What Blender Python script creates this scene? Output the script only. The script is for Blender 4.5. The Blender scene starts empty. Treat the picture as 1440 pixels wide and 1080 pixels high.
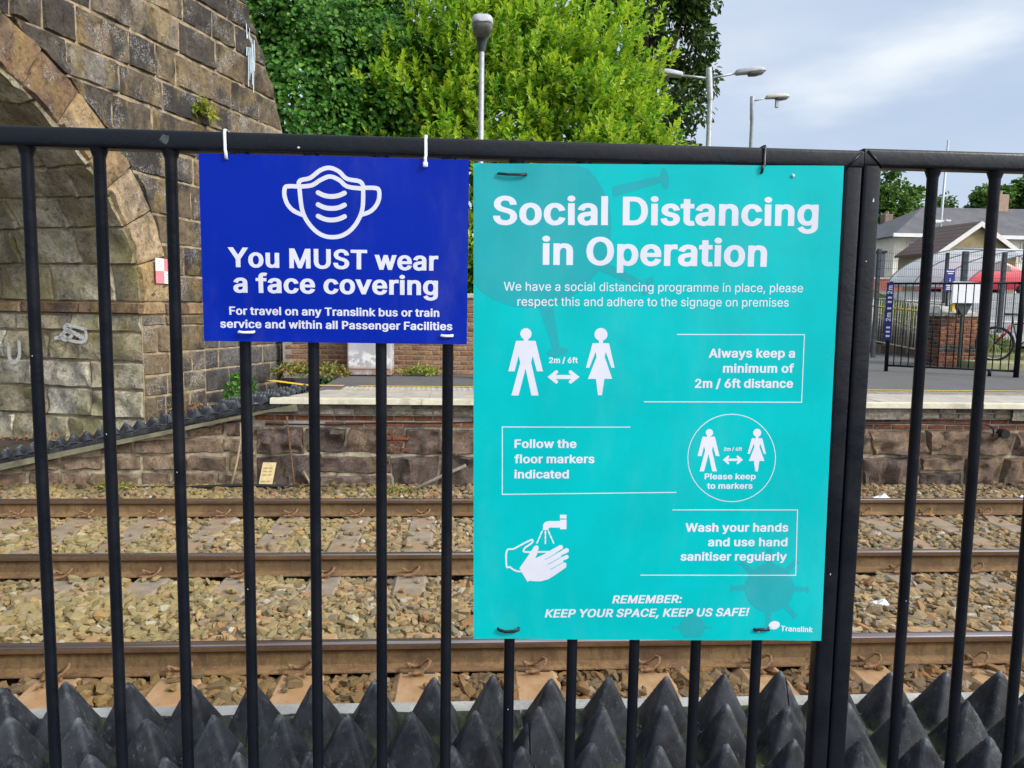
import bpy, bmesh, math, random
import numpy as np
from mathutils import Vector, Matrix, noise
from mathutils.geometry import tessellate_polygon
random.seed(7); RNG = np.random.default_rng(11)
R = math.radians
SC = bpy.context.scene
COL = SC.collection

# ---------------------------------------------------------------- camera
CAM_LOC = Vector((0.0, -1.1886, 1.03))
YAW, PITCH, ROLL = 0.063376, -0.098149, 0.015152
fw = Vector((math.sin(YAW)*math.cos(PITCH), math.cos(YAW)*math.cos(PITCH), math.sin(PITCH)))
r0 = Vector((math.cos(YAW), -math.sin(YAW), 0)); u0 = r0.cross(fw)
rt = r0*math.cos(ROLL) + u0*math.sin(ROLL); up = u0*math.cos(ROLL) - r0*math.sin(ROLL)
cd = bpy.data.cameras.new('camera'); cam = bpy.data.objects.new('camera', cd); COL.objects.link(cam)
cam.matrix_world = Matrix(((rt.x, up.x, -fw.x, CAM_LOC.x), (rt.y, up.y, -fw.y, CAM_LOC.y), (rt.z, up.z, -fw.z, CAM_LOC.z), (0, 0, 0, 1)))
cd.sensor_fit = 'HORIZONTAL'; cd.sensor_width = 36; cd.lens = 36*1050/1440
cd.clip_start = 0.05; cd.clip_end = 3000
SC.camera = cam

# ---------------------------------------------------------------- world, sun, exposure
SUN_DIR = Vector((0.80, -0.54, 0.70)).normalized()          # towards the sun: behind the viewer, to the right
SUN_EL = math.asin(SUN_DIR.z); SUN_AZ = math.atan2(SUN_DIR.x, SUN_DIR.y)
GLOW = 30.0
W = bpy.data.worlds.new('World'); SC.world = W; W.use_nodes = True
nt = W.node_tree; nt.nodes.clear()
def wn(t, **k):
    n = nt.nodes.new(t)
    for a, b in k.items(): setattr(n, a, b)
    return n
wo = wn('ShaderNodeOutputWorld'); bg = wn('ShaderNodeBackground'); bg.inputs['Strength'].default_value = 0.09
nt.links.new(bg.outputs[0], wo.inputs[0])
sky = wn('ShaderNodeTexSky', sky_type='NISHITA', sun_disc=False, sun_elevation=SUN_EL, sun_rotation=SUN_AZ, air_density=1.0, dust_density=1.5, ozone_density=1.0)
tc = wn('ShaderNodeTexCoord')
mp = wn('ShaderNodeMapping'); mp.inputs['Scale'].default_value = (1.0, 1.0, 3.2)
nt.links.new(tc.outputs['Generated'], mp.inputs[0])
n1 = wn('ShaderNodeTexNoise'); n1.inputs['Scale'].default_value = 2.1; n1.inputs['Detail'].default_value = 5; n1.inputs['Roughness'].default_value = .5
nt.links.new(mp.outputs[0], n1.inputs['Vector'])
cr = wn('ShaderNodeValToRGB'); e = cr.color_ramp.elements
e[0].position = .30; e[0].color = (4.9, 6.1, 7.9, 1); e[1].position = .72; e[1].color = (7.6, 8.3, 9.3, 1)
q = e.new(.5); q.color = (5.9, 6.9, 8.5, 1)
nt.links.new(n1.outputs[0], cr.inputs[0])
# the bright break in the cloud, low in the right-hand sky
br = Vector((0.4805, 0.829, 0.2856)).normalized()
dotn = wn('ShaderNodeVectorMath', operation='SUBTRACT'); dotn.inputs[1].default_value = br
nrm_ = wn('ShaderNodeVectorMath', operation='NORMALIZE'); nt.links.new(tc.outputs['Generated'], nrm_.inputs[0]); nt.links.new(nrm_.outputs[0], dotn.inputs[0])
mp2 = wn('ShaderNodeMapping', vector_type='POINT'); mp2.inputs['Scale'].default_value = (8, 8, 30)
tilt = wn('ShaderNodeVectorMath', operation='DOT_PRODUCT'); tilt.inputs[1].default_value = (0.865, -0.501, 0.0)
nt.links.new(dotn.outputs[0], tilt.inputs[0])
mm = wn('ShaderNodeMath', operation='MULTIPLY'); mm.inputs[1].default_value = -0.24; nt.links.new(tilt.outputs['Value'], mm.inputs[0])
cz = wn('ShaderNodeCombineXYZ'); nt.links.new(mm.outputs[0], cz.inputs[2])
ad = wn('ShaderNodeVectorMath', operation='ADD'); nt.links.new(dotn.outputs[0], ad.inputs[0]); nt.links.new(cz.outputs[0], ad.inputs[1])
nt.links.new(ad.outputs[0], mp2.inputs[0])
ln = wn('ShaderNodeVectorMath', operation='LENGTH'); nt.links.new(mp2.outputs[0], ln.inputs[0])
nb = wn('ShaderNodeTexNoise'); nb.inputs['Scale'].default_value = 9; nb.inputs['Detail'].default_value = 4; nt.links.new(mp.outputs[0], nb.inputs['Vector'])
ad2 = wn('ShaderNodeMath', operation='MULTIPLY_ADD'); ad2.inputs[1].default_value = 1.9; nt.links.new(nb.outputs[0], ad2.inputs[0]); nt.links.new(ln.outputs['Value'], ad2.inputs[2])
mr = wn('ShaderNodeMapRange', interpolation_type='SMOOTHSTEP'); mr.inputs[1].default_value = 0.80; mr.inputs[2].default_value = 2.7; mr.inputs[3].default_value = 1; mr.inputs[4].default_value = 0
nt.links.new(ad2.outputs[0], mr.inputs[0])
mxb = wn('ShaderNodeMix', data_type='RGBA'); mxb.inputs[7].default_value = (9.2, 9.7, 10.2, 1)
nt.links.new(mr.outputs[0], mxb.inputs[0]); nt.links.new(cr.outputs[0], mxb.inputs[6])
mx = wn('ShaderNodeMix', data_type='RGBA'); mx.inputs[0].default_value = .86
# broad glow added to the sky behind the viewer, round the sun, as fill
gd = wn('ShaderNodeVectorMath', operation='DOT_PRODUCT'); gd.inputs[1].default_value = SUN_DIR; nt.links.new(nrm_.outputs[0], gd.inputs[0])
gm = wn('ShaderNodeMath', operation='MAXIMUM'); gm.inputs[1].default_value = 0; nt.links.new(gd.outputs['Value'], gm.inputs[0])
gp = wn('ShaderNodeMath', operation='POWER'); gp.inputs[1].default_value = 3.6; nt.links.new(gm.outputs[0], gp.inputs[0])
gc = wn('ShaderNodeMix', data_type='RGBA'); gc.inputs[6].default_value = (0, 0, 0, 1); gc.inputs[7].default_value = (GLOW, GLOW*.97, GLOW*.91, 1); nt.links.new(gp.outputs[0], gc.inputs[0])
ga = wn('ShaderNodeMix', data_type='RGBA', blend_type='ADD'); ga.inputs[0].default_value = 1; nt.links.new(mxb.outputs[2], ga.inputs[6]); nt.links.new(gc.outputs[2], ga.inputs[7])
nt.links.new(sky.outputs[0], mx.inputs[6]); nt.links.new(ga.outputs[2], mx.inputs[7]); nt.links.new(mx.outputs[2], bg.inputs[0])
sl = bpy.data.lights.new('sun', 'SUN'); sl.energy = 2.0; sl.angle = R(9); sl.color = (1.0, .96, .89)
so = bpy.data.objects.new('sun', sl); COL.objects.link(so); so.rotation_euler = (-SUN_DIR).to_track_quat('-Z', 'Y').to_euler()
SC.view_settings.view_transform = 'Standard'; SC.view_settings.look = 'None'; SC.view_settings.gamma = 1; SC.view_settings.exposure = 0.30
SC.render.engine = 'CYCLES'; SC.cycles.max_bounces = 6; SC.cycles.transparent_max_bounces = 12; SC.cycles.caustics_reflective = False; SC.cycles.caustics_refractive = False

# ---------------------------------------------------------------- helpers
WO = {}                                                       # world origin of every parent
def tag(o, label=None, cat=None, group=None, kind=None):
    if label: o['label'] = label
    if cat: o['category'] = cat
    if group: o['group'] = group
    if kind: o['kind'] = kind
    return o
def thing(name, loc, label, cat, group=None):
    o = bpy.data.objects.new(name, None); o.empty_display_size = .1; COL.objects.link(o); o.location = loc; WO[o.name] = Vector(loc)
    return tag(o, label, cat, group)
def link(name, me, mats, parent=None, smooth=False):
    for m in (mats if isinstance(mats, (list, tuple)) else [mats]): me.materials.append(m)
    o = bpy.data.objects.new(name, me); COL.objects.link(o)
    off = Vector((0, 0, 0))
    if parent is not None:
        off = WO[parent.name]; o.parent = parent
    WO[o.name] = off.copy()
    if off.length > 0: me.transform(Matrix.Translation(-off))
    if smooth:
        me.polygons.foreach_set('use_smooth', [True]*len(me.polygons))
        if smooth != True: me.set_sharp_from_angle(angle=R(smooth))
    return o
class MB:
    def __init__(s): s.v, s.f, s.m, s.t = [], [], [], []
    def add(s, vs, fs, mi=0, tone=0.5):
        b = len(s.v); s.v += [tuple(x) for x in vs]
        for q in fs: s.f.append([b+i for i in q]); s.m.append(mi); s.t.append(tone)
    def box(s, x0, x1, y0, y1, z0, z1, b=0.0, mi=0, tone=.5, M=None):
        if b <= 0:
            vs = [(x, y, z) for x in (x0, x1) for y in (y0, y1) for z in (z0, z1)]
            fs = [(0, 1, 3, 2), (4, 6, 7, 5), (0, 4, 5, 1), (2, 3, 7, 6), (0, 2, 6, 4), (1, 5, 7, 3)]
        else:
            vs = []; fs = []; ix = {}
            for i in (0, 1):
                for j in (0, 1):
                    for k in (0, 1):
                        c = ((x0, x1)[i], (y0, y1)[j], (z0, z1)[k]); d = ((1, -1)[i]*b, (1, -1)[j]*b, (1, -1)[k]*b)
                        for a in range(3):
                            ix[i, j, k, a] = len(vs); vs.append(tuple(c[n] if n == a else c[n]+d[n] for n in range(3)))
            for a in range(3):
                o1, o2 = [n for n in range(3) if n != a]
                for w in (0, 1):
                    l = []
                    for p, q in ((0, 0), (1, 0), (1, 1), (0, 1)):
                        t = [0, 0, 0]; t[a] = w; t[o1] = p; t[o2] = q; l.append(ix[t[0], t[1], t[2], a])
                    fs.append(l)
                for p in (0, 1):
                    for q in (0, 1):
                        l = []
                        for w, s2 in ((0, o1), (1, o1), (1, o2), (0, o2)):
                            t = [0, 0, 0]; t[a] = w; t[o1] = p; t[o2] = q; l.append(ix[t[0], t[1], t[2], s2])
                        fs.append(l)
            for i in (0, 1):
                for j in (0, 1):
                    for k in (0, 1): fs.append([ix[i, j, k, a] for a in range(3)])
        if M is not None: vs = [tuple(M @ Vector(x)) for x in vs]
        s.add(vs, fs, mi, tone)
    def tube(s, pts, r, n=8, mi=0, tone=.5, cap=True, flat=1.0):
        pts = [Vector(p) for p in pts]; rr = r if isinstance(r, (list, tuple)) else [r]*len(pts)
        t0 = (pts[1]-pts[0]).normalized(); a = t0.orthogonal().normalized()
        vs = []; N = len(pts)
        for i, p in enumerate(pts):
            t = (pts[min(i+1, N-1)]-pts[max(i-1, 0)]).normalized()
            a = (a - t*a.dot(t)).normalized(); b = t.cross(a)
            for k in range(n):
                g = 2*math.pi*k/n; vs.append(p + a*math.cos(g)*rr[i] + b*math.sin(g)*rr[i]*flat)
        fs = [[i*n+k, i*n+(k+1) % n, (i+1)*n+(k+1) % n, (i+1)*n+k] for i in range(N-1) for k in range(n)]
        if cap: fs += [list(range(n))[::-1], [(N-1)*n+k for k in range(n)]]
        s.add(vs, fs, mi, tone)
    def prism(s, poly, A, B, mi=0, tone=.5):
        """poly: list of 3D points (planar), extruded by vector B-A"""
        d = Vector(B)-Vector(A); n = len(poly)
        vs = [Vector(p) for p in poly] + [Vector(p)+d for p in poly]
        s.add(vs, [list(range(n))[::-1], [n+i for i in range(n)]] + [[i, (i+1) % n, n+(i+1) % n, n+i] for i in range(n)], mi, tone)
    def grid(s, fn, nu, nv, mi=0, tone=.5):
        vs = [fn(i/nu, j/nv) for j in range(nv+1) for i in range(nu+1)]
        s.add(vs, [[j*(nu+1)+i, j*(nu+1)+i+1, (j+1)*(nu+1)+i+1, (j+1)*(nu+1)+i] for j in range(nv) for i in range(nu)], mi, tone)
    def lathe(s, prof, c, n=16, mi=0, axis='z'):
        vs = []
        for rr, h in prof:
            for k in range(n):
                g = 2*math.pi*k/n; p = (rr*math.cos(g), rr*math.sin(g), h)
                if axis == 'y': p = (p[0], p[2], p[1])
                if axis == 'x': p = (p[2], p[0], p[1])
                vs.append((c[0]+p[0], c[1]+p[1], c[2]+p[2]))
        N = len(prof)
        s.add(vs, [[i*n+k, i*n+(k+1) % n, (i+1)*n+(k+1) % n, (i+1)*n+k] for i in range(N-1) for k in range(n)] + [list(range(n))[::-1], [(N-1)*n+k for k in range(n)]], mi)
    def build(s, name, mats, parent=None, smooth=False, fix=True):
        me = bpy.data.meshes.new(name); me.from_pydata(s.v, [], s.f); 
        me.polygons.foreach_set('material_index', s.m)
        at = me.attributes.new('tone', 'FLOAT', 'FACE'); at.data.foreach_set('value', s.t)
        if fix:
            bm = bmesh.new(); bm.from_mesh(me); bmesh.ops.recalc_face_normals(bm, faces=bm.faces); bm.to_mesh(me); bm.free()
        me.update()
        return link(name, me, mats, parent, smooth)
def mesh_np(name, V, F, mats, parent=None, smooth=False, tone=None):
    V = np.asarray(V, dtype=np.float32); F = np.asarray(F, dtype=np.int32); k = F.shape[1]
    me = bpy.data.meshes.new(name); me.vertices.add(len(V)); me.vertices.foreach_set('co', V.ravel())
    me.loops.add(F.size); me.loops.foreach_set('vertex_index', F.ravel())
    me.polygons.add(len(F)); me.polygons.foreach_set('loop_start', np.arange(0, F.size, k, dtype=np.int32)); me.polygons.foreach_set('loop_total', np.full(len(F), k, dtype=np.int32))
    me.polygons.foreach_set('use_smooth', np.zeros(len(F), dtype=bool)); me.update(calc_edges=True)
    if tone is not None:
        at = me.attributes.new('tone', 'FLOAT', 'FACE'); at.data.foreach_set('value', np.asarray(tone, dtype=np.float32))
    return link(name, me, mats, parent, smooth)

# ---------------------------------------------------------------- material helpers
class Mat:
    def __init__(s, name, rough=.7, color=(.5, .5, .5), metal=0, spec=.5, coat=0):
        s.m = bpy.data.materials.new(name); s.m.use_nodes = True; s.nt = s.m.node_tree; s.b = s.nt.nodes['Principled BSDF']
        s.b.inputs['Roughness'].default_value = rough; s.b.inputs['Base Color'].default_value = (*color, 1); s.b.inputs['Metallic'].default_value = metal
        s.b.inputs['Specular IOR Level'].default_value = spec; s.b.inputs['Coat Weight'].default_value = coat; s.b.inputs['Coat Roughness'].default_value = .12
        s._tc = None
    def n(s, t, **k):
        n = s.nt.nodes.new(t)
        for a, b in k.items(): setattr(n, a, b)
        return n
    def L(s, a, b): s.nt.links.new(a, b)
    def put(s, inp, v):
        if isinstance(v, bpy.types.NodeSocket): s.L(v, inp)
        else: inp.default_value = (*v, 1) if isinstance(v, tuple) and len(v) == 3 and inp.type == 'RGBA' else v
    def co(s, kind='Object', scale=(1, 1, 1), rot=(0, 0, 0), loc=(0, 0, 0)):
        if s._tc is None: s._tc = s.n('ShaderNodeTexCoord')
        mp = s.n('ShaderNodeMapping'); mp.inputs['Scale'].default_value = scale; mp.inputs['Rotation'].default_value = rot; mp.inputs['Location'].default_value = loc
        s.L(s._tc.outputs[kind], mp.inputs[0]); return mp.outputs[0]
    def noise(s, scale, detail=5, rough=.55, vec=None, dist=0):
        n = s.n('ShaderNodeTexNoise'); n.inputs['Scale'].default_value = scale; n.inputs['Detail'].default_value = detail; n.inputs['Roughness'].default_value = rough; n.inputs['Distortion'].default_value = dist
        s.L(vec if vec is not None else s.co(), n.inputs['Vector']); return n.outputs[0]
    def voro(s, scale, vec=None, feature='F1'):
        n = s.n('ShaderNodeTexVoronoi', feature=feature); n.inputs['Scale'].default_value = scale; s.L(vec if vec is not None else s.co(), n.inputs['Vector']); return n.outputs[0]
    def ramp(s, fac, stops):
        n = s.n('ShaderNodeValToRGB'); e = n.color_ramp.elements
        while len(e) < len(stops): e.new(.5)
        for i, (p, c) in enumerate(stops): e[i].position = p; e[i].color = (*c, 1) if len(c) == 3 else c
        s.L(fac, n.inputs[0]); return n.outputs[0]
    def rng(s, v, a, b, c=0., d=1., sm=True):
        n = s.n('ShaderNodeMapRange', interpolation_type='SMOOTHSTEP' if sm else 'LINEAR')
        for i, x in enumerate((a, b, c, d)): n.inputs[i+1].default_value = x
        s.L(v, n.inputs[0]); return n.outputs[0]
    def mix(s, f, a, b, mode='MIX'):
        n = s.n('ShaderNodeMix', data_type='RGBA', blend_type=mode); s.put(n.inputs[0], f); s.put(n.inputs[6], a); s.put(n.inputs[7], b); return n.outputs[2]
    def math(s, op, a, b=0.):
        n = s.n('ShaderNodeMath', operation=op); s.put(n.inputs[0], a); s.put(n.inputs[1], b); return n.outputs[0]
    def attr(s, name='tone'):
        n = s.n('ShaderNodeAttribute', attribute_name=name); return n.outputs['Fac']
    def island(s): return s.n('ShaderNodeNewGeometry').outputs['Random Per Island']
    def oz(s, kind='Object'):
        n = s.n('ShaderNodeSeparateXYZ'); s.L(s.co(kind), n.inputs[0]); return n.outputs
    def col(s, v): s.put(s.b.inputs['Base Color'], v); return s
    def rgh(s, v): s.put(s.b.inputs['Roughness'], v); return s
    def bump(s, h, strength=.5, dist=.01):
        n = s.n('ShaderNodeBump'); n.inputs['Strength'].default_value = strength; n.inputs['Distance'].default_value = dist; s.L(h, n.inputs['Height']); s.L(n.outputs[0], s.b.inputs['Normal']); return s
def simple(name, color, rough=.7, var=.18, scale=12, bump=.0, metal=0, spec=.28, dirt=None, coat=0):
    m = Mat(name, rough, color, metal, spec, coat)
    f = m.noise(scale, 6, .6)
    c = m.mix(m.rng(f, .3, .7), tuple(x*(1-var) for x in color), tuple(min(1, x*(1+var)) for x in color))
    if dirt: c = m.mix(m.rng(m.noise(scale*.37, 6, .65), .52, .72, 0, dirt[1]), c, dirt[0])
    m.col(c); m.rgh(m.rng(m.noise(scale*1.7, 4), .3, .7, max(.03, rough-.1), min(1, rough+.1)))
    if bump: m.bump(m.noise(scale*6, 6, .65), bump, .01)
    return m.m

def black_paint():
    m = Mat('black_railing_paint', .34, (.012, .015, .022), 0, .30)
    scuff = m.rng(m.noise(38, 8, .72, m.co(scale=(1, 1, .45))), .66, .80)
    fine = m.rng(m.noise(260, 3, .6), .72, .80)
    c = m.mix(scuff, (.0035, .005, .009), (.020, .026, .036)); c = m.mix(m.math('MULTIPLY', fine, .55), c, (.16, .17, .18))
    m.col(c); m.rgh(m.rng(m.noise(9, 6, .65, m.co(scale=(.6, 1, 1))), .35, .68, .20, .50)); m.bump(m.math('ADD', m.noise(120, 5, .6), m.math('MULTIPLY', m.noise(22, 3), 2.5)), .20, .002); return m.m
M_BLACK = black_paint()
M_CHIP = simple('chipped_paint', (.55, .55, .55), .8, .3, 300)
def sign_mat(name, c, rough=.24):
    m = Mat(name, rough, c, 0, .13)
    cc = m.mix(m.rng(m.noise(7, 4), .3, .7), tuple(x*.94 for x in c), tuple(min(1, x*1.06) for x in c))
    scr = m.rng(m.noise(30, 8, .75, m.co(scale=(1, 1, .3), rot=(0, .5, 0))), .60, .75, 0, .2)
    dust = m.math('ADD', m.rng(m.noise(5, 7, .7, m.co(scale=(1, 1, .4))), .45, .75, .0, .06), m.rng(m.noise(95, 6, .75, m.co(scale=(.25, 1, 1), rot=(0, .7, 0))), .70, .78, 0, .22))
    m.col(m.mix(dust, cc, (.50, .52, .52)))
    m.rgh(m.math('ADD', m.rng(m.noise(11, 4), .3, .7, rough-.04, rough+.06), scr)); m.bump(m.noise(9, 2), .05, .004); return m.m
M_BLUE = sign_mat('blue_sign_print', (.0003, .018, .34), .27); M_TEAL = sign_mat('teal_sign_print', (.0005, .47, .485), .25)
M_TEAL_D = sign_mat('darker_teal_print', (.018, .36, .40), .25)
M_WHITE = sign_mat('white_print', (.68, .69, .78), .27); M_EDGE = simple('white_board_edge', (.7, .72, .74), .5)
M_TIEW = simple('white_nylon', (.72, .74, .76), .35, .06); M_TIEB = simple('black_nylon', (.012, .013, .016), .38)

def rubber(moss_=.9):
    m = Mat('black_rubber', .75, (.03, .03, .035), 0, .22)
    a = m.noise(9, 8, .7); b = m.noise(46, 8, .72, m.co(scale=(1, 1, .35)))
    c = m.mix(m.rng(a, .36, .66), (.013, .014, .018), (.046, .050, .058))
    c = m.mix(m.rng(b, .54, .72, 0, .75), c, (.13, .14, .15))
    c = m.mix(m.rng(m.noise(150, 4, .65), .64, .74, 0, .6), c, (.22, .22, .22)); c = m.mix(m.rng(m.noise(70, 5, .7, m.co(scale=(1, 1, .12), loc=(4, 4, 0))), .62, .72, 0, .5), c, (.17, .18, .19))
    pt = m.n('ShaderNodeNewGeometry').outputs['Pointiness']; c = m.mix(m.math('MULTIPLY', m.rng(pt, .515, .60), m.rng(m.noise(33, 6, .7), .40, .62)), c, (.15, .16, .175))
    z = m.oz()[2]
    moss = m.math('MULTIPLY', m.rng(z, .045, .012), m.rng(m.noise(17, 6, .65), .42, .60))
    c = m.mix(m.math('MULTIPLY', moss, moss_), c, (.085, .10, .045))
    m.col(c); m.rgh(m.rng(m.noise(14, 5), .3, .7, .46, .72)); m.bump(m.noise(150, 6, .65), .45, .002); return m.m
M_RUBBER = rubber(); M_RUBBER2 = rubber(0)

def stone_mat(name, ramp, dark=.6, lich=.5, ochre=.4, mortar=None, bump=.8, sc=1.0, moss=0):
    m = Mat(name, .9, (.3, .3, .3), 0, .25)
    t = m.attr(); c = m.ramp(t, ramp)
    c = m.mix(m.rng(m.noise(7*sc, 8, .7), .34, .66, 0, .75), c, m.mix(1., c, (.50, .47, .44), 'MULTIPLY'))
    c = m.mix(m.rng(m.noise(2.1*sc, 7, .68, m.co(scale=(1, 1, .55))), .45, .62, 0, dark), c, (.045, .041, .039))
    c = m.mix(m.rng(m.noise(3.4*sc, 6, .65, m.co(loc=(5, 3, 1), scale=(1, 1, .45))), .54, .66, 0, ochre), c, (.36, .25, .075))
    c = m.mix(m.rng(m.noise(30*sc, 8, .75), .45, .62, 0, .35), c, m.mix(1., c, (1.5, 1.5, 1.5), 'MULTIPLY'))
    l = m.math('MULTIPLY', m.rng(m.noise(2.7*sc, 5, .6, m.co(loc=(1, 8, 4))), .50, .60), m.rng(m.noise(52*sc, 8, .8), .50, .60))
    c = m.mix(m.math('MULTIPLY', l, lich), c, (.60, .60, .60))
    run = m.math('MULTIPLY', m.rng(m.noise(5.5*sc, 6, .7, m.co(scale=(1, 1, .10), loc=(7, 2, 0))), .55, .70), m.rng(m.noise(1.4*sc, 4, .6, m.co(loc=(3, 6, 2))), .42, .60)); c = m.mix(m.math('MULTIPLY', run, .55*dark), c, (.035, .034, .036))
    crag = m.rng(m.noise(15*sc, 9, .82), .36, .50); c = m.mix(crag, m.mix(1., c, (.42, .39, .37), 'MULTIPLY'), c)
    if moss: c = m.mix(m.rng(m.noise(1.9*sc, 6, .65, m.co(loc=(2, 2, 9))), .48, .62, 0, moss), c, (.24, .22, .05))
    m.col(c); m.bump(m.math('ADD', m.noise(26*sc, 9, .72), m.math('MULTIPLY', m.noise(110*sc, 5, .7), .35)), bump, .03); return m.m
M_FACE = stone_mat('bridge_face_stone', [(0, (.055, .049, .045)), (.3, (.11, .092, .072)), (.55, (.17, .132, .088)), (.8, (.26, .195, .115)), (1, (.22, .20, .175))], .92, .62, .34)
M_VOUS = stone_mat('arch_ring_stone', [(0, (.20, .12, .085)), (.4, (.34, .23, .13)), (.75, (.47, .33, .17)), (1, (.50, .38, .24))], .55, .45, .35)
M_ABUT = stone_mat('abutment_stone', [(0, (.40, .355, .24)), (.5, (.58, .52, .37)), (1, (.74, .70, .58))], .50, .5, .30, moss=.45)
M_WING = stone_mat('wing_stone', [(0, (.075, .07, .072)), (1, (.15, .14, .135))], .4, .35, .05)
M_MORT = simple('lime_mortar', (.31, .24, .155), .95, .35, 9, .6, dirt=((.085, .072, .06), .95))
M_RUBBLE = stone_mat('platform_rubble_stone', [(0, (.115, .088, .080)), (.35, (.215, .155, .128)), (.65, (.30, .21, .15)), (1, (.42, .31, .21))], .30, .25, .26, sc=1.7)
M_RMORT = simple('pale_rubble_mortar', (.40, .345, .24), .95, .35, 14, .6, dirt=((.075, .065, .058), 1.))
M_BRICKO = stone_mat('orange_brick', [(0, (.20, .085, .055)), (.5, (.36, .13, .065)), (1, (.45, .21, .10))], .35, .15, .05, sc=3)
M_BRICKT = stone_mat('tan_brick', [(0, (.16, .14, .11)), (.5, (.30, .26, .19)), (1, (.46, .42, .36))], .45, .3, .1, sc=3)
M_BRICKW = stone_mat('garden_wall_brick', [(0, (.33, .17, .09)), (.5, (.42, .23, .12)), (1, (.50, .30, .17))], .2, .1, .2, sc=2)
M_BMORT = simple('grey_brick_mortar', (.30, .27, .23), .95, .25, 14, .4)
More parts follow.
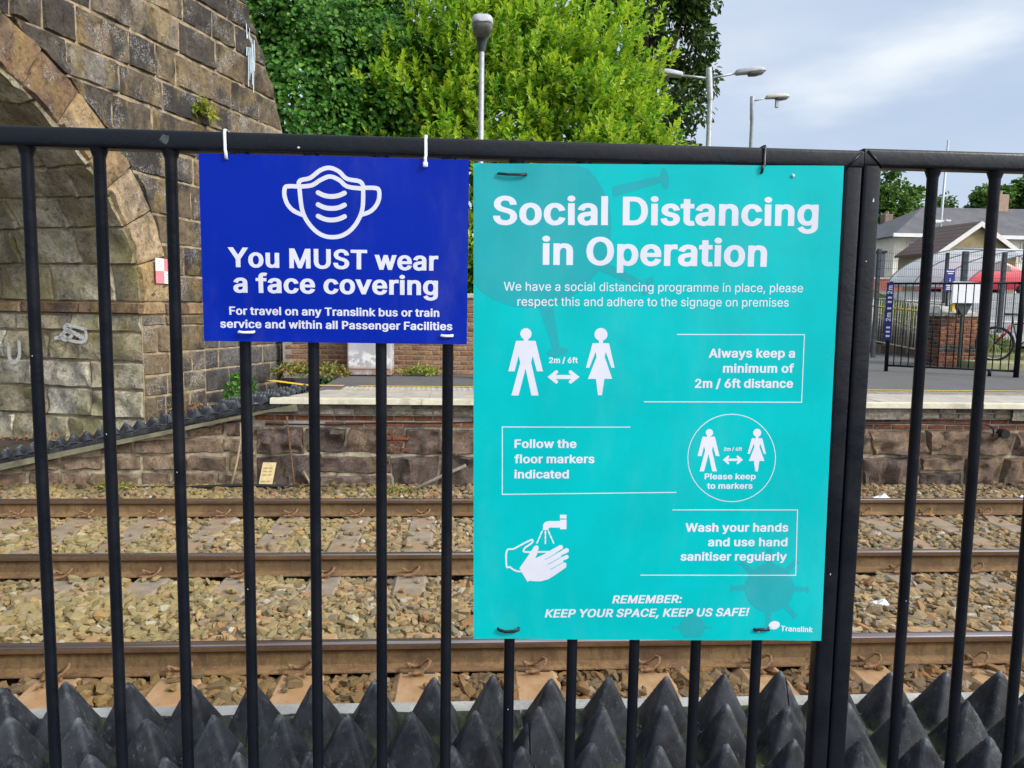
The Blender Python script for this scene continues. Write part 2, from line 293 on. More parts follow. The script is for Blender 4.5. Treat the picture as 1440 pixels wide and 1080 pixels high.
# lettering outlines and sign layouts (metres on the sign plane)
GB={" ":[188,[]],"!":[223,[[82,-20,111,-21,134,-14,153,-2,169,19,173,43,169,64,153,84,129,98,99,104,69,98,54,92,42,83,35,76,26,61,23,52,23,31,28,16,34,7,57,-11],[37,145,42,143,157,145,162,466,162,520,162,524,159,525,39,525,34,523]]],",":[215,[[3,-135,107,-135,175,88,42,87]]],"/":[276,[[-24,-92,-17,-93,94,-92,268,529,272,544,271,549,160,549,155,547]]],"2":[480,[[34,-16,38,-17,418,-16,419,68,416,74,205,74,205,78,289,168,360,248,392,297,404,326,411,360,411,378,409,398,402,422,389,450,377,466,356,488,338,501,302,519,272,528,224,532,179,528,146,519,110,501,77,473,59,449,49,428,41,404,35,362,35,346,149,345,155,347,160,390,169,414,176,423,188,433,197,438,212,442,236,442,248,439,271,426,286,402,289,384,290,362,283,332,259,294,212,240,35,56]]],"6":[480,[[199,-22,233,-24,269,-20,302,-11,332,4,365,28,380,44,396,68,411,104,418,143,417,188,405,230,384,266,356,293,326,312,284,326,236,331,235,335,372,518,374,525,236,525,94,323,61,266,44,224,34,182,34,140,40,110,46,92,59,65,88,29,116,7,152,-11],[212,67,188,78,169,101,157,134,156,173,163,203,180,230,192,239,206,245,233,248,248,245,263,237,272,229,285,212,295,182,297,164,297,143,288,110,269,82,257,73,242,67,227,66]]],":":[215,[[80,-20,108,-21,131,-14,150,-2,166,19,171,40,166,64,150,84,135,95,120,101,102,104,72,101,54,94,42,86,26,67,20,52,19,40,26,16,33,6,45,-6,60,-14],[76,256,96,254,111,255,126,259,150,273,165,292,171,316,169,331,159,350,138,368,126,374,108,378,75,377,48,365,27,343,21,328,19,316,25,292,33,281,43,271,60,261]]],"A":[507,[[-25,-16,-19,-17,107,-16,156,122,164,125,320,125,324,120,374,-16,505,-16,296,526,180,524],[194,216,191,218,193,224,239,354,287,218,284,216]]],"B":[483,[[30,-16,254,-17,302,-13,338,-5,374,11,401,29,425,56,438,80,447,116,447,156,443,176,432,206,419,226,395,250,367,266,402,296,419,324,425,342,428,366,426,402,417,432,407,450,389,473,362,495,341,507,317,516,266,525,30,524],[158,74,155,80,156,212,263,213,284,207,299,198,308,188,321,164,325,146,325,132,323,120,317,102,302,85,278,77,251,74],[158,302,155,308,155,428,157,434,236,435,257,433,275,429,290,419,303,396,306,368,302,344,296,332,287,320,275,311,257,304,236,302]]],"C":[537,[[241,-22,279,-24,330,-17,369,-5,399,10,417,21,449,50,474,83,492,119,508,173,509,176,504,177,387,177,367,128,355,110,343,98,315,79,297,73,279,70,243,72,216,81,186,102,162,134,146,170,137,206,133,257,137,305,146,341,162,375,186,406,213,426,234,434,270,439,300,435,324,426,345,410,358,395,370,374,387,331,508,332,508,338,498,371,484,410,463,443,435,473,405,495,372,513,348,521,306,530,237,531,198,524,162,512,135,498,108,480,83,458,68,440,43,401,26,359,18,329,13,296,10,260,11,227,17,182,29,140,43,107,60,80,84,50,105,31,135,10,165,-5,195,-15]]],"D":[529,[[30,-16,227,-17,293,-10,332,1,368,17,395,34,416,52,441,80,461,114,476,150,483,174,491,236,490,294,480,348,474,368,459,402,443,428,425,449,393,476,368,493,335,508,308,516,272,523,224,526,30,524],[158,74,155,80,155,432,157,434,161,435,221,435,269,429,299,417,326,395,341,374,356,342,365,306,369,264,368,228,359,176,351,156,339,132,318,108,302,95,275,82,242,76]]],"E":[446,[[30,-16,35,-17,405,-16,404,73,161,74,157,74,155,80,155,206,158,212,380,212,383,212,385,218,385,296,383,303,158,303,155,308,155,428,157,434,401,436,402,440,401,526,30,524]]],"F":[437,[[30,-16,35,-17,155,-16,155,198,158,204,371,204,376,206,376,290,374,295,156,296,155,432,157,434,161,435,398,436,399,440,398,526,30,524]]],"K":[494,[[30,-16,35,-17,155,-16,155,180,164,190,188,209,356,-16,500,-16,498,-10,271,284,272,288,492,516,494,520,350,525,164,327,155,321,155,524,149,526,30,524]]],"M":[655,[[30,-16,35,-17,152,-16,152,242,155,254,265,-16,362,-16,473,255,474,-16,479,-17,597,-16,597,524,593,526,456,524,317,174,314,171,173,524,167,526,32,526]]],"O":[560,[[241,-22,291,-23,342,-14,393,7,426,28,457,59,472,77,490,107,508,149,520,206,523,257,516,326,504,371,491,401,475,428,447,461,426,480,399,498,363,516,336,524,306,530,237,531,198,524,162,512,138,500,108,480,83,458,61,431,45,404,28,368,20,338,13,296,10,260,11,227,20,170,29,140,41,113,62,77,82,53,105,31,135,10,165,-5,195,-15],[258,70,231,75,204,88,186,103,164,131,152,152,143,179,134,227,133,257,137,305,143,332,152,356,173,392,195,414,216,428,234,434,267,439,300,434,321,426,344,410,361,392,381,358,391,332,399,284,400,248,396,203,390,176,381,152,360,116,335,92,312,79,285,71]]],"P":[472,[[30,-16,35,-17,155,-16,155,164,158,169,266,170,299,175,323,182,344,191,368,205,386,219,405,240,419,264,434,306,438,330,437,374,431,402,416,438,405,456,391,470,368,490,344,504,323,513,296,520,260,525,30,524],[158,259,155,264,155,428,157,434,242,435,263,432,284,423,297,410,306,396,314,360,314,336,311,318,305,300,297,284,280,270,263,263,233,259]]],"R":[476,[[30,-16,35,-17,155,-16,155,176,156,180,161,181,219,180,335,-16,477,-16,348,200,350,204,365,212,389,229,411,254,428,288,438,326,438,378,434,398,426,422,417,440,405,458,388,476,368,492,347,504,323,513,299,520,263,525,30,524],[158,272,155,278,155,428,157,434,239,435,260,433,281,426,293,418,306,398,315,362,315,342,311,320,306,306,299,294,287,283,263,274,239,272]]],"S":[474,[[192,-24,252,-25,288,-20,330,-7,360,7,396,35,411,54,426,81,432,96,437,117,438,147,435,171,429,189,412,219,387,244,351,267,324,279,276,295,225,308,177,326,162,336,153,345,149,354,145,369,145,384,149,399,156,412,168,425,180,433,198,439,216,441,237,441,255,438,272,432,285,423,294,414,300,404,312,366,315,361,433,363,429,396,423,420,412,444,387,475,357,498,327,514,303,522,258,531,207,532,174,528,135,517,102,502,72,480,51,458,36,434,29,417,23,396,23,354,32,321,47,297,67,276,99,254,144,233,240,205,282,190,300,178,312,162,315,144,313,120,307,105,298,93,283,81,270,74,249,68,228,66,189,71,159,85,143,105,129,153,6,153,10,117,18,90,35,57,58,30,93,4,117,-7,156,-19]]],"T":[476,[[163,-16,168,-17,286,-16,287,432,288,435,291,435,444,435,447,440,447,522,444,526,2,524,3,436,156,435,161,434,163,432]]],"U":[544,[[228,-24,266,-25,308,-21,347,-12,377,0,401,14,426,33,455,66,471,93,482,129,487,168,487,519,485,526,364,525,363,183,360,150,350,120,332,95,317,83,299,75,266,69,230,72,212,77,191,90,179,103,166,123,157,150,154,177,154,522,152,525,149,526,31,525,30,168,31,150,40,111,55,78,76,48,95,30,116,14,140,0,164,-10,197,-19]]],"W":[713,[[132,-16,138,-17,253,-16,342,299,346,294,433,-16,438,-17,553,-16,708,524,702,526,580,524,498,216,492,198,402,526,283,524,195,200,190,206,106,524,-21,525,-22,522]]],"Y":[499,[[174,-16,180,-17,298,-16,299,204,504,518,507,525,364,524,237,324,108,525,-36,524,173,204]]],"a":[416,[[135,-24,169,-26,199,-22,223,-16,244,-7,247,-15,250,-16,366,-15,366,258,362,297,349,327,328,355,301,375,265,391,235,397,184,401,142,396,106,386,73,369,47,348,31,330,1,282,7,278,115,254,122,261,142,292,151,301,169,310,184,313,211,313,226,307,232,302,239,291,245,273,247,248,238,245,124,228,76,214,52,202,35,189,16,168,6,147,0,117,2,87,9,60,22,36,46,11,67,-3,97,-16],[163,62,142,68,135,72,127,81,123,93,122,105,123,120,129,132,142,142,166,148,244,160,244,123,239,105,228,87,217,76,202,68,178,62]]],"b":[451,[[205,-24,252,-24,282,-19,309,-9,330,2,353,18,369,35,384,55,406,99,415,129,418,153,421,189,419,222,409,270,397,300,385,321,369,342,336,370,303,388,273,397,228,401,186,397,165,391,150,383,144,383,143,519,141,526,24,526,23,-15,27,-17,138,-17,142,-15,142,-6,144,-4,177,-18],[204,66,189,71,177,81,158,108,149,135,144,165,144,213,152,255,170,288,178,297,192,307,207,311,225,313,246,308,258,301,270,288,280,273,289,252,295,225,298,171,292,135,286,117,277,99,263,81,252,72,237,66,219,64]]],"c":[423,[[181,-24,222,-25,252,-21,291,-10,321,5,345,24,366,46,381,70,400,111,399,114,396,116,288,136,267,99,252,80,234,68,207,64,189,66,174,72,156,88,146,102,136,123,128,159,126,186,128,216,136,252,146,273,161,294,174,304,186,310,204,313,234,308,254,294,288,242,396,264,398,267,370,324,358,339,336,360,312,376,285,388,237,400,189,401,150,395,123,385,99,373,81,360,50,330,28,297,13,258,5,216,5,162,10,129,26,84,43,54,58,36,78,18,102,2,123,-9,150,-18]]],"d":[451,[[171,-24,204,-25,234,-22,264,-13,282,-3,283,-15,288,-17,396,-17,402,-15,402,519,400,525,283,525,281,519,281,387,279,382,252,394,216,401,168,400,123,388,96,375,65,351,40,321,23,288,10,249,5,216,4,183,5,159,11,126,17,102,27,79,41,54,57,34,72,18,93,3,126,-13,144,-19],[189,66,174,71,161,81,149,96,140,114,128,159,127,210,136,255,143,270,154,288,162,297,177,307,192,311,210,313,225,310,243,301,255,288,268,267,276,240,280,219,282,189,280,159,276,138,268,111,261,98,248,81,237,72,219,65]]],"e":[431,[[184,-24,222,-25,255,-22,291,-12,318,-1,345,17,368,39,381,57,402,99,402,103,390,106,288,125,268,90,258,78,243,68,213,63,189,66,171,74,153,89,143,102,131,132,128,147,129,151,132,152,396,153,399,153,401,156,401,204,397,246,384,291,366,324,342,352,309,376,273,391,234,400,189,401,147,394,123,386,102,375,78,359,52,333,28,297,17,270,11,249,5,213,5,159,11,126,23,90,45,52,60,34,78,18,102,2,135,-13,156,-19],[249,231,159,234,132,235,129,237,137,264,156,293,171,304,183,310,213,313,228,310,246,300,258,285,268,267,276,240,276,231]]],"f":[281,[[51,-16,56,-17,171,-16,172,308,254,310,257,310,258,314,257,396,173,397,172,432,178,452,185,456,197,457,242,448,249,450,278,528,279,530,275,534,227,544,185,547,152,543,116,531,95,519,83,509,70,494,61,480,52,450,50,398,-22,396,-23,312,50,308]]],"g":[452,[[177,-166,216,-168,252,-164,282,-158,309,-149,342,-131,360,-117,375,-100,390,-73,397,-55,402,-19,402,395,285,396,282,381,246,396,207,401,165,399,138,393,120,387,96,375,66,351,41,323,26,296,17,275,10,251,5,218,4,182,8,143,16,110,25,89,41,62,57,43,78,25,99,11,123,0,150,-8,177,-12,216,-12,240,-8,276,6,281,5,280,-25,271,-52,264,-62,255,-68,237,-76,204,-81,180,-78,168,-73,150,-61,112,-22,108,-20,15,-60,11,-64,42,-103,60,-121,78,-134,123,-155,144,-161],[195,76,174,83,162,91,150,104,141,119,134,137,128,164,127,215,137,257,155,290,168,302,183,309,195,312,216,312,231,308,249,296,268,269,276,245,280,227,282,176,273,131,264,110,253,95,240,84,228,79,216,76]]],"h":[437,[[23,-16,27,-17,143,-16,143,230,146,252,153,275,168,296,189,309,207,312,228,310,240,303,248,296,258,278,265,254,266,-16,270,-17,387,-16,388,240,383,288,370,324,355,348,329,372,309,384,273,396,243,401,201,400,180,396,144,383,143,522,141,526,23,524]]],"i":[194,[[23,-16,28,-17,144,-16,144,390,142,396,28,396,24,396,22,392],[62,428,91,426,112,430,127,437,145,452,155,470,155,494,145,515,133,526,118,534,97,540,70,540,43,531,24,516,16,503,12,492,12,474,15,464,22,454,32,444,46,434]]],"k":[408,[[23,-16,27,-17,143,-16,144,141,150,137,279,-16,411,-15,422,-12,230,212,233,218,406,390,288,396,270,395,150,272,144,269,143,524,138,526,23,524]]],"l":[194,[[17,-16,22,-17,139,-16,139,528,138,531,136,533,22,533,17,530]]],"m":[637,[[23,-16,27,-17,143,-16,143,240,146,264,152,282,165,300,180,309,195,313,210,312,228,303,239,288,244,270,245,-16,249,-17,365,-16,366,258,371,282,384,301,396,309,405,312,423,313,438,310,454,300,462,282,466,260,466,-16,585,-17,586,270,580,306,574,324,562,344,543,366,516,384,495,394,459,402,423,403,387,397,354,384,321,361,288,387,267,396,240,402,207,403,186,400,144,385,141,394,138,396,24,396]]],"n":[437,[[23,-16,27,-17,143,-16,143,230,146,252,153,275,168,296,189,309,207,312,228,310,240,303,248,296,258,278,265,254,266,-16,270,-17,387,-16,388,236,385,270,379,300,370,324,355,348,336,366,309,384,294,390,252,400,201,400,174,394,144,382,142,384,141,394,138,396,24,396]]],"o":[442,[[181,-24,231,-24,264,-19,291,-10,333,14,360,39,372,54,387,78,399,108,409,153,411,192,405,246,396,276,387,297,373,321,357,341,339,357,315,374,276,391,237,400,189,401,150,394,123,385,99,373,81,360,50,330,28,297,13,258,5,216,5,162,10,129,26,84,43,54,58,36,78,18,102,2,123,-9,150,-18],[189,66,180,68,165,79,152,93,140,114,134,132,128,159,127,210,136,252,146,273,158,291,180,308,189,311,213,313,228,310,243,303,258,291,271,270,280,249,286,225,289,201,289,174,285,144,277,117,268,99,254,81,242,72,225,65,204,64]]],"p":[451,[[23,-158,27,-160,143,-158,144,-5,177,-18,210,-25,255,-24,285,-18,321,-3,348,15,369,35,388,61,408,106,418,154,421,190,415,247,403,286,382,325,351,359,327,376,285,394,252,400,216,401,186,397,168,392,144,381,142,394,138,396,27,396,23,394],[201,67,187,73,171,88,161,103,152,124,144,166,143,211,152,256,160,274,173,292,183,301,195,308,210,312,231,312,246,308,261,298,273,285,283,268,295,226,298,208,298,172,288,124,277,100,267,85,252,72,237,66,213,64]]],"r":[286,[[23,-16,27,-17,143,-16,143,240,149,270,155,282,168,296,189,306,207,309,267,303,273,305,273,399,222,402,195,401,171,396,144,386,138,396,24,396]]],"s":[392,[[154,-24,192,-25,228,-21,261,-13,291,0,321,21,339,41,355,69,359,87,361,114,355,144,342,167,327,184,306,199,282,211,237,226,168,242,150,251,141,261,139,282,141,291,146,300,159,310,186,316,207,313,219,307,229,294,248,261,252,258,354,276,362,279,340,324,328,342,312,360,279,382,249,394,231,398,210,401,165,401,126,394,93,382,67,366,44,345,26,318,18,291,18,258,24,234,35,213,57,191,90,170,144,153,213,136,225,131,235,120,238,99,232,81,216,69,192,63,171,63,159,65,141,74,131,87,115,123,111,125,6,109,0,105,17,57,27,41,48,18,69,2,93,-9,120,-18]]],"t":[254,[[144,-20,194,-20,248,-11,226,70,221,72,170,67,161,69,157,79,156,103,156,307,161,310,227,310,233,312,233,394,156,397,156,481,153,487,38,488,34,484,34,397,-23,394,-23,313,-22,310,-19,310,29,310,34,307,34,94,37,67,43,46,56,25,71,9,89,-3,116,-14]]],"u":[437,[[158,-21,204,-21,231,-16,264,-3,267,-3,268,-15,270,-17,381,-17,388,-15,387,394,381,396,270,396,266,393,266,141,262,120,252,96,240,81,225,72,201,67,186,69,167,78,153,97,146,120,143,144,143,393,138,396,27,396,23,393,23,129,26,96,33,72,42,52,57,30,84,5,120,-12]]],"v":[416,[[142,-16,146,-17,247,-16,405,372,413,396,284,395,194,161,105,396,-23,396,-23,390,-16,372]]],"w":[594,[[115,-16,122,-17,222,-16,284,187,346,-16,452,-16,578,374,584,392,582,396,458,395,398,195,338,396,230,395,170,194,110,395,-15,396,-14,384]]],"y":[416,[[70,-161,110,-161,149,-152,167,-144,190,-128,202,-116,217,-95,234,-59,413,395,284,394,194,161,106,394,101,396,-25,394,130,1,129,-8,117,-44,111,-59,101,-71,89,-73,41,-67,38,-71,12,-149,17,-152]]]}
GR={" ":[188,[]],",":[190,[[34,-120,39,-121,87,-120,138,63,140,72,138,73,65,72]]],"W":[689,[[153,0,158,-2,233,0,321,324,340,408,344,414,364,324,452,2,453,0,458,-2,532,0,672,510,668,511,601,510,523,210,494,85,491,86,465,198,382,510,305,511,220,194,194,82,190,90,165,204,84,510,14,510,13,506]]],"a":[392,[[138,-9,182,-10,218,0,248,17,272,46,275,-1,339,0,339,264,336,291,327,318,308,345,284,364,251,379,206,385,185,386,149,382,119,373,89,357,65,337,53,321,38,291,101,272,117,297,140,315,161,325,173,327,209,328,227,325,247,315,260,302,270,282,273,252,270,243,263,236,242,230,128,213,98,205,77,195,56,181,43,165,35,150,28,126,28,90,34,66,44,45,56,29,80,10,110,-3],[161,47,143,50,125,57,115,63,103,75,97,87,95,105,97,123,106,138,122,151,137,157,176,166,230,173,272,184,272,129,266,105,254,84,242,71,218,56,200,50]]],"c":[398,[[183,-9,219,-10,243,-7,276,2,300,14,328,36,343,54,357,78,366,102,360,106,303,118,289,90,266,66,240,53,198,49,174,53,150,66,130,84,115,108,107,132,100,165,101,216,107,246,118,273,133,294,150,310,165,319,186,326,207,328,228,325,243,322,270,308,288,288,303,260,364,276,360,291,348,315,334,333,318,350,285,370,261,379,234,385,192,386,156,380,120,364,97,348,74,324,53,291,38,249,32,213,32,159,38,126,47,99,65,63,94,30,115,15,138,3,156,-3]]],"d":[427,[[172,-9,216,-9,240,-4,255,2,282,22,309,56,312,-2,369,-2,375,0,375,504,375,509,372,511,312,511,308,507,308,330,306,325,291,345,276,361,243,380,219,385,195,386,156,382,129,372,92,348,64,315,44,273,37,249,32,216,32,162,38,126,53,81,78,43,108,16,132,2],[183,51,159,59,144,70,127,87,115,108,106,132,101,159,99,186,101,219,107,246,115,270,128,291,141,305,156,316,174,323,201,328,222,326,249,318,263,309,281,291,291,276,300,252,307,219,309,189,306,153,300,126,289,99,279,84,261,66,237,53,225,51,204,49]]],"e":[407,[[186,-9,222,-10,252,-7,276,0,297,8,326,27,342,43,357,64,368,90,363,94,306,107,288,79,270,63,240,51,213,48,186,51,153,63,130,81,113,108,107,123,101,147,100,165,102,167,369,168,372,168,374,171,373,222,367,261,358,288,342,318,318,345,291,365,258,379,222,386,180,385,153,379,120,365,96,348,74,324,53,291,37,246,32,213,32,162,37,129,46,99,65,63,94,30,115,15,141,2,159,-4],[201,222,102,223,100,228,103,246,112,270,128,294,138,304,159,318,171,323,195,328,216,328,234,325,249,319,270,305,288,282,300,252,304,237,303,222]]],"g":[428,[[179,-151,231,-152,267,-146,294,-137,318,-124,339,-108,354,-90,367,-64,372,-43,375,-19,375,377,375,380,372,381,312,381,309,323,282,356,266,368,246,379,228,384,204,387,174,385,150,380,117,366,91,347,65,317,44,275,37,251,32,218,31,182,35,143,44,110,52,89,65,68,90,40,117,22,147,10,177,4,213,3,243,9,264,19,284,35,305,62,307,62,308,-10,303,-40,291,-63,281,-73,267,-82,249,-90,225,-95,204,-96,171,-92,138,-77,123,-64,102,-39,49,-67,48,-70,53,-79,71,-103,102,-127,138,-143],[192,62,168,67,148,77,129,94,118,110,107,137,101,164,100,215,104,236,112,263,125,287,135,299,150,312,174,324,195,327,216,327,237,324,261,312,276,298,289,281,301,254,307,227,309,176,303,140,297,122,286,101,273,86,255,73,234,64,216,61]]],"h":[413,[[50,0,54,-2,116,0,116,230,122,266,134,290,153,310,174,321,204,327,231,325,258,314,271,302,280,290,289,270,293,246,293,0,357,-2,360,0,361,2,361,236,355,288,342,324,325,348,303,366,279,378,240,386,204,385,171,375,149,362,135,350,117,330,116,506,114,511,50,510]]],"i":[169,[[50,0,55,-2,116,0,115,381,55,381,51,380,50,378],[68,444,88,441,103,445,118,455,127,470,129,486,125,500,115,514,103,522,85,526,67,523,55,516,42,500,38,482,42,468,52,453]]],"l":[169,[[44,0,108,-2,112,0,112,2,112,512,112,516,108,518,48,518,44,516]]],"m":[612,[[50,0,54,-2,116,0,116,240,119,264,128,288,142,306,165,321,192,328,216,327,240,318,259,300,268,282,272,258,272,0,276,-2,338,0,338,254,341,272,354,299,372,316,399,327,426,328,453,321,471,311,481,300,491,276,493,258,493,0,558,-2,559,270,556,294,550,314,534,343,525,354,510,366,486,379,456,387,423,388,390,381,360,366,336,346,318,320,300,350,276,373,258,382,237,387,210,388,180,382,159,372,138,355,117,329,115,378,112,380,51,381]]],"n":[412,[[50,0,54,-2,116,0,116,230,122,266,134,290,153,310,174,321,204,327,231,325,258,314,271,302,280,290,289,270,293,246,293,0,297,-2,360,0,361,236,358,276,351,302,342,324,330,342,312,360,291,373,267,382,243,386,204,385,171,375,150,363,135,350,117,327,115,332,115,378,112,380,51,380]]],"o":[418,[[183,-9,231,-9,258,-4,294,11,321,30,346,57,361,81,372,108,381,147,384,192,379,243,370,273,351,312,327,341,300,362,279,373,234,385,192,386,156,380,120,364,97,348,74,324,53,291,38,249,32,213,32,159,38,126,47,99,65,63,94,30,115,15,138,3,156,-3],[183,51,159,60,138,75,126,91,113,114,104,144,100,165,99,192,104,231,110,255,122,279,135,297,150,310,165,319,186,326,210,328,231,326,252,319,270,308,288,288,297,273,310,240,315,210,316,174,313,150,306,123,297,102,285,84,270,69,249,56,228,50,198,49]]],"p":[427,[[50,-143,54,-145,116,-143,117,52,120,52,135,31,147,18,174,1,192,-6,213,-10,252,-9,276,-4,294,3,324,21,352,49,373,85,388,133,394,187,391,223,382,268,370,298,348,332,332,349,315,362,294,373,276,380,237,386,207,385,183,380,168,373,147,359,117,323,115,328,114,379,108,381,54,381,50,379],[198,51,174,60,153,76,141,91,128,115,122,136,117,166,116,199,119,229,125,256,134,277,147,295,159,307,177,319,195,325,219,327,240,326,261,320,276,311,297,290,307,274,319,244,325,208,325,172,322,151,313,118,306,103,297,88,279,68,261,57,243,51,219,49]]],"r":[262,[[50,0,54,-2,116,0,116,240,122,270,129,284,142,300,159,312,171,318,207,324,243,320,246,322,247,380,246,384,243,386,210,387,186,384,168,378,139,360,129,350,117,332,115,338,115,378,112,380,51,380]]],"s":[368,[[156,-9,189,-10,222,-7,255,2,279,14,300,30,312,43,325,63,332,84,334,111,331,132,321,156,306,175,285,190,252,205,147,233,126,245,117,255,113,264,113,288,123,306,144,322,171,329,186,331,204,329,230,321,251,303,267,275,326,288,325,297,316,318,300,342,288,354,258,373,228,383,207,386,168,386,132,379,108,370,84,355,63,333,54,318,45,291,45,258,50,237,62,216,84,195,120,176,228,148,251,135,262,120,265,99,263,90,255,75,231,57,213,51,195,48,156,50,141,54,126,62,114,72,107,81,97,105,93,108,36,97,33,95,38,75,47,54,60,36,72,24,90,11,108,3,129,-4]]],"t":[230,[[147,-5,191,-5,216,1,203,55,173,52,152,54,139,61,131,79,129,103,129,322,134,325,204,325,207,331,206,379,131,381,129,385,128,471,122,473,65,473,61,469,61,382,5,381,4,328,5,325,8,325,56,325,61,322,61,94,67,55,76,37,92,18,116,3]]],"v":[392,[[160,0,165,-2,229,0,372,372,373,380,303,380,221,156,195,74,168,156,87,380,16,380,17,372]]]}
TXT= [('b', 'You MUST wear', (-0.3616, 1.0894), (-0.0427, 1.0894), 0.0298, 'B', 0), ('b', 'a face covering', (-0.3543, 1.0508), (-0.0429, 1.0516), 0.0299, 'B', 0), ('b', 'For travel on any Translink bus or train', (-0.3615, 1.017), (-0.0407, 1.0183), 0.0126, 'B', 0), ('b', 'service and within all Passenger Facilities', (-0.3757, 0.9969), (-0.0203, 0.9977), 0.0126, 'B', 0), ('g', 'Social Distancing', (0.0414, 1.1615), (0.5577, 1.1707), 0.0439, 'B', 0), ('g', 'in Operation', (0.1187, 1.1016), (0.4775, 1.1052), 0.0437, 'B', 0), ('g', 'We have a social distancing programme in place, please', (0.0593, 1.0607), (0.5391, 1.066), 0.0137, 'R', 0), ('g', 'respect this and adhere to the signage on premises', (0.0811, 1.0375), (0.5168, 1.0428), 0.0138, 'R', 0), ('g', '2m / 6ft', (0.1325, 0.9481), (0.1784, 0.9486), 0.0092, 'B', 0), ('g', 'Follow the', (0.0798, 0.812), (0.1794, 0.8123), 0.0138, 'B', 0), ('g', 'floor markers', (0.0799, 0.7873), (0.2091, 0.7876), 0.0139, 'B', 0), ('g', 'indicated', (0.0803, 0.7625), (0.1681, 0.7626), 0.0139, 'B', 0), ('g', 'Always keep a', (0.3897, 0.9594), (0.5317, 0.961), 0.0145, 'B', 0), ('g', 'minimum of', (0.414, 0.9354), (0.5314, 0.9365), 0.0145, 'B', 0), ('g', '2m / 6ft distance', (0.3691, 0.9105), (0.5312, 0.9119), 0.0146, 'B', 0), ('g', 'Please keep', (0.391, 0.7609), (0.4764, 0.761), 0.0098, 'B', 0), ('g', 'to markers', (0.3956, 0.7453), (0.4719, 0.7453), 0.0098, 'B', 0), ('g', '2m / 6ft', (0.4211, 0.8082), (0.4514, 0.8083), 0.0058, 'B', 0), ('g', 'Wash your hands', (0.3623, 0.6736), (0.5355, 0.673), 0.0144, 'B', 0), ('g', 'and use hand', (0.4011, 0.649), (0.5352, 0.6483), 0.0144, 'B', 0), ('g', 'sanitiser regularly', (0.356, 0.625), (0.5354, 0.6238), 0.0144, 'B', 0), ('g', 'REMEMBER:', (0.2446, 0.5533), (0.3597, 0.5531), 0.0137, 'B', 0.21), ('g', 'KEEP YOUR SPACE, KEEP US SAFE!', (0.1339, 0.5303), (0.4738, 0.5294), 0.014, 'B', 0.21), ('g', 'Translink', (0.5314, 0.5024), (0.5865, 0.5001), 0.0091, 'B', 0)]
